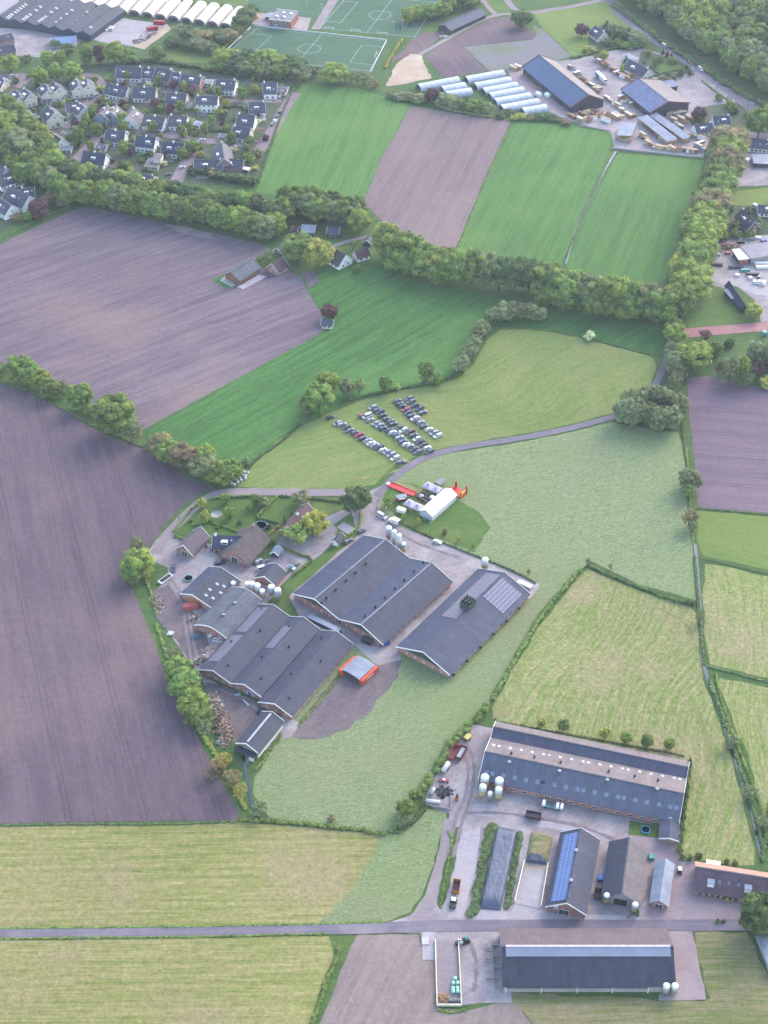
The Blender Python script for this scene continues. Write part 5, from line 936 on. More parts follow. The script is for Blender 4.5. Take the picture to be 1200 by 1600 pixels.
for u, v in ((795.5, 1192), (874, 1206), (948.5, 1220), (1026.5, 1234)): vent(B, u, v, .6, .8, GRYM)
windows(B, 'r', 14, .8, 2.0, 1.2); 
B = bld_local('barn_annex', 'low annex with white-edged roof at the east end of the long barn', 'annex', Vector((G(1031, 1309, 3).x, G(1031, 1309, 3).y, 0)), AZ(1031, 1309, 1057, 1313), 6.6, 8.5, 3, [(0, 0), (.5, .9), (1, 0)], R_slate, BR)
windows(B, 'f', 2, 1, 1.2, 1)
B = barn('solar_shed', 'shed with sunlit slope coloured brown, its west slope covered in bright blue solar panels', 'shed', (854, 1413), (915, 1432), (935.6, 1316), eave=3, prof=[(0, 0), (.5, 4.4), (1, 0)], rmat=R_brn, rmats=[R_dk, R_brn], wmat=BR, over=.3)  # dark west and brown east slope carry shade and sun in their colour
solar(B, B.W * .10, B.W * .455, B.L * .04, B.L * .96, SOL_B); door(B, 'f', B.W * .45, 3.6, 2.6, WDK)
for u, v in ((900, 1330), (892, 1377)): vent(B, u, v, .6, .8, GRYM)
B = barn('open_barn', 'barn with shaded black and sunlit brown slope colours and a wide dark doorway', 'barn', (941, 1399), (998.5, 1414), (1009, 1328), eave=3.2, prof=[(0, 0), (.5, 4.2), (1, 0)], rmat=R_tan, rmats=[R_dk, roofmat('sunlit_grey_brown_roof', (112, 102, 108), (122, 112, 118))], wmat=CONC, trim=None, over=.35)  # left slope coloured as shaded, right slope as sunlit
door(B, 'f', B.W * .5, 4.6, 3.4, BLK, CONC)
B = barn('grey_shed', 'narrow pale blue-grey roofed shed between the open barn and the farmhouse', 'shed', (1015.6, 1410), (1044, 1416), (1053, 1351), eave=2.5, prof=[(0, 0), (.5, 2.2), (1, 0)], rmat=R_lt, wmat=BR, trim=None, over=.3); door(B, 'f', B.W * .5, 2.6, 2.2, WDK)
B = barn('farmhouse', 'long mauve-tiled farmhouse with dormers at the far east of the south farm', 'farmhouse', (1087.5, 1347), (1085, 1390), (1198, 1408), eave=3, prof=[(0, 0), (.48, 4.6), (1, 0)], rmat=R_mauve, wmat=BR, trim=None, over=.5, rmats=[roofmat('sunlit_tile_roof', (196, 152, 138), (182, 140, 130), .4), R_mauve])  # far slope's orange is warm sunlight put into the tile colour
windows(B, 'r', 8, .8, 1.1, 1.3)
for k, (u, v) in enumerate(((1110.5, 1378), (1168.5, 1387))):
    x, y = xy_px(B, u, v); o = link('dormer', part_once(('dormer', 'big'), lambda: MB().box(-1.1, 1.1, -1.8, .2, -.6, 1.2, WREND).box(-1.3, 1.3, -1.9, .4, 1.2, 1.4, SKYB).box(-.8, .8, .21, .25, .1, 1.0, GLS)), B.rt); o.matrix_local = Matrix.Translation((x, y, B.e + at_prof(B.P, x) + .1)) @ Matrix.Rotation(math.pi / 2, 4, 'Z')
for u, v in ((1124.5, 1378.5), (1139, 1380), (1154, 1382.5)): rooflight(B, u, v, SKYB, (1.3, .9), 'skylight')
B = barn('south_barn', 'biggest south barn with a lilac glazed ridge strip between sunlit-brown and shade-dark painted slopes', 'barn', (780.4, 1451), (786, 1541), (1054.7, 1541), eave=3.8, prof=[(0, 0), (.5, 6.1), (1, 0)], rmat=R_slate, rmats=[roofmat('sunlit_sheet_roof', (100, 85, 96), (112, 96, 106)), R_dk], wmat=CONC, over=.3, trim=None)  # far slope painted brown as sunlit, near slope dark as shaded
W2 = B.W / 2
m = MB(); s_ = 6.1 / W2; m.box(0, 3.3, 1.2, B.L - .8, .08, .2, plain('lilac_glazing', (168, 166, 186), .3, .08, .3, spec=.6)); o = m.build('glazed_strip', B.rt); o.matrix_local = loc(B, W2 + .05, 0)
m = MB(); m.box(-.35, .35, 1.2, B.L - .8, .1, .45, plain('ridge_cap_white', (226, 214, 222), .5)); o = m.build('ridge_cap', B.rt); o.location = (W2, 0, B.e + 6.1)
o = MB().box(B.W - .1, B.W + .25, 1, B.L * .84, 2.6, 2.9, GRYM).mesh('curtain_rail'); link('curtain_rail', o, B.rt)
for i in range(5): link('post', part_once(('post', 1), lambda: MB().box(-.1, .1, -.1, .1, 0, 3.7, WHT)), B.rt).location = (B.W + .1, 1 + B.L * .83 * i / 4, 0)
# silage heaps, walls
def mound(px, h, mat, label, name, cat=None, kind=None, flat=.55, rough=0, seed=1):
    q = [G(*p) for p in px]; o0 = q[0].copy(); n, k = 26, 12; vs = []; fs = []; r = random.Random(seed)
    for i in range(n + 1):
        for j in range(k + 1):
            s, t = i / n, j / k; p = q[0] * (1 - s) * (1 - t) + q[1] * (1 - s) * t + q[2] * s * t + q[3] * s * (1 - t) - o0
            e = min(1, min(t, 1 - t) / (.5 * (1 - flat) + .01)) ; e2 = min(1, min(s, 1 - s) * 9); z = h * (math.sin(e * math.pi / 2)) * (math.sin(e2 * math.pi / 2)) + r.uniform(-rough, rough) * (1 if 0 < i < n and 0 < j < k else 0)
            vs.append((p.x, p.y, max(.02, z)))
    for i in range(n):
        for j in range(k): a = i * (k + 1) + j; fs.append((a, a + 1, a + k + 2, a + k + 1))
    me = bpy.data.meshes.new(name); me.from_pydata(vs, [], fs); me.materials.append(mat); me.polygons.foreach_set('use_smooth', [True] * len(fs)); me.update()
    if sum(p.normal.z for p in me.polygons) < 0: me.flip_normals()
    ob = link(name, me); ob.location = o0; return tag(ob, label, cat, kind=kind)
def tarp():
    m, t, b = nmat('silage_sheet', .45, .4); tc = N(t, 'ShaderNodeTexCoord').outputs['Object']; n1 = noise(t, mapped(t, tc, .1, (.7, .15, 1)), 1, 6, .7, .6)
    t.links.new(mixc(t, ramp(t, n1, .35, .65), L((64, 74, 102)), L((98, 107, 132))), b.inputs['Base Color']); bp = N(t, 'ShaderNodeBump'); bp.inputs['Strength'].default_value = .8; bp.inputs['Distance'].default_value = .4; t.links.new(noise(t, tc, .6, 5, .7), bp.inputs['Height']); t.links.new(bp.outputs[0], b.inputs['Normal']); return m
M_tarp = tarp()
mound([(776.7, 1290.8), (809, 1296.7), (781.7, 1424), (749, 1421)], 2.0, M_tarp, 'long silage heap under a blue-grey sheet between two grassy banks', 'silage_clamp', 'silage heap', rough=.12, flat=.86)
hedge([(768, 1292), (758, 1340), (747, 1390), (737, 1434)], 4.2, .8, 'overgrown grassy bank west of the sheeted silage heap', 'dark', 'bank_growth', 'stuff', 7, .32, .45); hedge([(813, 1302), (806, 1340), (797, 1390), (792, 1420)], 2.6, .7, 'overgrown grassy bank east of the sheeted silage heap', 'dark', 'bank_growth', 'stuff', 7, .32, .45)
mound([(829, 1300), (865, 1306), (856, 1350), (821, 1346)], 1.8, M_hay4, 'overgrown brown-green silage heap beside the solar shed', 'silage_clamp', 'silage heap', rough=.15, seed=3)
mound([(824, 1336), (853, 1340), (855, 1353), (820, 1348)], 2.1, M_tarp, 'crumpled grey sheet over the open end of the brown heap', 'silage_sheet', 'sheet', rough=.25, seed=4)
sheet('concrete_floor', [(821, 1349), (855, 1353), (844, 1421), (804, 1412)], M_conc, Z5 + .03, .05); sheet('silage_spill', [(821, 1348), (855, 1352), (853, 1360), (838, 1358), (832, 1362), (819, 1357)], M_sand, Z5 + .06, .3, 2)
def lowwall(px, h, t_, mat, label, name='low_wall', cat='wall', group=None, z=0):
    pts = [G(*p) for p in px]; m = MB(); o0 = pts[0].copy()
    for a, b in zip(pts, pts[1:]):
        d = b - a; M = Matrix.Translation(a - o0) @ Matrix.Rotation(math.atan2(d.y, d.x), 4, 'Z'); m.box(0, d.length, -t_ / 2, t_ / 2, 0, h, mat, M)
    o = m.build(name); o.location = o0; return tag(o, label, cat, group)
lowwall([(819, 1348), (804, 1411)], 1.6, .3, CREAM, 'cream concrete wall on the west side of the open silage floor'); lowwall([(856, 1352), (845, 1419)], 1.6, .3, CREAM, 'cream concrete wall on the east side of the open silage floor')
lowwall([(680, 1470), (683, 1572), (721, 1572)], 1.2, .3, CREAM, 'cream wall round the west and near sides of the bale store'); lowwall([(716, 1468), (721, 1570)], 1.2, .3, CREAM, 'cream wall between the bale store and the barn forecourt')
TB = plain('tool_teal_bale', (164, 222, 220), .45, .05, 1, 1.05); tb = MB().lathe([(.62, -.6), (.68, -.4), (.68, .4), (.62, .6)], TB, 14, M=Matrix.Translation((0, 0, .68)) @ Matrix.Rotation(math.pi / 2, 4, 'X')).mesh('wrapped_bale'); db = MB().lathe([(.5, 0), (.62, .1), (.62, 1.1), (.5, 1.2)], plain('dark_bale_wrap', (118, 134, 138), .5), 14).mesh('wrapped_bale')
for i, (u, v) in enumerate(((708, 1538), (715, 1538), (707.5, 1546), (714.5, 1546), (711, 1531), (708, 1551), (715, 1551))): p = G(u, v); o = link('wrapped_bale', tb); o.location = p; tag(o, 'pale turquoise wrapped bale in the walled store', 'bale', 'turquoise bales in the walled store')
for i, u in enumerate((704, 710.5, 717)): p = G(u, 1565); o = link('wrapped_bale', db); o.location = p; tag(o, 'dull grey-green bale in the row at the near end of the walled store', 'bale', 'grey-green bales')
pile(690, 1562, 0, 90, (3, 2.2), .8, 'spilled brown straw in the corner of the bale store', 'straw_heap', [plain('straw', (180, 140, 104), .9)], .35)
# machines
def wheels(pos, r_, w_): return [('wheel', MB().lathe([(r_ * .55, -w_ / 2 - .01), (r_, -w_ / 2), (r_, w_ / 2), (r_ * .55, w_ / 2 + .01)], TYRE, 16, M=Matrix.Translation((x, y, r_)) @ Matrix.Rotation(math.pi / 2, 4, 'X'))) for x, y in pos]
def tipper(u, v, az, ln, label, outer, inner, name='farm_trailer', load=None):
    b = MB(); w_, z0, z1 = 1.25, .9, 2.2
    b.box(-ln / 2, ln / 2, -w_, w_, z0 - .12, z0, inner).box(-ln / 2, ln / 2, -w_ - .1, -w_, z0 - .12, z1, outer).box(-ln / 2, ln / 2, w_, w_ + .1, z0 - .12, z1, outer).box(-ln / 2 - .1, -ln / 2, -w_ - .1, w_ + .1, z0 - .12, z1, outer).box(ln / 2, ln / 2 + .1, -w_ - .1, w_ + .1, z0 - .12, z1 + .3, outer)
    pr = [('tipping_body', b), ('drawbar', MB().rod((ln / 2, 0, .7), (ln / 2 + 1.3, 0, .5), .1, WDK))] + wheels([(x, y) for x in (-ln * .28, -ln * .08) for y in (-1, 1)], .5, .4)
    if load: pr.append(('load', MB().box(-ln / 2 + .05, ln / 2 - .05, -w_ + .05, w_ - .05, z0, z1 - .35, load, ty=.5, tx=.3)))
    simple(name, label, 'trailer', u, v, az, None, parts=pr)
azt = math.degrees(AZ(713, 1388, 709, 1412))
tipper(712.5, 1389, azt, 5.4, 'orange tipping trailer hitched behind the dark green tractor', plain('orange_body', (206, 124, 62), .5, .1), plain('dark_load_bed', (92, 74, 86), .8))
DG = plain('tractor_green', (52, 82, 80), .4, .1)
simple('tractor', 'dark green tractor with white cab roof pulling the orange trailer', 'tractor', 708, 1413, azt, None, parts=[('bonnet', MB().box(.2, 2.4, -.42, .42, .8, 1.5, DG, tx=.1, ty=.06)), ('cab', MB().box(-1.1, .25, -.75, .75, 1.0, 2.55, GLS, tx=.12, ty=.1)), ('cab_roof', MB().box(-1.25, .35, -.85, .85, 2.55, 2.75, WHT, tx=.1, ty=.1)), ('chassis', MB().box(-1.2, 2.3, -.35, .35, .5, .9, BLK)), ('fender', MB().box(-1.3, -.1, -1.15, -.75, 1.5, 1.6, DG)), ('fender', MB().box(-1.3, -.1, .75, 1.15, 1.5, 1.6, DG))] + wheels([(-.7, -.95), (-.7, .95)], .85, .5) + wheels([(1.7, -.85), (1.7, .85)], .6, .4))
tipper(720, 1180, math.degrees(AZ(715, 1190, 726, 1172)), 6.0, 'rust-red farm trailer with pale load on the west edge of the south yard', RUST, RUST, load=TANKG); tipper(708.5, 1179, math.degrees(AZ(704, 1188, 716, 1168)), 7, 'long narrow faded red trailer tight against the bank hedge', plain('faded_red_body', (186, 96, 100), .6), RUST)
simple('tank_trailer', 'white tank trailer below the red ones on the south yard', 'trailer', 696.5, 1202, math.degrees(AZ(692, 1209, 702, 1193)), None, parts=[('tank', MB().lathe([(.4, -2.6), (1, -2.3), (1, 2.3), (.4, 2.6)], TANK, 16, M=Matrix.Translation((0, 0, 1.4)) @ Matrix.Rotation(math.pi / 2, 4, 'Y')))] + wheels([(-.6, -.9), (-.6, .9), (.6, -.9), (.6, .9)], .42, .3))
simple('lying_tank', 'long white gas tank lying at the corner of the south yard', 'tank', 676, 1255, -8, None, parts=(('tank', MB().lathe([(.3, -2.9), (.75, -2.6), (.75, 2.6), (.3, 2.9)], TANK, 16, M=Matrix.Translation((0, 0, 1.0)) @ Matrix.Rotation(math.pi / 2, 4, 'Y'))), ('cradle', MB().box(-2, -1.7, -.7, .7, 0, .5, CONC).box(1.7, 2, -.7, .7, 0, .5, CONC))))
simple('grey_tank', 'grey drum tank beside the fenced scrap corner', 'tank', 675.5, 1239, 62, None, parts=(('tank', MB().lathe([(.3, -1.9), (.85, -1.6), (.85, 1.6), (.3, 1.9)], TANKG, 16, M=Matrix.Translation((0, 0, 1.0)) @ Matrix.Rotation(math.pi / 2, 4, 'Y'))), ('cradle', MB().box(-1.2, 1.2, -.6, .6, 0, .4, GRYM))))
simple('hay_tedder', 'low red farm implement on the open yard', 'implement', 693.5, 1221, -12, None, parts=[('frame', MB().box(-2, 2, -.5, -.3, .5, .75, REDP).box(-2, 2, .3, .5, .5, .75, REDP).box(-2, -1.8, -.5, .5, .5, .75, REDP).box(1.8, 2, -.5, .5, .5, .75, REDP)), ('housing', MB().box(-.9, .7, -.8, .8, .6, 1.1, REDP, tx=.2, ty=.2)), ('deck', MB().box(-.5, .5, -.4, .4, 1.1, 1.2, WHT))] + wheels([(-1.5, -.6), (1.5, -.6)], .35, .2))
simple('muck_spreader', 'pale yellow spreader with a red drawbar at the top of the south yard', 'implement', 731, 1154, 50, None, parts=[('hopper', MB().box(-1.4, 1.2, -.9, .9, .6, 1.5, plain('pale_yellow', (222, 206, 120), .5), tx=-.2, ty=-.2)), ('drawbar', MB().rod((1.2, 0, .6), (2.6, 0, .5), .12, REDP))] + wheels([(-.3, -1), (-.3, 1)], .42, .3))
simple('forklift', 'orange and black forklift on the south yard', 'forklift', 714, 1248, 80, None, parts=[('body', MB().box(-1.1, .6, -.55, .55, .3, 1.2, ORG, tx=.1, ty=.05)), ('cab', MB().box(-.5, .5, -.5, .5, 1.2, 2.1, BLK, tx=.1, ty=.06)), ('mast', MB().box(.75, .9, -.4, -.3, .1, 2.2, BLK).box(.75, .9, .3, .4, .1, 2.2, BLK)), ('fork', MB().box(.9, 1.9, -.35, -.22, .15, .2, GRYM).box(.9, 1.9, .22, .35, .15, .2, GRYM))] + wheels([(-.8, -.5), (-.8, .5), (.4, -.5), (.4, .5)], .28, .2))
tipper(833, 1277.5, math.degrees(AZ(820, 1275, 846, 1280)), 5.6, 'brown container trailer standing alone in front of the long barn', plain('brown_body', (92, 72, 84), .6), plain('load_grey', (140, 126, 134), .8))
simple('feed_mixer', 'long turquoise and white machine parked against the long barn', 'machine', 865, 1262, math.degrees(AZ(845, 1258, 886, 1266)), None, parts=[('bed', MB().box(-4.6, 3.2, -1.1, 1.1, .8, 1.2, plain('turquoise_paint', (130, 178, 182), .5)))] + [('hood', MB().box(x, x + 1.2, -1.2, 1.2, 1.2, 2.3, WHT, tx=.15, ty=.1)) for x in (-4.4, .8, 2.4)] + [('roller', MB().rod((x, -.9, 1.45), (x, .9, 1.45), .2, GLS, 10)) for x in (-2.6, -1.8, -1.0, -.2)] + wheels([(-3, -1), (-3, 1), (2, -1), (2, 1)], .42, .3))
tipper(934.5, 1400, 84, 3.6, 'dark farm trailer between the solar shed and the open barn', WDK, BLK, load=None); container(938.5, 1374, 80, 2.6, 'bright blue small skip between the solar shed and the open barn', BLUP, wd=2, ht=1.7)
container(1017.5, 1341, 86, 2.2, 'turquoise crate cabinet beside the pale grey shed', TEAL, wd=1.8, ht=1.5)
simple('quad_vehicle', 'small black utility vehicle with white roof on the clinker yard', 'vehicle', 1061.5, 1362, 85, None, parts=[('body', MB().box(-1.4, 1.4, -.75, .75, .35, 1.0, BLK, tx=.1)), ('roof', MB().box(-.8, .9, -.7, .7, 1.75, 1.85, WHT)), ('cab', MB().box(-.6, .8, -.62, .62, 1.0, 1.75, GLS, tx=.1, ty=.05))] + wheels([(-.9, -.7), (-.9, .7), (.9, -.7), (.9, .7)], .34, .22))
container(664.5, 1471, 92, 3.0, 'pale flatbed frame with red machine parts on the concrete pad', plain('pale_bed', (214, 208, 214), .6), ht=.5, wd=2.4); 
simple('digger', 'black digger with teal cab and white tank near the road', 'digger', 727, 1472, 200, None, parts=[('body', MB().box(-1.4, 1.2, -.9, .9, .8, 1.7, BLK, tx=.15, ty=.1)), ('cab', MB().box(-.9, .1, -.6, .6, 1.7, 2.6, TEAL, tx=.1, ty=.08)), ('boom', MB().rod((1, 0, 1.4), (2.4, 0, 2.3), .16, BLK).rod((2.4, 0, 2.3), (3.2, 0, 1), .13, BLK)), ('bucket', MB().box(2.9, 3.7, -.6, .6, .3, 1.0, BLK, tx=.1)), ('track', MB().box(-1.5, 1.4, -1.1, -.6, 0, .7, TYRE, tx=.25)), ('track', MB().box(-1.5, 1.4, .6, 1.1, 0, .7, TYRE, tx=.25))])
simple('ibc_tank', 'white cubic tank against the bale store wall', 'tank', 721.5, 1473, 0, MB().box(-.7, .7, -.7, .7, .15, 1.5, WHT, tx=.06, ty=.06).box(-.75, .75, -.75, .75, 0, .15, GRYM))
for i, (u, v) in enumerate(((764, 1484), (764, 1501), (767, 1531))): simple('concrete_trough', ['concrete trough nearest the road beside the south barn', 'middle concrete trough beside the south barn', 'concrete trough farthest from the road beside the south barn'][i], 'trough', u, v, 0, MB().box(-1.5, 1.5, -.5, -.4, 0, .5, CONC).box(-1.5, 1.5, .4, .5, 0, .5, CONC).box(-1.5, -1.4, -.4, .4, 0, .5, CONC).box(1.4, 1.5, -.4, .4, 0, .5, CONC).box(-1.4, 1.4, -.4, .4, 0, .15, CONC))
def pens():
    p = G(777, 1512); m = MB()
    for i in range(5): m.box(-1.3, 1.3, -9 + i * 4.4, -8.9 + i * 4.4, 0, .9, CONC)
    m.box(-1.35, -1.25, -9, 8.7, 0, .9, CONC); o = m.build('calf_pens'); o.location = p; tag(o, 'grey partitioned pens along the west end of the south barn', 'pens')
pens()
lowwall([(705, 1244), (704, 1266), (665, 1258)], 1.1, .15, CONC, 'low grey wall enclosing the scrap corner of the south yard'); pile(694, 1238, 0, 90, (4, 3), .9, 'black tyres and scrap in the walled corner', 'scrap_heap', [BLK, WDK, TYRE], .5)
pile(743.5, 1245, 0, 14, (.8, .8), .8, 'tan sacks beside the corner silos', 'sack_heap', [WOOD], .4)
for i in range(7): simple('potted_shrub', 'clipped round shrub in the row along the mauve farmhouse front', 'shrub', 1094 + i * 9.2, 1398 + i * 1.7, 0, MB().lathe([(.3, 0), (.42, .5)], BRD, 8).lathe([(.2, .5), (.6, .8), (.65, 1.2), (.3, 1.6)], leafmat('leaves_box', (74, 100, 66)), 8), group='clipped shrubs along the farmhouse')
simple('garden_bench', 'yellow garden bench in front of the mauve farmhouse', 'bench', 1137.5, 1408, -8, None, parts=(('seat', MB().box(-1, 1, -.3, .3, .42, .5, YI)), ('backrest', MB().box(-1, 1, .25, .32, .5, 1, YI)), ('leg', MB().box(-.9, -.8, -.28, .28, 0, .42, YI)), ('leg', MB().box(.8, .9, -.28, .28, 0, .42, YI))))
simple('grey_roof_shed', 'sliver of a long pale-roofed shed at the frame edge under the big tree', 'shed', 1195, 1490, math.degrees(AZ(1180, 1460, 1204, 1526)), None, parts=(('roof', MB().box(-9, 9, -1.4, 2.6, 2.6, 2.8, R_lt)), ('wall', MB().box(-8.7, 8.7, -1.1, 2.4, 0, 2.6, CONC))))
container(1114, 1351, math.degrees(AZ(1100, 1349, 1128, 1353)), 5, 'long white caravan-like box behind the mauve farmhouse', WHT, ht=1.2, wd=2)
# ================= north-east timber works =================
B = barn('timber_hall', 'long timber hall with bright blue west roof slope and rust-red gable trim', 'hall', (891, 166), (945, 157), None, (816, 104), eave=5, prof=[(0, 0), (.5, 6.2), (1, 0)], rmats=[R_blu, R_tan], wmat=WDK, trim=REDT, trimw=.35, over=.6)
windows(B, 'l', 8, .6, 3, 2.6, fr=WDK)
B = barn('timber_hall', 'wider timber hall with pale blue slope and low side aisle', 'hall', (1012.7, 172), (1081, 166), None, (968, 136.7), eave=5, prof=[(0, 0), (.43, 5.2), (.78, 2.6), (1, 1.2)], rmats=[roofmat('pale_blue_roof', (116, 124, 164), (126, 134, 172), .5), R_tan, R_tan], wmat=WDK, trim=REDT, trimw=.35, over=.6)
def rack(A, B_, D, label, eave=3.4, group=None, open_=True, rm=None, rise=.8):
    org, rz, W, Ln = from_px(A, B_, None, D, eave); b = bld_local('timber_rack', label, 'rack', org, rz, W, Ln, eave, [(0, 0), (1, rise)], rm or R_lt, WOODB, trim=None, over=.2, walls=False, group=group)
    n = max(3, int(Ln / 6)); 
    for i in range(n + 1):
        for x in (.2, W - .2): link('post', part_once(('post', 'rack'), lambda: MB().box(-.12, .12, -.12, .12, 0, 3.4, WOODB)), b.rt).location = (x, Ln * i / n, 0)
    for i in range(n): 
        r = random.Random(i + n); link('timber_stack', MB().box(.4, W - .4, Ln * i / n + .5, Ln * (i + 1) / n - .5, .1, r.uniform(1.8, 3.0), r.choice((WOOD, WOODB, LOGM[0]))).mesh('timber_stack'), b.rt)
    return b
rack((1043, 221.5), (1058, 219), (996.5, 184), 'long open timber rack with white roof edge, nearer the north field'); rack((1068, 217.5), (1079, 215), (1014.5, 180), 'long open timber rack close under the wide timber hall'); rack((964, 211), (987, 215), (971, 191.5), 'short grey-roofed timber rack at the field corner', 4)
B = barn('blue_shed', 'small blue-roofed shed with red trim near the roadside garden', 'shed', (1039.5, 141), (1056, 133), None, (1031, 131), eave=3, prof=[(0, 0), (1, .6)], rmat=R_blu, wmat=WDK, trim=REDT)
# stacks of timber in the yard
tr_ = random.Random(3)
WP = [WOOD, WOODB, LOGM[0], plain('pale_timber', (226, 206, 180), .8), plain('orange_timber', (202, 160, 128), .8), WHT, GRYM]
TS = [(893, 184), (901, 184), (909, 181), (916, 179), (922, 177), (930, 176), (936, 183), (942, 181), (905, 190), (912, 190), (920, 189), (928, 188), (946, 190), (953, 183), (961, 186), (966, 181), (972, 186), (965, 168), (970, 172), (976, 177), (982, 181), (988, 184), (960, 163), (955, 160), (948, 155),
      (890, 107), (897, 108), (901, 117), (907, 117), (905, 125), (912, 128), (918, 133), (924, 136), (931, 139), (936, 142), (934, 146), (958, 112), (964, 115), (969, 119), (973, 122), (978, 124), (983, 127), (950, 105), (942, 101), (935, 98), (986, 121), (980, 117), (802, 109), (809, 108),
      (1004, 214), (1009, 219), (1012, 226), (1018, 229), (1025, 231), (1030, 232), (1037, 233), (1044, 234), (1050, 235), (1058, 235), (1066, 236), (1072, 237), (1080, 238), (1091, 232), (1094, 225), (1096, 219), (1098, 236), (1084, 216), (1077, 213), (1063, 202), (1058, 196), (1052, 190), (1064, 188), (1075, 184), (1080, 188), (1070, 192), (1093, 213), (1060, 178), (1054, 180), (1046, 181), (975, 160), (982, 158), (988, 164), (970, 155)]
sm = [MB().box(-2.2, 2.2, -.7, .7, .1, 1.5, w).box(-2.25, 2.25, -.72, .72, 1.5, 1.65, WP[(i + 3) % 6]).box(-1.6, -1.4, -.7, .7, 0, .1, WOODB).box(1.4, 1.6, -.7, .7, 0, .1, WOODB).mesh('timber_stack') for i, w in enumerate(WP)]
regs = [((955, 215), 'beside the open gable of the blue hall'), ((0, 0), '')]
for i, (u, v) in enumerate(TS):
    rg = 'in front of the blue hall gable' if i < 17 else 'along the lane between the two halls' if i < 25 else 'on the north yard beyond the blue hall' if i < 47 else 'beside the greenhouses' if i < 49 else 'around the open timber racks'
    k = tr_.randrange(len(sm)); nm = ['pale sawn', 'brown', 'reddish', 'cream', 'orange', 'white wrapped', 'grey'][k]; o = link('timber_stack', sm[k]); o.location = G(u, v); o.rotation_euler = (0, 0, R(-50 if tr_.random() < .6 else 35) + tr_.uniform(-.1, .1)); o.scale = (tr_.uniform(.8, 1.6), 1.25, tr_.uniform(1, 2.0)); tag(o, '%s timber stack %s' % (nm, rg), 'timber stack', '%s timber stacks %s' % (nm, rg))
simple('articulated_lorry', 'white and turquoise articulated lorry on the timber yard', 'lorry', 939, 125.5, math.degrees(AZ(930, 118, 947, 133)), None, parts=[('trailer_box', MB().box(-7, 4, -1.25, 1.25, 1.1, 3.9, WHT)), ('side_panel', MB().box(-7.03, -1, -1.3, -1.26, 1.2, 3.6, TEAL)), ('cab', MB().box(4.6, 6.8, -1.2, 1.2, .6, 3.4, WHT, tx=.2, ty=.08)), ('windscreen', MB().box(6.62, 6.75, -1, 1, 2, 3, GLS))] + wheels([(x, y) for x in (-5.5, -4.2, -2.9, 5.7) for y in (-1.05, 1.05)], .5, .3))
for i, (u, v) in enumerate(((841, 150), (856, 151))): simple('tent_cabin', ['white rounded tent cabin nearer the greenhouses', 'white rounded tent cabin nearer the timber hall'][i], 'cabin', u, v, -50, None, parts=(('canopy', MB().box(-2.2, 2.2, -1.6, 1.6, 1.8, 2.8, WHT, tx=.6, ty=.9)), ('wall', MB().box(-2.15, 2.15, -1.55, 1.55, 0, 1.8, WHT))))
lowwall([(955, 233), (1098, 248)], 1.2, .2, CONC, 'pale low fence between the timber yard and the green field'); lowwall([(905, 197), (955, 206)], 1.0, .2, CONC, 'short low fence before the short timber rack')
for i, (p_, q_, m_) in enumerate((((1000, 148), (1012, 160), 4), ((992, 150), (1004, 163), 3), ((985, 145), (996, 155), 0), ((975, 150), (990, 165), 2), ((1006, 188), (1030, 206), 1), ((1024, 232), (1060, 236), 3), ((1064, 236), (1090, 239), 1), ((1050, 182), (1072, 178), 6))):
    a_, b_ = G(*p_), G(*q_); o = link('timber_stack', MB().box(-(b_ - a_).length / 2, (b_ - a_).length / 2, -1.1, 1.1, .1, 2.3, WP[m_]).box(-(b_ - a_).length / 2 + .3, (b_ - a_).length / 2 - .3, -1, 1, 2.3, 2.5, WP[(m_ + 2) % 5]).mesh('timber_stack')); o.location = (a_ + b_) / 2; o.rotation_euler = (0, 0, math.atan2((b_ - a_).y, (b_ - a_).x)); tag(o, ['long orange timber stack beside the wide hall aisle', 'long cream timber stack left of the orange one', 'long sawn stack at the lane by the wide hall', 'long reddish stack nearest the blue hall gable', 'long brown stack between the open racks', 'long cream stack along the low field fence', 'long brown stack at the fence end by the avenue', 'long grey stack under the wide hall gable'][i], 'timber stack')
# houses by the main road
house((983, 93), (1014, 108), 11, 'hipped grey-roofed house in the roadside garden by the timber yard', 2.8, 4.5, R_house, CREAM, group=None); house((930, 40), (944, 50), 10, 'grey-roofed house beside the dark red tree in the far pasture', 2.8, 4.5, R_house, CREAM, group=None)
house((979, 85), (993, 92), 5, 'small blue-grey garage behind the hipped roadside house', 2.4, .4, R_lt, CREAM, False, False, group=None, cat='garage')
house((1085, 196), (1112, 191), 9, 'slate-roofed house half under the avenue trees, with a white dormer', 3, 4, R_slate, WREND, group=None); house((1114, 182), (1140, 180), 9, 'slate-roofed house with white gable next to the avenue trees', 3, 4, R_slate, WREND, group=None)
house((1170, 216), (1230, 222), 12, 'wide dark-roofed house with white front above the forecourt', 3, 3.5, R_slate, WREND, group=None, dormer=False)
B = barn('car_port', 'flat pale-roofed car port on the forecourt', 'car port', (1178, 255), (1215, 257), (1213, 243), eave=3, prof=[(0, 0), (1, .1)], rmat=R_lt, wmat=WDK, trim=None)
simple('white_kiosk', 'small white box kiosk at the forecourt edge', 'kiosk', 1165, 253, 5, None, parts=(('wall', MB().box(-2, 2, -1.2, 1.2, 0, 2.2, WREND)), ('roof', MB().box(-2.1, 2.1, -1.3, 1.3, 2.2, 2.35, WHT))))
house((1160, 325), (1180, 346), 8, 'brick house with steep brown roof and white dormers in the east hamlet', 3, 5, R_house2, BRD, group=None); house((1177, 345), (1184, 348), 7, 'brick house extension with white-edged gable in the east hamlet', 3, 3, R_house, BRD, group=None, chim=False, dormer=False)
house((1185, 320), (1225, 322), 9, 'dark-roofed bungalow at the frame edge in the east hamlet', 2.6, 3, R_slate, WREND, group=None)
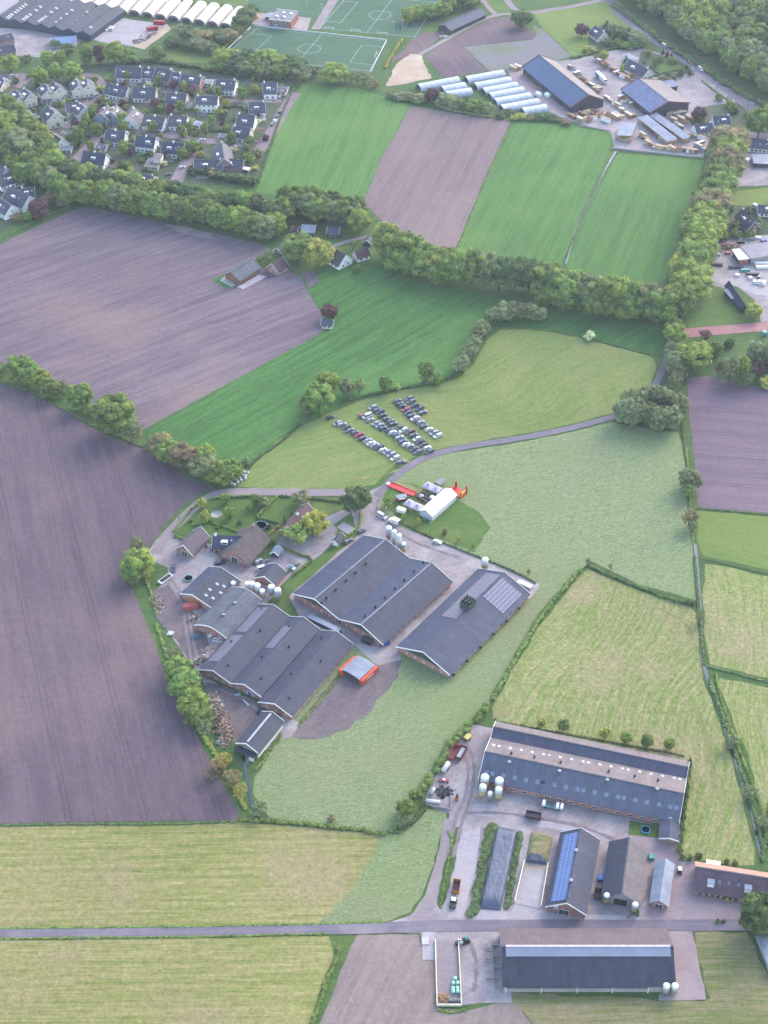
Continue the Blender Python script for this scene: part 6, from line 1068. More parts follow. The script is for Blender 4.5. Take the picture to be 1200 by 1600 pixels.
simple('caravan', 'white caravan roof beside the east hamlet bungalow', 'caravan', 1181, 326, -60, None, parts=[('body', MB().box(-2.6, 2.6, -1.1, 1.1, .5, 2.6, WHT, tx=.3, ty=.1)), ('window', MB().box(-1.8, 1.8, -1.06, -1.0, 1.4, 2.0, GLS))] + wheels([(0, -1), (0, 1)], .33, .2))
B = barn('works_shed', 'wide flat grey-roofed works shed with open front and blue goods', 'shed', (1172, 401), (1225, 399), (1208, 381), eave=4, prof=[(0, 0), (1, .3)], rmat=roofmat('flat_grey_roof', (146, 140, 158), (156, 150, 166)), wmat=CONC, trim=None); B = barn('works_lean_to', 'white flat-roofed lean-to beside the wide works shed', 'shed', (1155.5, 407), (1171, 403.5), None, (1145, 391), eave=3.4, prof=[(0, 0), (1, .2)], rmat=plain('white_roof', (226, 222, 218), .5), wmat=WOODB, trim=None)
door(B, 'f', B.W * .5, 3, 2.4, REDP)
B = barn('timber_cottage', 'narrow blue-black roofed building with a grey side bay on the lawn', 'building', (1159, 484), (1168, 481), None, (1134, 447), eave=3, prof=[(0, 0), (.5, 2.6), (1, 0)], rmat=R_slate, wmat=WDK, trim=None)
B = barn('side_bay', 'pale grey flat bay built against the narrow blue-black building', 'bay', (1143, 467), (1150, 466), None, (1132, 453), eave=2.8, prof=[(0, 0), (1, .4)], rmat=R_lt, wmat=WDK, trim=None)
for i, (u, v, c, k) in enumerate(((1179, 442, 'white', 'hatch'), (1186, 442, 'white', 'saloon'), (1193, 444, 'white', 'van'), (1186, 434, 'blue', 'hatch'))): carpx(u, v, u + 2, v - 5, k, c, ['white car leftmost of those on the east works yard', 'white saloon between the other two white vehicles at the works', 'white van rightmost on the east works yard', 'blue car behind the white ones on the works yard'][i])
for i, (u, v, m_, ln) in enumerate(((1116, 399, TANKG, 6), (1137, 397, REDP, 3), (1119, 415, WDK, 7), (1150, 419, WDK, 8), (1164, 424, TEAL, 5), (1176, 430, BLK, 7), (1190, 413, WHT, 8), (1192, 419, WHT, 8), (1152, 432, WHT, 2), (1172, 436, WHT, 2), (1157, 380, WDK, 4), (1172, 375, TANKG, 5), (1184, 373, WHT, 3), (1193, 378, BLUP, 3))):
    container(u, v, tr_.uniform(-15, 10), ln, '%s container or skip, %s counted across the east works yard' % ({'white_silo_skin': 'white', 'grey_silo_skin': 'grey', 'red_paint': 'red', 'dark_timber': 'dark', 'teal_paint': 'teal', 'black_plastic': 'black', 'white_paint': 'white', 'blue_paint': 'blue'}[m_.name], ordw(i)), m_, ht=1.5, wd=1.8)
pile(1140, 387, 0, 200, (8, 5), 2.4, 'brown earth heap behind the red machine on the works yard', 'earth_heap', [plain('earth', (168, 140, 128), .95)], .8); simple('toilet_cabin', 'turquoise portable toilet at the end of the red brick road', 'toilet cabin', 1193.5, 524, 5, None, parts=(('body', MB().box(-1.2, 1.2, -1.1, 1.1, 0, 2.3, TEAL)), ('roof', MB().box(-1.3, 1.3, -1.2, 1.2, 2.3, 2.6, plain('pale_turquoise', (140, 206, 206), .5), tx=.4, ty=.4))))
# flagpoles and road traffic
for i, (u, v) in enumerate(((1083, 118), (1165, 172), (1117, 143))): simple('banner_flag', ['pale blue banner flag by the roadside beside the clipped dark shrubs', 'pale blue banner flag at the road near the avenue', 'teal banner flag by the timber works forecourt'][i], 'flag', u, v, 20, None, parts=(('pole', MB().rod((0, 0, 0), (0, 0, 6.5), .08, WHT)), ('banner', MB().box(.1, 1.1, -.02, .02, 1.8, 6.3, SKYB if i < 2 else TEAL))))
for i, (u, v, c, k) in enumerate(((1018, 53, 'silver', 'hatch'), (1038, 73, 'white', 'van'), (1077, 98.5, 'red', 'hatch'), (1094, 109.5, 'white', 'van'), (992, 32, 'grey', 'hatch'))): carpx(u, v, u + 8, v + 6, k, c, ['silver car on the main road beyond the wood edge trees', 'white van on the main road north of the hamlet', 'red car on the main road', 'white van on the main road nearest the banner flag', 'grey car farthest along the main road'][i], cat='van' if k == 'van' else 'car', name='driving_car')
# ================= polytunnels and far sheds =================
TUN = plain('tunnel_film', (200, 206, 218), .4, .06, .8, 1.05, spec=.4); TUNC = plain('cream_tunnel_film', (234, 222, 218), .5, .06, .5, 1.05)
def tunnel(p0, p1, w_, h_, label, mat, group, ribs=True):
    a, b = G(*p0, 0), G(*p1, 0); d = b - a; Ln = d.length; rt = root('polytunnel', label, 'polytunnel', (a.x, a.y, 0), math.atan2(d.y, d.x) - math.pi / 2, group); n = 12; m = MB(); rb = MB()
    P = [(-w_ / 2 * math.cos(math.pi * k / n), h_ * math.sin(math.pi * k / n) ** .8) for k in range(n + 1)]
    m.add([(x, 0, z) for x, z in P] + [(x, Ln, z) for x, z in P], [(k, k + 1, n + 2 + k, n + 1 + k) for k in range(n)], mat, True); m.build('film_cover', rt)
    for y in ([Ln * i / max(1, int(Ln / 4)) for i in range(int(Ln / 4) + 1)] if ribs else [0, Ln]):
        for k in range(n): (x0, z0), (x1, z1) = P[k], P[k + 1]; rb.rod((x0 * 1.01, y, z0 * 1.01), (x1 * 1.01, y, z1 * 1.01), .09, GRYM if ribs else WOODB, 4)
    rb.build('hoops', rt); e = MB(); e.add([(x * .97, .3, z * .97) for x, z in P], [tuple(range(n + 1))], plain('tunnel_end', (150, 148, 150), .6)); e.box(-w_ * .3, w_ * .3, .2, .28, 0, h_ * .6, WDK); e.build('end_wall', rt)
O = (640, 100, 5.4545)
for i, (a, b) in enumerate((((75, 215), (418, 148)), ((275, 235), (475, 198)), ((310, 280), (525, 245)))): tunnel((O[0] + a[0] / O[2], O[1] + a[1] / O[2]), (O[0] + b[0] / O[2], O[1] + b[1] / O[2]), 8.6, 3.3, 'translucent polytunnel, %s from the north in the western group of three' % ordw(i), TUN, 'western polytunnels')
for i, (a, b) in enumerate((((480, 150), (800, 92)), ((555, 205), (862, 150)), ((625, 250), (915, 195)), ((680, 290), (970, 235)), ((725, 340), (1030, 285)), ((780, 395), (1100, 335)), ((960, 420), (1165, 385)))): tunnel((O[0] + a[0] / O[2], O[1] + a[1] / O[2]), (O[0] + b[0] / O[2], O[1] + b[1] / O[2]), 8.6, 3.3, 'translucent polytunnel, %s from the north in the row of seven beside the blue hall' % ordw(i), TUN, 'eastern polytunnels')
for i in range(15):
    u0 = 352 - i * 20.3; v0 = 45 - i * 2.9
    if i < 13 or 1: tunnel((u0 - (0 if i < 9 else 0), v0), (u0 + 24, v0 - 27), 9.0, 4.4, 'cream-roofed tunnel, %s from the football pitches in the long nursery row' % ordw(i), TUNC, 'cream nursery tunnels', False)
# dark nursery hall with six bays
tmp = barn('nursery_hall', 'dark seven-bay nursery hall with dotted rooflights, before the cream tunnels', 'hall', (-14, 32), (146, 52), None, (44, -6), eave=4.5, prof=[(0, 0)] + [q for k in range(7) for q in (((k + .5) / 7, 2.4), ((k + 1) / 7, 0))], rmat=R_dk, wmat=plain('dark_blue_wall', (62, 76, 98), .7), trim=None, over=.2)
for a, b in ((95, 205), (117, 187), (140, 168), (182, 143), (210, 122), (240, 98), (270, 75), (300, 52), (277, 227), (302, 209), (322, 192), (357, 171), (425, 120), (474, 79), (462, 250), (484, 232), (507, 215), (540, 196), (604, 142), (662, 96), (664, 260), (721, 218), (786, 166), (845, 118), (850, 283), (906, 240), (971, 188), (1025, 140), (1062, 317)): rooflight(tmp, a / 7.5, b / 7.5, SKYL, (2.4, 1.8))
house((80, 58), (118, 56), 12, 'light blue hipped-roof office pavilion in front of the nursery hall', 3, 2.6, plain('light_blue_roof', (146, 168, 204), .5), WREND, False, False, group=None, cat='pavilion')
for i, (r0, r1) in enumerate((((-10, 58), (18, 52)), ((-6, 74), (22, 70)))): house(r0, r1, 10, ['brown shed with curved roof lines at the far west edge', 'lower brown brick shed at the far west edge'][i], 3, 2.5, R_brn, BR, False, False, group=None, cat='shed')
for i, (u, v) in enumerate(((238, 47.5), (249, 38.5))): container(u, v, 20 if i == 0 else -5, 8, ['red container with rounded cover on the storage yard', 'red container at the foot of the cream tunnels'][i], REDP, ht=3)
pile(225, 60, 60, 60, (14, 5), 1, 'mixed pallets and sacks along the storage yard edge', 'yard_debris', RUB + LOGM, 1.0); pile(172, 46, 60, 30, (6, 4), 1.4, 'white sheeting heap by the nursery hall', 'white_debris', [WHT, GRYM], .9)
# football ground
B = barn('clubhouse', 'two-storey brick clubhouse with flat white-edged roof between the pitches', 'clubhouse', (420, 31), (455, 33), (467, 18), eave=6, prof=[(0, 0), (.5, .1), (1, 0)], rmat=roofmat('flat_roof', (146, 142, 150), (134, 130, 140)), wmat=plain('club_brick', (166, 98, 88), .85, .15, 1), trimw=.5, over=.2); windows(B, 'f', 6, 1, 1.6, 1.6); windows(B, 'f', 6, 3.8, 1.6, 1.3); door(B, 'f', B.W * .3, 2.4, 2.4, BLUP)
for i in range(4): link('roof_unit', part_once(('roof_unit', 0), lambda: MB().box(-1, 1, -.8, .8, 0, 1, WHT, tx=.1, ty=.1)), B.rt).location = (B.W * (.25 + .17 * i), B.L * (.3 + .4 * (i % 2)), 6.3)
house((419, 26), (424, 20), 5, 'low brick annex at the west side of the clubhouse', 2.8, .3, R_lt, plain('club_brick', (166, 98, 88)), False, False, group=None, cat='annex')
simple('dome_tent', 'yellow-orange dome tent beside the clubhouse', 'tent', 398, 28, 0, MB().lathe([(3, 0), (2.9, 1.4), (2, 2.8), (.8, 3.6), (.1, 3.8)], plain('dome_orange', (226, 168, 84), .5), 16))
def goal(p, q, label):
    a, b = G(*p), G(*q); d = b - a; m = MB(); L_ = 7.3; m.rod((-L_ / 2, 0, 0), (-L_ / 2, 0, 2.4), .09, WHT).rod((L_ / 2, 0, 0), (L_ / 2, 0, 2.4), .09, WHT).rod((-L_ / 2, 0, 2.4), (L_ / 2, 0, 2.4), .09, WHT); n_ = MB()
    for s in (-1, 1): n_.rod((s * L_ / 2, 0, 2.4), (s * L_ / 2, 1.6, 0), .05, WHT)
    for k in range(9): n_.rod((-L_ / 2 + L_ * k / 8, 0, 2.4), (-L_ / 2 + L_ * k / 8, 1.6, 0), .02, WHT, 3)
    c = (a + b) / 2; rt = root('football_goal', label, 'goal', (c.x, c.y, 0), math.atan2(d.y, d.x)); m.build('goal_frame', rt); n_.build('net', rt)
goal((379, 60), (371, 70), 'white football goal at the west end of the nearer pitch'); goal((590, 82), (584, 96), 'white football goal at the east end of the nearer pitch'); goal((508, 47), (520, 48), 'white goal beside the clubhouse path'); goal((548, 50), (563, 52), 'large practice goal net on the line between the pitches'); goal((592, 55), (603, 56), 'white goal at the corner of the far pitch')
for i, (u, v) in enumerate(((615, 63), (629, 60), (480, 27), (503, 35), (388, 30))): simple('floodlight_mast', ['slim floodlight mast at the near pitch corner', 'slim floodlight mast beside the taller one at the pitch corner', 'slim floodlight mast beside the clubhouse', 'slim floodlight mast on the path between pitches', 'slim floodlight mast by the yellow dome tent'][i], 'floodlight', u, v, 0, None, parts=(('pole', MB().rod((0, 0, 0), (0, 0, 14), .14, TANKG)), ('lamp_head', MB().box(-.7, .7, -.2, .2, 13.6, 14.2, SKYL))))
lowwall([(392, 43), (340, 92)], .9, .12, WHT, 'white rail along the west side of the nearer pitch', 'pitch_rail', 'rail'); lowwall([(398, 41), (604, 63), (578, 115)], .9, .12, WHT, 'white rail along the far and east sides of the nearer pitch', 'pitch_rail', 'rail')
# open cart shed in the far fields
B = barn('cart_shed', 'long black cart shed with blue-grey roof beside the ploughed plots', 'shed', (684, 41), (705, 47.5), (760, 22), eave=3.2, prof=[(0, 0), (.5, 2.6), (1, 0)], rmat=R_slate, wmat=WDK, trim=None); pile(695, 58, 0, 40, (5, 3), .8, 'white sand heap at the cart shed gable', 'sand_heap', [M_sand, RUB[1]], .6)
# ================= farmsteads in the middle =================
B = barn('grey_barn', 'weathered grey barn alone at the edge of the pale ploughed field', 'barn', (367.5, 438), (377, 439), (406, 421), eave=3, prof=[(0, 0), (.5, 3), (1, 0)], rmat=R_tan, wmat=WOODB, trim=None) if 0 else barn('grey_barn', 'weathered grey barn alone at the edge of the pale ploughed field', 'barn', (354, 427), (372, 440), (404, 419.5), eave=3, prof=[(0, 0), (.45, 3), (1, 0)], rmat=R_asb, wmat=WOODB, trim=None)
sheet('green_island', [(331, 437), (352, 427), (350, 433), (372, 447), (356, 452)], M_gr1, Z2, .4, 2); sheet('concrete_pad', [(343, 438), (352, 432), (368, 445), (362, 449)], M_conc, Z3, .3, 2); sheet('concrete_pad', [(370, 449), (404, 430), (417, 433), (380, 452)], M_conc, Z3, .3, 2)
sheet('rough_strip', [(400, 402), (424, 395), (440, 400), (418, 420), (404, 418)], M_lawn, Z2, .5, 3); sheet('farmstead_ground', [(418, 420), (440, 395), (520, 385), (590, 385), (600, 410), (520, 418), (470, 434), (455, 424)], M_lawn, Z2, .6); sheet('worn_track', [(470, 426), (490, 424), (500, 440), (482, 450)], M_dirt, Z3, .8, 2)
for r0, r1, W, lab, e, ri, rm, wm, kw in (((425, 412), (441, 402), 9, 'red-tiled barn end with brick gable west of the twin chestnut trees', 2.6, 4, R_red, BR, dict(trim=CREAM)), ((434, 388), (442, 383), 6, 'small dark timber shed west of the twin chestnut trees', 2.4, 2, R_slate, WDK, {}), ((540, 398), (519, 386), 11, 'old thatched farmhouse with white timbered gable east of the twin chestnuts', 2.6, 5.5, R_thatch, WREND, {}),
                              ((554, 393), (574, 387), 7, 'white cottage with dark red roof next to the thatched farmhouse', 2.6, 3.2, R_red, WREND, {}), ((473, 351), (492, 352), 9, 'small pale blue-roofed shed under the wood edge', 3, 2.5, R_lt, WDK, {}), ((512, 355), (530, 356), 8, 'small dark blue-roofed shed under the wood edge, farther east', 2.6, 2, R_slate, WDK, {}), ((458, 353), (467, 355), 5, 'small rust-red roofed shed under the wood edge', 2.4, 1.5, R_red, WDK, {}),
                              ((573, 375), (580, 366), 5, 'small dark hut at the edge of the large oaks', 2.6, 2, R_dk, WDK, {}), ((503, 499), (520, 500), 5.5, 'little field barn with grey roof beside the purple tree', 2.2, 2, R_slate, CREAM, {})):
    house(r0, r1, W, lab, e, ri, rm, wm, chim=False, dormer=False, group=None, cat='shed' if W < 9.1 else 'barn', lights=0, **kw)
ribbon('farm_track', [(500, 392), (520, 385), (545, 377), (575, 370)], 3, M_track, Z4)
# ================= village =================
VH = [((31.5, 148), (23, 141), 8, 5, 3, 0, 'cream'), ((46, 146), (38, 139), 8, 5, 3, 0, 'cream'), ((75.5, 139), (69, 131), 9, 5, 3.2, 0, 'cream'), ((91, 136.5), (84, 128.5), 9, 5, 3.2, 0, 'cream'), ((84, 175), (75, 166), 10, 5.5, 4, 0, 'cream'), ((122, 133), (119, 125), 8, 5, 3, 0, 'cream'), ((137, 131.5), (135, 124), 8, 5, 3, 0, 'cream'),
      ((169, 130), (198, 136), 9, 3, 4.5, 0, 'white'), ((210, 136), (241, 137), 9, 3, 4.5, 0, 'cream'), ((185, 103), (219, 104.5), 10, 3, 5, 0, 'white'), ((223, 106), (242, 107), 8, 3, 4.2, 0, 'white'), ((246, 105), (267, 109), 10, 3, 5, 0, 'cream'), ((271, 113), (280, 114.5), 8, 3, 4.5, 0, 'cream'), ((286, 116), (313, 119), 9, 5, 3, 0, 'brick'), ((262, 145), (289, 147), 9, 3, 4, 0, 'cream'),
      ((309, 150), (338, 151), 9, 5, 3, 0, 'white'), ((341, 123), (366, 125), 10, 4, 4, 0, 'white'), ((414, 129), (430, 129), 11, 3.5, 4.5, 0, 'white'), ((391, 160), (411, 159), 9, 3, 4.5, 0, 'white'), ((374, 178), (396, 180), 11, 3, 5, 0, 'white'), ((367, 197), (389, 200), 9, 3, 4.5, 0, 'cream'), ((158, 175), (166, 165), 9, 4, 4, 1, 'blue'), ((174, 173), (180, 165), 8, 4, 4, 1, 'blue'), ((200, 180), (207.5, 169), 11, 3, 5, 1, 'white'),
      ((228, 179), (256, 184), 10, 3, 4.5, 1, 'white'), ((268, 180), (290, 182), 10, 3, 4, 1, 'white'), ((104, 161), (119, 159), 9, 4, 3.5, 1, 'white'), ((119, 158), (131, 167), 9, 4, 3.5, 1, 'white'), ((78, 205), (94, 217), 10, 3, 4, 0, 'white'), ((168, 203), (193, 205), 9, 3, 4.5, 0, 'white'), ((133, 236), (163, 240), 9, 3, 4.5, 0, 'white'), ((216, 212), (241, 215), 9, 3.5, 4, 0, 'white'), ((257, 221), (285, 224), 9, 3, 4.5, 0, 'white'),
      ((202, 269), (238, 275), 8, 3, 3, 0, 'cream'), ((346, 222), (350, 246), 10, 3.5, 5, 0, 'brick'), ((306, 250), (345, 250), 9, 3, 3.5, 0, 'brick'), ((350, 248), (378, 250), 8, 3, 3, 0, 'brick'), ((16, 291), (44, 305), 11, 3, 5, 0, 'white'), ((-4, 308), (16, 320), 9, 3, 4, 0, 'white'), ((-6, 256), (8, 262), 10, 3, 4, 0, 'white'), ((-4, 276), (27, 266), 9, 3, 4, 0, 'white'), ((-6, 122), (5, 124), 9, 3, 3, 0, 'cream'), ((36, 293), (50, 292), 7, 3, 4, 0, 'white')]
VW = {'cream': CREAM, 'white': WREND, 'brick': BR, 'blue': BLR}
FEAT = ['cream semi-detached half nearest the wood, west street', 'cream semi-detached half next to it, west street', 'cream gabled house left of a pair below the round trees', 'cream gabled house right of a pair below the round trees', 'tall cream gabled house with dark timber side at the west street end', 'cream twin-gabled house left half by the village green', 'cream twin-gabled house right half by the village green',
        'white row house below the village green', 'cream-gabled row house below the northern terrace', 'long white terrace house farthest north-west by the hedge', 'short white terrace house second along the north row', 'cream terrace house with brown ridge in the north row', 'narrow dark-roofed terrace house at the bend of the north row', 'red brick house with blue-grey roof in the north row', 'cream-gabled house in the middle of the east street',
        'white house with flat white extension in the middle street', 'large white house beside the northern hedge', 'white house with steep roof in the far north-east corner', 'white-gabled house behind the purple bush', 'large white chalet house beside the east street', 'cream-gabled house below the large white chalet', 'pale blue gabled house left of the pair', 'pale blue gabled house right of the pair', 'brown-roofed white house beside the central tree',
        'long brown-roofed white house above the middle street', 'brown-roofed white house with many rooflights in the centre', 'white villa wing with grey roof on the west street', 'white villa wing with brown roof on the west street', 'dark-roofed house close to the western wood', 'slate-roofed white house west of the big green tree', 'dark-roofed white house nearest the southern tree belt', 'white house with high chimney on the middle street', 'slate-roofed white house on the south corner street',
        'low dark house hidden behind the tree belt', 'brick villa main wing with steep hipped look', 'brick villa west wing with orange autumn bush', 'brick villa east wing behind the white veranda', 'large grey-roofed white house beside the purple tree, south-west hamlet', 'white-fronted house at the frame edge, south-west hamlet', 'small white house at the frame edge behind the hamlet trees', 'white-edged long roofed house between hamlet trees', 'red-trimmed house at the west frame edge by the car park', 'small rear wing with white chimney, south-west hamlet']
for i, (r0, r1, W, e, ri, br_, wc) in enumerate(VH): house(r0, r1, W, FEAT[i], e, ri, [R_house, R_house2][br_] if i not in (31, 32) else R_slate, VW[wc], group='village houses')
for i, (r0, r1, W, lab) in enumerate((((39, 172), (44, 179), 6, 'dark roofed garage near the west street trees'), ((50, 180), (58, 184), 6, 'pale roofed garage beside the dark roofed one'), ((98, 206), (112, 207), 6, 'garage with pale blue roof strip by the big round tree'), ((97, 231), (112, 231), 6, 'low garage beside the southern street'), ((151, 227), (167, 228), 7, 'small dark-roofed garage with orange gable'), ((432, 138), (449, 139), 9, 'flat white-edged garage wing by the east street'), ((305, 191), (314, 193), 6, 'small white garage with dark roof in the middle street'),
                                  ((343, 211), (354, 212), 6, 'low garden garage behind the green hedge'), ((66, 157), (80, 156), 6, 'dark flat garage between the cream gabled houses'), ((143, 145), (150, 143), 6, 'brown garage beside the village green house'), ((226, 150), (236, 153), 6, 'low brown garage in the north street'), ((105, 146), (114, 147), 6, 'flat bluish garage row between cream pairs'), ((321, 126), (332, 127), 7, 'white-framed glass-roofed garage in the north row'), ((290, 158), (296, 163), 5, 'brown lean-to garage in the east street'), ((240, 219), (246, 215), 5, 'small brown garage on the middle street'))):
    house(r0, r1, W, lab, 2.5, .5, R_house if i % 3 else R_lt, CREAM, False, False, 'village garages', 'garage', cat='garage')
def modern():
    B = barn('modern_house', 'modern cream house with striped flat roofs and a blue glass part', 'house', (226, 258), (246, 262), (252, 250), eave=3, prof=[(0, 0), (.5, .1), (1, 0)], rmat=R_tan, wmat=CREAM, trim=CREAM, over=.1); windows(B, 'f', 4, .8, 1.4, 1.4)
    link('upper_storey', MB().box(B.W * .55, B.W * 1.1, B.L * .4, B.L * 1.1, 3.2, 6.2, CREAM).box(B.W * .53, B.W * 1.12, B.L * .38, B.L * 1.12, 6.2, 6.4, R_tan).mesh('upper_storey'), B.rt); link('glass_roof', MB().box(B.W * .3, B.W * .53, B.L * .5, B.L, 3.2, 3.6, SKYB).mesh('glass_roof'), B.rt)
modern()
simple('veranda', 'long white flat-roofed veranda in front of the brick villa', 'veranda', 375, 267, math.degrees(AZ(357, 263, 394, 271)), None, parts=(('roof', MB().box(-7, 7, -1.8, 1.8, 2.6, 2.8, WHT)), ('post', MB().box(-6.8, -6.6, -1.7, -1.5, 0, 2.6, WHT).box(6.6, 6.8, -1.7, -1.5, 0, 2.6, WHT).box(-.1, .1, -1.7, -1.5, 0, 2.6, WHT).box(-3.5, -3.3, -1.7, -1.5, 0, 2.6, WHT).box(3.3, 3.5, -1.7, -1.5, 0, 2.6, WHT)), ('wall', MB().box(-6.9, 6.9, 1.6, 1.75, 0, 2.6, WREND))))
VC = [(21, 121, 'white', 'van', 'light van parked at the big west parking area'), (8, 126, 'white', 'hatch', 'small white car at the west parking area'), (14, 156, 'white', 'hatch', 'white car at the west street bend'), (17, 161, 'white', 'saloon', 'white car behind the first at the west street bend'), (98, 186, 'white', 'van', 'white van beside the tall cream gabled house'), (100, 194, 'white', 'hatch', 'white car below the van by the tall cream house'), (115, 187, 'silver', 'hatch', 'silver car before the white villa'),
      (316, 220, 'white', 'saloon', 'white car on the middle street corner'), (285, 263, 'white', 'hatch', 'white car parked on the southern street'), (248, 207, 'silver', 'hatch', 'silver car behind the dark one by the central tree'), (253, 208, 'dark grey', 'hatch', 'dark car beside the silver one at the central tree'), (438, 176, 'dark grey', 'hatch', 'dark grey car on the east street, farthest north'), (433, 183, 'grey', 'saloon', 'grey car on the east street, second from north'), (430, 190, 'white', 'hatch', 'white car on the east street between grey ones'), (426, 196, 'grey', 'hatch', 'grey car on the east street, nearest the belt'),
      (412, 182, 'white', 'hatch', 'white car on the drive of the white chalet'), (437, 153, 'silver', 'hatch', 'silver car before the flat garage wing'), (264, 274, 'dark grey', 'hatch', 'dark car at the southern street end'), (128, 200, 'blue', 'hatch', 'blue car beside the big round village tree'), (327, 143, 'dark grey', 'hatch', 'dark car beneath the glass-roofed garage')]
for u, v, c, k, lab in VC: carpx(u, v, u + 5, v - 1 if u < 400 or u > 445 else v - 6, k, c, lab, group='cars in the village', cat='van' if k == 'van' else 'car')
# ================= trees =================
def many(lst, group):
    for u, v, w_, pal, shape, lab, *h in lst: tree(u, v, w_, lab, h[0] if h else None, pal, shape, group)
# belt between the village and the pale ploughed field
belt([(128, 296), (165, 300), (205, 308), (250, 320), (300, 328), (350, 338), (400, 348), (430, 350)], 33, 19, '%s tree from the west along the front of the belt south of the village', 'village belt front', 15.5, ('green', 'fresh', 'green', 'grey'))
belt([(112, 268), (150, 278), (200, 286), (250, 297), (300, 306), (350, 314), (400, 322), (440, 330)], 32, 20, '%s tree from the west along the back of the belt south of the village', 'village belt back', 15, ('fresh', 'green', 'dark'))
belt([(10, 170), (35, 185), (52, 205), (68, 228), (85, 252)], 32, 17, '%s tree from the north along the east edge of the western wood', 'western wood east edge', 15, ('fresh', 'green'))
belt([(-6, 178), (12, 198), (28, 220), (45, 245), (60, 268), (84, 285), (104, 300)], 32, 18, '%s tree from the north along the middle of the western wood', 'western wood middle', 15, ('green', 'fresh', 'grey'))
belt([(-10, 205), (5, 225), (22, 250), (38, 268)], 30, 18, '%s tree from the north along the west edge of the western wood', 'western wood west edge', 13, ('green', 'dark'))
belt([(452, 320), (480, 322), (515, 327), (550, 332)], 30, 15, '%s tree from the west in the wood behind the small blue sheds', 'wood behind the sheds', 13, ('grey', 'green', 'dark'))
belt([(445, 302), (480, 308), (520, 313), (555, 320)], 28, 16, '%s tree from the west in the rear row behind the small blue sheds', 'rear row behind the sheds', 12, ('green', 'dark', 'grey'))
tree(560, 345, 34, 'round light tree at the east end of the wood behind the sheds', 13, 'fresh'); tree(466, 384, 50, 'broad chestnut, western one of the twin pair by the farmstead', 15, 'green'); tree(497, 394, 46, 'broad chestnut, eastern one of the twin pair by the farmstead', 15, 'bleach'); tree(515, 486, 25, 'round dark purple tree above the little field barn', 8, 'purple', 'broad')
many([(420, 398, 18, 'grey', 'loose', 'greyish bush on the strip beside the pale ploughed field'), (405, 404, 14, 'grey', 'loose', 'smaller greyish bush on the strip beside the pale ploughed field'), (552, 382, 14, 'green', 'loose', 'small tree between the thatched farmhouse and the track'), (558, 418, 12, 'green', 'shrub', 'shrub on the lawn of the white cottage')], None)
# great belt of oaks
belt([(602, 372), (632, 385), (662, 396)], 42, 22, '%s great oak from the west in the big oak belt', 'big oak belt', 18, ('fresh', 'green'), ('broad',))
belt([(690, 408), (725, 412), (765, 420), (805, 427), (850, 436), (890, 446), (930, 455), (975, 464), (1020, 470), (1060, 468)], 44, 24, '%s great oak from the north-south lane end, middle part of the big belt', 'big oak belt middle', 18, ('green', 'fresh', 'green', 'grey', 'dark'), ('broad',))
belt([(620, 400), (650, 412), (685, 424)], 34, 24, '%s smaller oak along the front of the big belt, west part', 'big oak belt front', 14, ('green', 'fresh'), ('broad',))
belt([(858, 458), (905, 466), (950, 472), (990, 478), (1030, 482)], 36, 24, '%s lower oak along the front of the big belt, east part', 'big oak belt front east', 14, ('green', 'dark'), ('broad',))
belt([(1080, 440), (1086, 410), (1094, 380), (1101, 350), (1110, 322), (1120, 295), (1130, 268), (1140, 240), (1142, 218)], 46, 18, '%s tree from the south along the lane avenue', 'lane avenue', 17, ('fresh', 'green', 'fresh', 'brown'), ('broad',))
belt([(1062, 430), (1072, 395), (1078, 365), (1090, 335), (1104, 305), (1112, 275)], 30, 22, '%s smaller tree from the south on the field side of the lane avenue', 'lane avenue field side', 13, ('green', 'fresh', 'bleach'), ('broad',))
many([(1188, 190, 40, 'green', 'broad', 'large tree south of the flag by the main road'), (1215, 175, 40, 'fresh', 'broad', 'large tree cut by the frame edge south of the main road'), (1122, 178, 14, 'purple', 'broad', 'dummy')][:2], None)
tree(1093, 178, 24, 'purple-brown tree between the timber works and the slate-roofed house', 9, 'purple')
# willows along the curved hedge
belt([(842, 490), (820, 488), (796, 484), (775, 490)], 26, 13, '%s grey willow from the east on the top of the curved hedge', 'curved willow hedge top', 9.5, ('grey', 'blue', 'grey'), ('loose', 'shrub'))
belt([(758, 500), (750, 516), (742, 532), (734, 546), (726, 560), (718, 574)], 20, 11, '%s willow from the north along the curved hedge side', 'curved willow hedge side', 8, ('grey', 'green', 'fresh', 'blue'), ('loose', 'shrub', 'oval'))
tree(922, 524, 20, 'white-flowering bush on the ditch of the dark green strip', 4.5, 'white', 'shrub')
many([(497, 622, 48, 'green', 'broad', 'large tree beside the lone dark grey car', 15), (512, 596, 34, 'fresh', 'broad', 'bright green tree behind the large tree at the parking field', 12), (478, 632, 24, 'brown', 'loose', 'thin brownish tree west of the large tree at the parking field', 11), (541, 604, 26, 'grey', 'oval', 'grey-green round tree at the north edge of the parking field', 10), (562, 602, 20, 'grey', 'loose', 'paler round tree next to the grey-green one', 8), (603, 599, 22, 'green', 'oval', 'single tree above the short easternmost car row', 9), (622, 604, 10, 'bleach', 'shrub', 'tiny pale bush above the car rows'), (665, 578, 26, 'green', 'oval', 'upright tree on the field edge right of the car rows', 12), (684, 590, 16, 'green', 'shrub', 'bush beside the upright tree at the field edge', 7)], None)
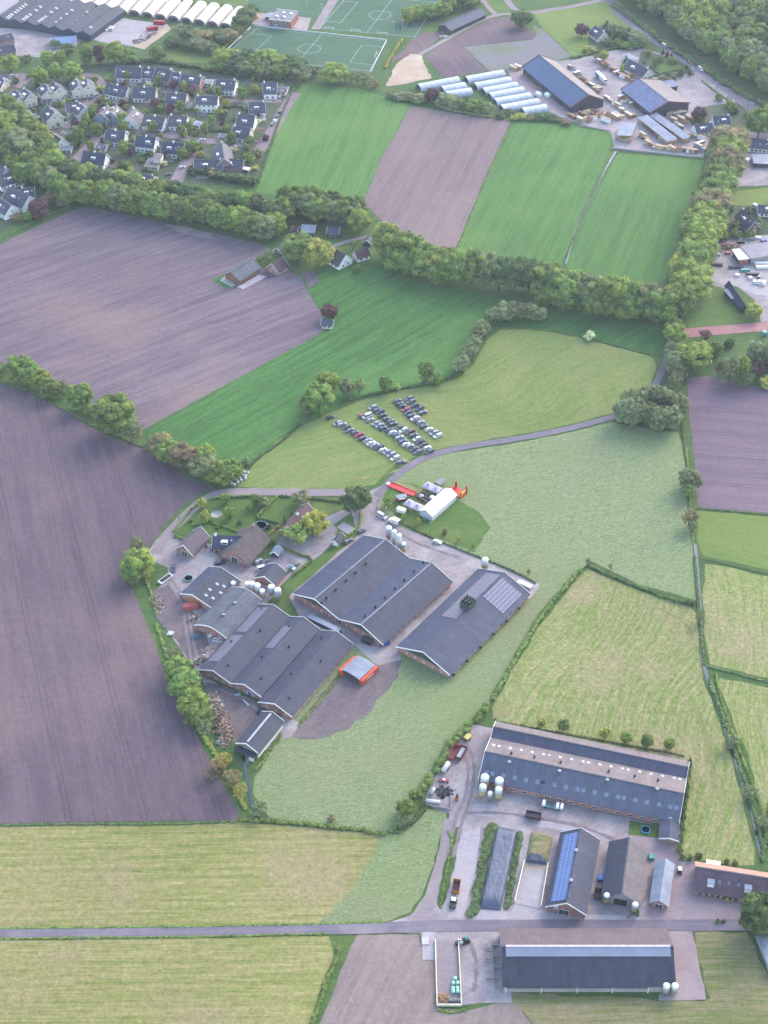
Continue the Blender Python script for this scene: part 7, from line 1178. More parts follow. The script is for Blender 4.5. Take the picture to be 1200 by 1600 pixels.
# hedge trees between the two ploughed fields
many([(28, 574, 44, 'green', 'broad', 'first big tree at the west end of the field hedge', 13), (62, 590, 32, 'fresh', 'broad', 'second tree of the field hedge', 11), (78, 606, 32, 'green', 'oval', 'third tree of the field hedge', 11), (-4, 580, 22, 'grey', 'shrub', 'dim bush at the frame edge of the field hedge', 6), (122, 618, 44, 'green', 'oval', 'dense round tree in the middle of the field hedge', 14), (178, 646, 66, 'green', 'broad', 'biggest tree of the field hedge', 19), (206, 672, 34, 'grey', 'loose', 'greyish tree attached to the biggest hedge tree', 11), (46, 582, 34, 'green', 'broad', 'tree between the first and second big hedge trees', 11), (98, 606, 26, 'grey', 'loose', 'loose greyish tree left of the dense round hedge tree', 8), (147, 638, 26, 'green', 'shrub', 'low bushy growth right of the dense round hedge tree', 6), (242, 692, 30, 'grey', 'loose', 'loose grey tree where the bale hedge begins', 9), (231, 697, 14, 'grey', 'shrub', 'low bush right of the greyish hedge tree', 3.5)], 'trees of the field hedge')
belt([(252, 694), (268, 704), (290, 714), (312, 724), (336, 734), (356, 738)], 36, 13, '%s tree from the west in the hedge above the white bales', 'hedge above the white bales', 10, ('grey', 'green', 'brown', 'green'), ('loose', 'broad'))
many([(365, 730, 24, 'green', 'oval', 'green tree at the east end of the hedge above the bales', 9), (322, 712, 30, 'fresh', 'broad', 'lighter tree standing up in the hedge above the bales', 12), (384, 720, 14, 'grey', 'shrub', 'bush beyond the hedge end above the bales', 4)], None)
# copse of birches and poplars by the road bend
belt([(970, 640), (990, 643), (1010, 646), (1030, 650), (1050, 654)], 26, 10, '%s birch from the west along the front of the road-bend copse', 'road-bend copse front', 14, ('grey', 'blue', 'grey'), ('oval', 'loose'))
belt([(985, 625), (1005, 622), (1025, 626), (1048, 620), (1062, 628)], 26, 12, '%s birch from the west along the back of the road-bend copse', 'road-bend copse back', 13, ('blue', 'grey', 'grey'), ('oval', 'loose'))
belt([(1056, 508), (1055, 530), (1052, 555), (1060, 575), (1054, 598)], 26, 20, '%s tree from the north along the lane below the avenue', 'trees along the lane', 10, ('grey', 'green', 'fresh'), ('loose', 'broad'))
many([(1086, 554, 50, 'fresh', 'broad', 'big round bright tree beside the dark purple ploughed field', 14), (1103, 522, 22, 'purple', 'loose', 'small purple tree on the red brick road verge', 6), (1120, 545, 22, 'green', 'oval', 'green tree right of the big round bright one', 9), (1142, 575, 30, 'grey', 'oval', 'tall pale grey-green tree near the brick road', 15), (1160, 572, 26, 'fresh', 'oval', 'tall greener tree next to the pale grey-green one', 14), (1127, 574, 18, 'purple', 'loose', 'narrow purple bush below the tall pale trees', 8), (1180, 550, 30, 'blue', 'oval', 'dark bluish tree at the east side of the garden', 14), (1190, 575, 28, 'purple', 'loose', 'purplish tree close to the frame edge', 11), (1198, 596, 24, 'bleach', 'shrub', 'bright bush at the frame edge below the purplish tree', 6), (1165, 592, 26, 'conifer', 'loose', 'dark low tree above the east ploughed field', 9), (1208, 560, 34, 'dark', 'broad', 'tree cut by the frame edge near the turquoise toilet', 14), (1140, 534, 18, 'dark', 'shrub', 'dark shrub behind the brick road lawn', 5),
      (1178, 484, 26, 'bleach', 'broad', 'light tree at the end of the narrow blue-black building', 8), (1133, 368, 16, 'dark', 'shrub', 'clipped round bush leftmost by the earth heap', 4.5), (1152, 366, 14, 'green', 'shrub', 'clipped round bush in the middle of the hamlet yard', 4.5), (1172, 364, 20, 'green', 'shrub', 'wide bush below the brick hamlet house', 4.5), (1163, 340, 12, 'dark', 'shrub', 'dark shrub at the brick hamlet house', 3), (1190, 352, 14, 'green', 'loose', 'small tree right of the hamlet extension', 5)], None)
many([(1076, 746, 34, 'grey', 'oval', 'upper tree on the meadow ditch', 10), (1086, 752, 24, 'grey', 'loose', 'right-hand tree of the pair on the meadow ditch', 9), (1076, 768, 20, 'green', 'oval', 'slim tree under the pair on the meadow ditch', 8), (1078, 806, 26, 'brown', 'loose', 'thin brownish tree on the meadow ditch', 10), (1083, 820, 16, 'grey', 'oval', 'lowest slim tree on the meadow ditch', 7), (1074, 940, 8, 'dark', 'shrub', 'dark shrub at the meadow corner'), (1083, 942, 8, 'dark', 'shrub', 'second dark shrub at the meadow corner'), (1094, 962, 16, 'grey', 'loose', 'thin grey tree at the ditch junction', 7), (919, 876, 8, 'grey', 'loose', 'small tree at the meadow field corner', 4), (954, 884, 7, 'grey', 'loose', 'thin sapling on the meadow hedge', 4),
      (1143, 1158, 24, 'grey', 'oval', 'round grey willow over the big ditch', 6), (1172, 1236, 24, 'grey', 'loose', 'lower round grey willow over the big ditch', 6), (1193, 1285, 22, 'grey', 'loose', 'pale bush near the ditch bottom', 5), (1190, 1428, 66, 'dark', 'broad', 'large dark tree at the frame edge by the clinker yard', 16)], None)
for i, (u, v, w_, p) in enumerate(((846, 1128, 13, 'bleach'), (881, 1133, 18, 'green'), (945, 1145, 16, 'bleach'), (979, 1152, 18, 'fresh'), (1012, 1157, 19, 'green'), (1046, 1161, 17, 'fresh'))): tree(u, v, w_, 'young %s tree, %s from the west behind the long barn' % ({'bleach': 'pale', 'fresh': 'light green', 'green': 'mid-green'}[p], ordw(i)), None, p, 'broad', 'young trees behind the long barn', asp=1.15)
for i in range(9): tree(1078 - i * 1.9, 1190 + i * 16.5, 12, 'small conical hornbeam, %s from the north in the row at the long barn end' % ordw(i), 5.2, 'green', 'cone', 'conical trees at the barn end')
for i, (u, v) in enumerate(((1066, 1337), (1079, 1338), (1092, 1337), (1136, 1345), (1149, 1347))): tree(u, v, 9 if i != 2 else 12, 'small shrub, %s from the west along the mauve farmhouse garden edge' % ordw(i), 3, 'dark' if i == 2 else 'green', 'shrub', 'garden edge shrubs')
many([(996, 1416, 7, 'bleach', 'cone', 'narrow green conifer by the open barn silo', 4.5), (997, 1424, 7, 'green', 'cone', 'second narrow conifer by the open barn silo', 4), (1122, 1439, 7, 'dark', 'shrub', 'left planter shrub on the clinker yard', 1.6), (1131, 1439, 7, 'dark', 'shrub', 'right planter shrub on the clinker yard', 1.6)], None)
# west farm trees
many([(216, 880, 50, 'fresh', 'broad', 'big yellow-green tree on the grass corner of the west yard', 12), (204, 890, 34, 'green', 'broad', 'darker tree beside the big yellow-green one', 11), (213, 850, 24, 'grey', 'loose', 'pale grey-green tree above the big yellow-green one', 9), (209, 904, 22, 'grey', 'loose', 'thin low tree below the big yellow-green one', 5), (228, 890, 24, 'yellow', 'loose', 'yellowish tree on the grass corner', 8)], None)
belt([(280, 1050), (288, 1070), (300, 1092), (308, 1112)], 38, 18, '%s bushy tree from the north between ploughed field and wood yard', 'bushy trees by the wood yard', 9, ('green', 'green', 'fresh'), ('broad', 'oval'))
many([(270, 1020, 22, 'grey', 'loose', 'grey loose tree above the bushy trees of the wood yard', 7), (318, 1135, 26, 'grey', 'loose', 'greyish bare-looking tree beside the log heap', 7), (340, 1195, 26, 'rust', 'loose', 'pale brown tree below the log heap', 8), (362, 1215, 30, 'brown', 'loose', 'sparse brown tree at the ditch head', 9), (375, 1235, 24, 'gold', 'loose', 'sparse yellow-brown tree at the ditch', 8), (352, 1185, 22, 'gold', 'loose', 'thin golden tree before the small barn', 7), (330, 1210, 18, 'brown', 'loose', 'thin brown tree on the ploughed edge', 6), (404, 1262, 28, 'grey', 'loose', 'grey-green bush at the meadow corner near the hay field', 6), (518, 1278, 12, 'brown', 'shrub', 'brownish bush on the long meadow hedge', 3), (634, 1262, 34, 'green', 'loose', 'wide grey-green bush in the middle ditch corner', 7), (650, 1242, 24, 'green', 'shrub', 'dense green bush beside the scrap corner', 6), (624, 1278, 24, 'grey', 'loose', 'pale bush at the bottom of the ditch corner', 5)], None)
many([(555, 779, 44, 'dark', 'broad', 'dense dark green tree at the lane junction', 12), (492, 818, 40, 'yellow', 'broad', 'yellow-green yard tree between the lawn and red-roofed house', 11), (463, 832, 42, 'fresh', 'loose', 'light green yard tree in front of the red-roofed house', 11), (470, 778, 34, 'grey', 'loose', 'grey-green bushy tree behind the red-roofed house', 7), (409, 784, 12, 'green', 'oval', 'slim tree east in the garden row', 6), (398, 780, 14, 'green', 'oval', 'slim tree next to it in the garden row', 7), (388, 793, 12, 'green', 'loose', 'low slim tree in the garden row', 5), (351, 778, 16, 'fresh', 'oval', 'light tree north of the round terrace', 6), (359, 800, 18, 'fresh', 'oval', 'light tree east of the round terrace', 6), (320, 806, 16, 'bleach', 'oval', 'light tree west of the round terrace', 6), (315, 785, 14, 'bleach', 'oval', 'light tree at the lane bend hedge', 6), (411, 785, 20, 'blue', 'shrub', 'bluish shrub against the garden hedge', 4),
      (606, 780, 16, 'fresh', 'loose', 'young tree on the event lawn by the lane', 6), (606, 790, 14, 'fresh', 'loose', 'young tree beside the lamp post on the event lawn', 5), (653, 814, 11, 'yellow', 'loose', 'young yellow-green tree before the marquee', 4.5), (632, 807, 10, 'fresh', 'loose', 'young tree beside the white box trailer', 4), (695, 830, 9, 'brown', 'shrub', 'brown-green sapling on the event lawn', 3), (716, 842, 9, 'yellow', 'loose', 'yellow sapling near the white car', 3.5), (739, 853, 7, 'green', 'loose', 'sapling at the far verge below the event lawn', 3), (826, 893, 7, 'green', 'loose', 'sapling beside the solar barn rear', 3)], None)
# village trees
VT = [(15, 98, 30, 'fresh', 'broad', 'bright round tree at the west village edge', 12), (61, 118, 30, 'fresh', 'oval', 'first of the big clipped green trees by the parking area', 13), (86, 112, 24, 'fresh', 'oval', 'second of the big clipped green trees', 12), (113, 112, 34, 'fresh', 'oval', 'widest of the big green trees by the parking area', 13), (74, 90, 24, 'fresh', 'oval', 'rear big green tree left of the slim one', 11), (95, 88, 18, 'fresh', 'oval', 'slim bright tree behind the big green trees', 11), (134, 82, 24, 'green', 'oval', 'tall green tree left of the purple one', 14), (155, 82, 20, 'purple', 'oval', 'tall purple tree in the row before the storage yard', 13), (178, 80, 34, 'fresh', 'broad', 'tall light tree right of the purple one', 14), (198, 88, 28, 'green', 'broad', 'dark green tree at the end of the tall row', 10), (245, 83, 24, 'green', 'broad', 'single round tree below the storage yard', 9), (105, 76, 22, 'dark', 'broad', 'dark tree beside the blue pavilion', 7), (85, 68, 18, 'dark', 'loose', 'dark shrub left of the blue pavilion', 6), (40, 92, 22, 'dark', 'loose', 'dark bushes at the west village edge', 6),
      (198, 118, 11, 'green', 'oval', 'small upright tree before the northern terrace', 8), (247, 125, 12, 'green', 'oval', 'upright tree in the north street', 9), (270, 132, 14, 'purple', 'oval', 'purple bush in the north street', 6), (287, 134, 12, 'bleach', 'oval', 'slim pale tree before the brick house', 8), (341, 142, 12, 'green', 'oval', 'clipped tree left of the large white house', 8), (378, 144, 17, 'green', 'oval', 'round clipped tree right of the large white house', 9), (398, 138, 12, 'gold', 'broad', 'small bright yellow tree in the north-east', 5.5), (354, 161, 12, 'yellow', 'oval', 'small lime-yellow tree on a stem', 6), (400, 178, 14, 'purple', 'shrub', 'purple bush before the white chalet house', 4), (282, 165, 14, 'green', 'oval', 'upright tree in the middle of the east street', 8), (266, 166, 14, 'purple', 'shrub', 'purple shrub in the east street garden', 4), (243, 164, 12, 'purple', 'loose', 'purplish shrub west of the east street garden', 5), (191, 159, 12, 'purple', 'shrub', 'dark purple shrub before the row houses', 4), (153, 158, 10, 'purple', 'loose', 'small purple shrub near the village green', 4),
      (144, 176, 16, 'green', 'oval', 'tall tree beside the bright yellow-topped one', 10), (148, 166, 8, 'yellow', 'oval', 'bright yellow-topped small tree by the west villa', 6), (134, 186, 15, 'fresh', 'oval', 'light tree before the white villa', 9), (191, 185, 17, 'fresh', 'oval', 'light green tree beside the brown-roofed house', 10), (193, 196, 14, 'fresh', 'oval', 'lower light green tree beside the brown-roofed house', 8), (165, 194, 14, 'conifer', 'cone', 'dark blue-green conifer in the village centre', 9), (151, 201, 20, 'green', 'oval', 'green tree at the central village street', 9), (131, 197, 14, 'green', 'oval', 'small green tree above the biggest village tree', 8), (121, 212, 24, 'green', 'oval', 'biggest tree on the southern village street', 12), (239, 197, 14, 'green', 'oval', 'egg-shaped street tree in the village middle', 9), (283, 203, 15, 'green', 'oval', 'round tree right of the many-rooflight house', 9), (296, 197, 14, 'fresh', 'oval', 'lighter tree beside the round one', 8), (320, 201, 13, 'green', 'oval', 'tall upright tree by the hedge in the middle street', 9), (331, 187, 14, 'fresh', 'oval', 'light tree above the middle street hedge', 7), (361, 214, 15, 'green', 'oval', 'egg-shaped tree beside the garden garage', 9), (391, 219, 14, 'green', 'oval', 'round tree near the east street end', 7), (385, 231, 14, 'grey', 'oval', 'grey-green tree below the east street end tree', 7), (388, 248, 20, 'green', 'broad', 'round tree right of the brick villa', 8), (192, 229, 19, 'fresh', 'oval', 'light round tree between two slate roofs', 9), (203, 238, 12, 'purple', 'oval', 'purple tree beside the light round tree', 5), (256, 241, 12, 'purple', 'oval', 'purple tree beside the modern house', 5.5), (233, 242, 14, 'dark', 'broad', 'dark round bush above the modern house', 5), (284, 238, 18, 'green', 'oval', 'green tree on the south corner street', 8), (300, 228, 22, 'green', 'broad', 'big green tree on the middle street corner', 9), (141, 226, 12, 'fresh', 'oval', 'light tree at the southern street', 7), (190, 255, 14, 'green', 'shrub', 'green bush before the tree belt', 5), (200, 258, 14, 'fresh', 'shrub', 'lighter bush before the tree belt', 5), (332, 269, 20, 'rust', 'shrub', 'orange-brown bush before the brick villa', 5), (366, 232, 14, 'white', 'shrub', 'white-flowering bush behind the brick villa', 3), (60, 325, 30, 'purple', 'broad', 'large dark purple tree in the south-west hamlet', 12), (45, 335, 22, 'green', 'shrub', 'green bush beside the large purple tree', 6), (26, 338, 16, 'brown', 'loose', 'brownish small tree in the hamlet garden', 5), (95, 316, 20, 'blue', 'loose', 'bluish shrub at the field path under the wood', 5), (78, 308, 26, 'brown', 'loose', 'brownish tree at the corner of the wood', 10), (400, 238, 20, 'brown', 'loose', 'brownish bush at the east field edge of the village', 6), (398, 262, 14, 'bleach', 'shrub', 'pale hedge bush at the village corner', 3)]
many(VT, 'trees in the village')
belt([(300, 262), (320, 268), (345, 272), (370, 276), (395, 278)], 17, 12, '%s dark bush from the west in the row before the brick villa', 'bush row before the villa', 5, ('dark', 'conifer'), ('shrub', 'oval'))
for i, pts in enumerate(([(185, 116), (225, 120), (262, 124)], [(160, 146), (200, 150), (232, 152)], [(250, 158), (300, 163), (335, 166)], [(205, 196), (250, 192), (290, 196)], [(318, 205), (345, 206), (372, 212)], [(120, 168), (140, 172), (152, 160)], [(60, 168), (66, 180), (76, 190)], [(178, 222), (200, 226), (212, 232)], [(240, 232), (262, 236), (280, 250)], [(100, 215), (118, 222), (126, 228)], [(345, 170), (372, 168), (385, 172)], [(20, 152), (60, 156), (72, 158)], [(405, 148), (425, 150), (438, 148)])):
    hedge(pts, 1.6, 1.7, '%s garden hedge in the village, %s' % (('dark', 'green')[i % 2], ['under the north row', 'under the village green row', 'across the east gardens', 'above the middle street', 'beside the garden garage', 'by the twin-gabled house', 'left of the tall cream house', 'between the slate roofs', 'beside the modern house', 'near the biggest village tree', 'above the large chalet', 'along the west gabled pairs', 'before the north-east corner house'][i]), ('dark', 'green')[i % 2])
many([(322, 852, 4, 'purple', 'cone', 'dark red columnar shrub leftmost before the farmhouse wing', 3), (330, 856, 4, 'purple', 'cone', 'dark red columnar shrub second before the farmhouse wing', 3), (338, 860, 4, 'purple', 'cone', 'dark red columnar shrub third before the farmhouse wing', 3), (344, 865, 4, 'purple', 'cone', 'dark red columnar shrub at the farmhouse corner', 3), (444, 812, 6, 'conifer', 'cone', 'dark slim conifer at the pool path hedge', 5), (455, 800, 6, 'conifer', 'cone', 'dark slim conifer behind the red-roofed house', 5), (426, 845, 9, 'dark', 'shrub', 'dark shrub by the timber cabin', 2.5), (420, 822, 8, 'dark', 'shrub', 'dark shrub beside the garden pool', 2.5), (340, 822, 8, 'green', 'shrub', 'round shrub on the lawn south of the terrace', 2), (375, 815, 9, 'dark', 'shrub', 'dark shrub at the farmhouse rear lawn', 2.5), (330, 812, 9, 'green', 'shrub', 'low shrub west of the lawn path', 2), (298, 812, 8, 'green', 'shrub', 'shrub inside the lane bend hedge', 2)], None)
hedge([(300, 822), (330, 818), (360, 828), (385, 838)], 1.1, 1.0, 'low hedge dividing the farmhouse lawn', 'green'); hedge([(440, 905), (452, 893), (468, 882)], 1.2, 1.2, 'short hedge behind the low brick shed', 'dark')
# random small garden shrubs, alike
gr_ = random.Random(12)
for k in range(230):
    u, v = gr_.uniform(20, 440), gr_.uniform(118, 272)
    if v > 140 + u * .35 + 60 or (u > 415 and v > 150) or (u < 60 and v > 160 + u * .3): continue
    p_ = gr_.choice(('green', 'dark', 'green', 'grey', 'fresh', 'purple', 'white', 'bleach')); tree(u, v, gr_.uniform(7, 13), '%s garden shrub among the village houses' % {'green': 'mid-green', 'dark': 'dark green', 'grey': 'grey-green', 'fresh': 'light green', 'purple': 'small purple', 'white': 'white-flowering', 'bleach': 'pale yellow-green'}[p_], None, p_, 'shrub', '%s garden shrubs in the village' % p_, asp=.8, name='garden_shrub')
# trees south of the pitch, and around the far plots
belt([(345, 88), (375, 90), (405, 92), (435, 96), (465, 98)], 30, 15, '%s tree from the west in the row below the nearer football pitch', 'pitch row', 11, ('fresh', 'green', 'dark'), ('broad',)); belt([(330, 98), (365, 104), (400, 106), (440, 108), (472, 110)], 28, 17, '%s lower tree from the west below the football pitch row', 'lower pitch row', 9, ('green', 'dark', 'grey'), ('broad', 'loose'))
many([(523, 113, 46, 'fresh', 'broad', 'large round light tree below the pitch', 12), (490, 110, 24, 'dark', 'loose', 'dark bushy tree left of the large round light one', 7), (568, 120, 32, 'grey', 'loose', 'grey-green tree right of the large round light one', 10), (585, 130, 18, 'brown', 'loose', 'brownish small tree at the corner above the fields', 6), (548, 118, 16, 'green', 'loose', 'small tree between the large round and grey-green ones', 7)], None)
belt([(282, 48), (300, 52), (320, 58), (345, 60), (370, 46), (382, 30), (392, 16)], 26, 13, '%s tree from the west in the dark grove below the cream tunnels', 'grove by the tunnels', 9, ('conifer', 'dark', 'grey', 'brown'), ('broad', 'oval', 'loose')); belt([(268, 62), (290, 66), (312, 72), (335, 76)], 24, 15, '%s tree from the west on the front of the dark grove', 'grove front', 8, ('dark', 'conifer', 'grey'), ('broad', 'loose'))
many([(151, 12, 8, 'conifer', 'cone', 'dark conifer between the nursery hall and tunnels', 6), (303, 4, 8, 'fresh', 'cone', 'slim tree behind the tunnels, western', 6), (347, 8, 8, 'green', 'cone', 'slim tree behind the tunnels, eastern', 6)], None)
belt([(640, 24), (655, 20), (668, 16), (690, 14)], 24, 11, '%s light tree from the west beside the far pitch', 'trees beside the far pitch', 10, ('fresh', 'green'), ('broad',)); belt([(700, 4), (720, 0), (740, 2)], 26, 14, '%s tree from the west at the top edge beyond the cart shed', 'top edge trees', 10, ('dark', 'green'))
tree(816, 27, 33, 'single round dark tree at the end of the ploughed plots', 12, 'dark'); tree(910, 46, 20, 'round dark purple tree beside the far pasture house', 9, 'purple'); tree(943, 86, 17, 'lime-yellow round tree on the timber yard edge', 6, 'yellow')
belt([(948, 45), (965, 50), (985, 55), (1005, 62)], 22, 11, '%s dark tree from the west in the garden by the main road', 'roadside garden trees', 9, ('conifer', 'dark', 'blue'), ('oval', 'broad', 'cone')); belt([(955, 66), (975, 68), (995, 68)], 18, 12, '%s lower bush from the west in the roadside garden', 'roadside garden bushes', 5, ('dark', 'green'), ('shrub',))
many([(921, 76, 22, 'bleach', 'shrub', 'yellow-green shrub patch below the pasture house', 4), (934, 88, 14, 'brown', 'loose', 'brown bush left of the lime-yellow tree', 5), (945, 100, 14, 'rust', 'loose', 'rusty bush on the timber yard edge', 5), (978, 94, 10, 'conifer', 'cone', 'dark conical yew beside the hipped house', 7), (972, 104, 10, 'bleach', 'cone', 'pale slim conifer by the hipped house', 7), (1078, 112, 8, 'dark', 'cone', 'dark clipped shrub by the banner flag', 4.5), (1036, 80, 6, 'purple', 'cone', 'dark clipped cone first by the road', 4.5), (1043, 83, 6, 'purple', 'cone', 'dark clipped cone second by the road', 4.5), (1049, 87, 6, 'purple', 'cone', 'dark clipped cone third by the road', 4.5), (1035, 121, 14, 'grey', 'shrub', 'grey-green shrub by the hipped house drive', 3)], None)
# hedge of mixed trees below the polytunnels
belt([(612, 148), (632, 146), (652, 150)], 18, 12, '%s bush from the west at the sand lot', 'sand lot bushes', 5, ('brown', 'grey'), ('loose', 'shrub')); tree(676, 148, 25, 'dark purple tree below the western polytunnels', 8, 'purple')
belt([(695, 154), (712, 160), (728, 160), (745, 166), (762, 166)], 22, 11, '%s dark tree from the west below the polytunnels', 'trees below the polytunnels', 8, ('conifer', 'dark', 'green', 'grey'), ('cone', 'loose', 'broad')); tree(708, 162, 18, 'yellowish tree among dark ones below the polytunnels', 6, 'bleach')
belt([(782, 178), (800, 178), (818, 184), (835, 180), (862, 186), (885, 190)], 16, 12, '%s low bush from the west along the fence of the green strip', 'bushes at the green strip fence', 3.5, ('green', 'bleach', 'brown', 'dark'), ('shrub', 'loose'))
gq = random.Random(4)
for reg, nm, n_ in (([(1002, 78), (1060, 94), (1086, 113), (1040, 126), (996, 104)], 'around the hipped roadside house', 16), ([(1092, 168), (1150, 160), (1178, 176), (1112, 216), (1078, 195)], 'around the two slate-roofed houses', 16), ([(1128, 324), (1198, 320), (1198, 362), (1124, 372)], 'in the east hamlet gardens', 16), ([(1110, 140), (1170, 178), (1150, 190)], 'on the roadside verge by the timber works', 6)):
    for k in range(n_):
        s_, t_ = gq.random(), gq.random(); a_, b_, c_ = gq.choice([(reg[0], reg[i], reg[i + 1]) for i in range(1, len(reg) - 1)]); s_, t_ = (s_, t_) if s_ + t_ < 1 else (1 - s_, 1 - t_)
        p_ = gq.choice(('green', 'dark', 'grey', 'fresh')); tree(a_[0] + (b_[0] - a_[0]) * s_ + (c_[0] - a_[0]) * t_, a_[1] + (b_[1] - a_[1]) * s_ + (c_[1] - a_[1]) * t_, gq.uniform(6, 12), '%s garden shrub %s' % ({'green': 'mid-green', 'dark': 'dark green', 'grey': 'grey-green', 'fresh': 'light green'}[p_], nm), None, p_, 'shrub', '%s shrubs %s' % (p_, nm), name='garden_shrub')
# the wood, tree by tree
wr = random.Random(21); poly = [(930, -60), (975, -6), (1012, 24), (1062, 58), (1112, 92), (1160, 124), (1200, 150), (1262, 188), (1262, -60)]
def inside(x, y, P):
    c = False
    for i in range(len(P)):
        (x0, y0), (x1, y1) = P[i], P[i - 1]
        if (y0 > y) != (y1 > y) and x < (x1 - x0) * (y - y0) / (y1 - y0) + x0: c = not c
    return c
wd_ = []; tries = 0
while tries < 12000 and len(wd_) < 420:
    tries += 1; u, v = wr.uniform(925, 1240), wr.uniform(-28, 180)
    if not inside(u, v, poly): continue
    p = G(u, v)
    if all((p - q).length > 9.5 for q, _, _ in wd_): wd_.append((p, u, v))
wd_.sort(key=lambda t: t[0].x)
for i, (p, u, v) in enumerate(wd_):
    pal = wr.choice(('green', 'grey', 'green', 'fresh', 'blue', 'dark', 'grey')); tree(u, v - 14, wr.uniform(30, 42) * .8, '%s wood tree counting from the west in the wood beyond the main road' % ordw(i), wr.uniform(14, 19), pal, wr.choice(('broad', 'broad', 'oval')), 'trees of the wood beyond the main road', world=(p.x, p.y, 0))
plant_all()
# ================= hedges and ditch growth =================
hg = hedge
hg([(905, 893), (880, 922), (850, 958), (820, 1005), (795, 1050), (768, 1095)], 2.6, 1.6, 'rough hedge along the pale meadow and the large mown field', 'green', flowers=.01); hg([(760, 1104), (735, 1135), (705, 1165), (680, 1205), (662, 1238)], 4, 2.6, 'dense bank hedge west of the south farm yard', 'green', flowers=.01); hg([(918, 884), (960, 903), (1010, 923), (1050, 938), (1085, 946)], 2.2, 1.3, 'low hedge between the pale meadow and the large mown field', 'dark')
hg([(375, 1283), (430, 1284), (500, 1291), (560, 1297), (602, 1303), (625, 1290)], 2.2, 1.1, 'hedge with white blossom along the foot of the pale meadow', 'green', flowers=.04); hg([(0, 1290), (120, 1288), (250, 1288), (370, 1284)], 1.2, .5, 'grassy verge between dark plough and hay field', 'dark', 'verge_grass', 'stuff', 4)
hg([(0, 1451), (200, 1449), (400, 1446), (600, 1441)], 1.1, .4, 'grass verge north of the road', 'green', 'verge_grass', 'stuff', 4); hg([(0, 1467), (200, 1465), (400, 1462), (515, 1459)], 1.1, .4, 'grass verge south of the road', 'green', 'verge_grass', 'stuff', 4)
hg([(532, 1477), (520, 1510), (506, 1545), (488, 1600), (478, 1640)], 2.8, 1.1, 'thick green ditch growth between hay field and bare field', 'green', 'ditch_growth', 'stuff', flowers=.01); hg([(665, 1262), (640, 1290), (615, 1303)], 3, 1.4, 'growth in the ditch corner below the meadow', 'dark', 'ditch_growth', 'stuff')
hg([(1085, 870), (1090, 930), (1092, 960), (1097, 1010), (1101, 1040)], 2.2, .9, 'green growth along the upper big ditch', 'dark', 'ditch_growth', 'stuff'); hg([(1108, 1062), (1122, 1100), (1140, 1150), (1158, 1205), (1176, 1260), (1192, 1330)], 2.8, 1.1, 'green growth along the lower big ditch', 'dark', 'ditch_growth', 'stuff', flowers=.01); hg([(1118, 1054), (1128, 1095), (1150, 1160), (1172, 1215), (1190, 1262), (1205, 1330)], 2, .8, 'second bank of the lower big ditch', 'green', 'ditch_growth', 'stuff')
hg([(1102, 1040), (1140, 1050), (1200, 1066), (1260, 1080)], 2.2, .8, 'dark ditch growth between the two east mown fields', 'dark', 'ditch_growth', 'stuff'); hg([(1094, 872), (1140, 883), (1200, 897), (1260, 910)], 1.2, .5, 'thin ditch growth below the olive pasture', 'dark', 'ditch_growth', 'stuff'); hg([(1090, 795), (1140, 799), (1200, 805), (1260, 810)], 1.4, .6, 'thin ditch growth above the olive pasture', 'dark', 'ditch_growth', 'stuff')
hg([(1066, 660), (1069, 700), (1074, 730)], 1.8, .9, 'growth beside the east ploughed field', 'dark', 'ditch_growth', 'stuff'); hg([(1072, 700), (1078, 780), (1083, 850)], 1.6, .8, 'growth along the meadow east edge', 'green', 'ditch_growth', 'stuff')
hg([(722, 584), (690, 596), (650, 604), (600, 612), (560, 622), (530, 632)], 1.6, 1.0, 'low hedge above the parked cars', 'dark'); hg([(470, 662), (440, 690), (405, 715), (378, 742)], 1.6, .8, 'low dark hedge between the green and parking fields', 'dark')
hg([(848, 514), (900, 524), (960, 540), (1015, 555)], 1.2, .6, 'ditch growth under the dark green strip', 'dark', 'ditch_growth', 'stuff'); hg([(-20, 596), (0, 598), (60, 618), (140, 662), (225, 699)], 2.2, .9, 'grass growth under the field hedge trees', 'dark', 'ditch_growth', 'stuff')
hg([(228, 905), (238, 935), (246, 962)], 2.2, 1.0, 'flowering growth west of the brown yard', 'green', 'ditch_growth', 'stuff', flowers=.2); hg([(244, 975), (254, 1005), (262, 1030)], 2.6, 1.0, 'green growth between the plough and the track', 'green', 'ditch_growth', 'stuff', flowers=.03); hg([(318, 1150), (340, 1185), (362, 1225), (385, 1265)], 3, 1.1, 'green bank of the south-west ditch', 'fresh', 'ditch_growth', 'stuff'); hg([(440, 1148), (420, 1175), (400, 1205)], 1.8, .6, 'grass along the small barn', 'green', 'verge_grass', 'stuff')
hg([(270, 833), (285, 815), (300, 796), (325, 782), (350, 778), (395, 776)], 1.3, 1.3, 'clipped garden hedge along the lane bend', 'green'); hg([(272, 838), (290, 845)], 1.3, 1.3, 'short clipped hedge by the garage', 'green'); hg([(402, 808), (418, 792), (433, 777)], 1.6, 1.6, 'clipped hedge between the two lawns', 'fresh'); hg([(402, 810), (425, 816), (438, 820)], 1.3, 1.4, 'clipped hedge behind the garden pool', 'dark'); hg([(436, 776), (470, 779), (505, 782), (535, 787)], 1.2, 1.3, 'clipped hedge along the lane behind the red-roofed house', 'dark'); hg([(420, 838), (436, 822)], 1.8, 1.8, 'brownish hedge beside the pool path', 'brown')
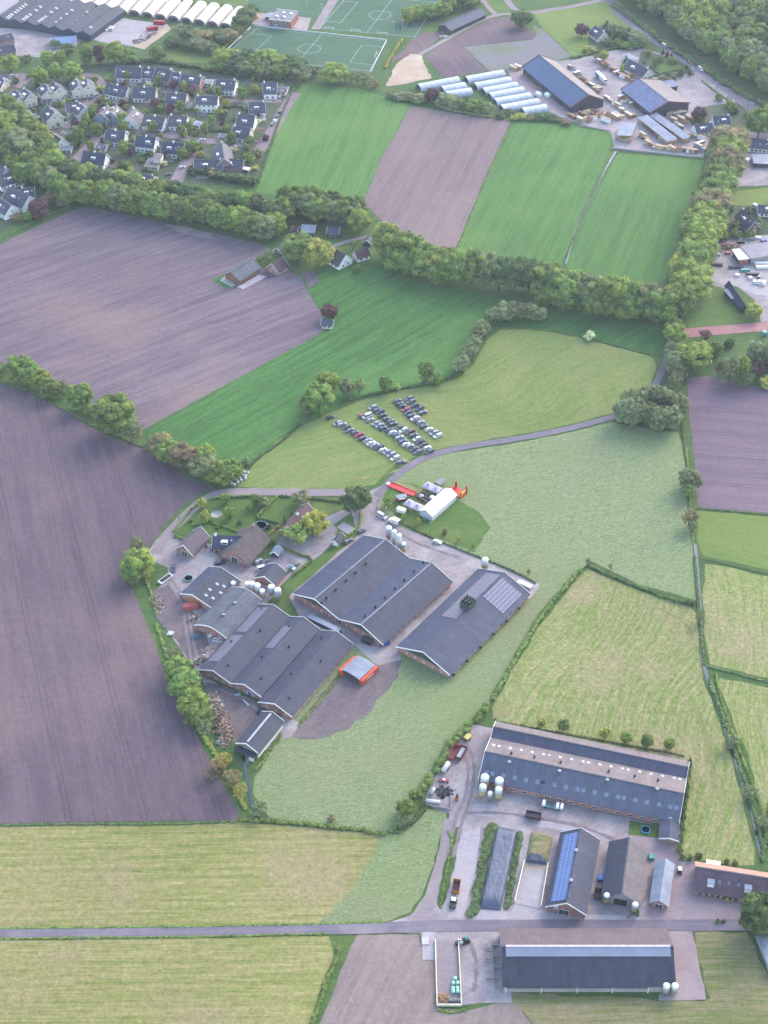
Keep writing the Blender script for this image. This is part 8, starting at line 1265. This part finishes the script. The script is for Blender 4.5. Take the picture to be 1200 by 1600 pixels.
hg([(443, 858), (462, 866), (485, 874), (478, 885), (456, 901)], 1.5, 1.5, 'clipped hedge around the paved yard corner', 'green'); hg([(562, 802), (564, 815), (558, 828), (545, 838), (530, 851)], 1.4, 1.4, 'clipped curved hedge beside the double barn lawn', 'fresh'); hg([(624, 816), (660, 834), (700, 852), (745, 870), (790, 888), (838, 912)], 1.2, .9, 'dark low hedge below the event lawn', 'dark')
hg([(550, 1035), (530, 1058), (500, 1095), (465, 1135)], 1.5, .5, 'grass along the brown-roofed barn wing', 'green', 'verge_grass', 'stuff'); hg([(335, 92), (362, 62), (388, 36)], 3, 1.8, 'yellow-green clipped hedge west of the nearer pitch', 'yellow'); hg([(628, 62), (612, 88), (600, 108)], 3, 1.8, 'yellow-green hedge east of the nearer pitch', 'yellow')
hg([(893, 92), (912, 88), (960, 76), (1005, 68)], 2.2, 1.6, 'dark hedge between the pasture and timber yard', 'dark'); hg([(1008, 124), (1060, 110), (1085, 118)], 1.4, 1, 'low hedge around the roadside garden', 'dark'); hg([(1020, 110), (1045, 128)], 1.2, 1, 'short dark garden hedge', 'dark'); hg([(1096, 126), (1120, 145), (1150, 165)], 1.5, 1, 'low roadside hedge at the timber works', 'green')
hg([(460, 135), (440, 180), (420, 235), (405, 285)], 1.6, .8, 'thin hedge between the village street and green field', 'dark'); hg([(0, 374), (60, 342), (110, 322)], 1.4, .6, 'grassy ditch growth at the hamlet field edge', 'green', 'ditch_growth', 'stuff'); hg([(966, 238), (950, 262), (934, 292), (912, 332), (895, 375), (882, 410)], 1.3, .5, 'thin growth along the pale ditch in the green field', 'dark', 'ditch_growth', 'stuff'); hg([(798, 195), (762, 272), (716, 385)], .9, .4, 'grass line between brown and green fields', 'green', 'verge_grass', 'stuff')
hg([(728, 1578), (705, 1582), (684, 1578)], 2, .7, 'green growth under the bale store wall', 'green', 'ditch_growth', 'stuff'); hg([(700, 1298), (706, 1320), (696, 1370), (688, 1420)], 1.2, .6, 'weeds on the narrow island by the tractor', 'green', 'weeds', 'stuff'); hg([(1205, 1250), (1198, 1300), (1190, 1345)], 3, 1.6, 'dense growth at the frame edge ditch', 'dark', 'ditch_growth', 'stuff')
hg([(776, 1127), (850, 1141), (950, 1159), (1070, 1181)], 1.2, .5, 'grass behind the long barn', 'dark', 'verge_grass', 'stuff'); hg([(660, 150), (700, 172), (770, 184)], 2.5, 1.5, 'rough bushes below the tunnels', 'grey'); hg([(900, 1292), (950, 1302)], .9, .7, 'tiny hedge by the barn front', 'dark') if 0 else None
hg([(180, 104), (230, 98), (290, 104), (330, 112)], 5, 3, 'dark hedge bank behind the northern terrace', 'dark'); hg([(340, 112), (390, 120), (460, 122)], 6, 2.5, 'bushy bank below the football pitch trees', 'dark')
hg([(962, 10), (1002, 40), (1050, 76), (1100, 108), (1145, 138), (1200, 168)], 7, 2.4, 'dark undergrowth with shade in its colour between the main road and the wood', 'dark', 'undergrowth', 'stuff', 2.5, .5)  # growth whose dark tone also stands in for shade at the wood edge
# ---------------- haze ----------------
def haze():
    me = MB(); me.box(-2500, 2500, -400, 6500, -1, CAM_H + 15, None)
    hm = bpy.data.materials.new('haze_air'); hm.use_nodes = True; t = hm.node_tree; t.nodes.clear()
    o = N(t, 'ShaderNodeOutputMaterial'); v = N(t, 'ShaderNodeVolumePrincipled')
    v.inputs['Density'].default_value = HAZE_D; v.inputs['Color'].default_value = (.86, .9, 1, 1); v.inputs['Anisotropy'].default_value = .2
    t.links.new(v.outputs[0], o.inputs['Volume'])
    me.mats = [hm]; me.m = [0] * 6; tag(me.build('haze'), 'thin pale air between the camera and the land', 'haze', kind='stuff')
HAZE_D = .00005
haze()
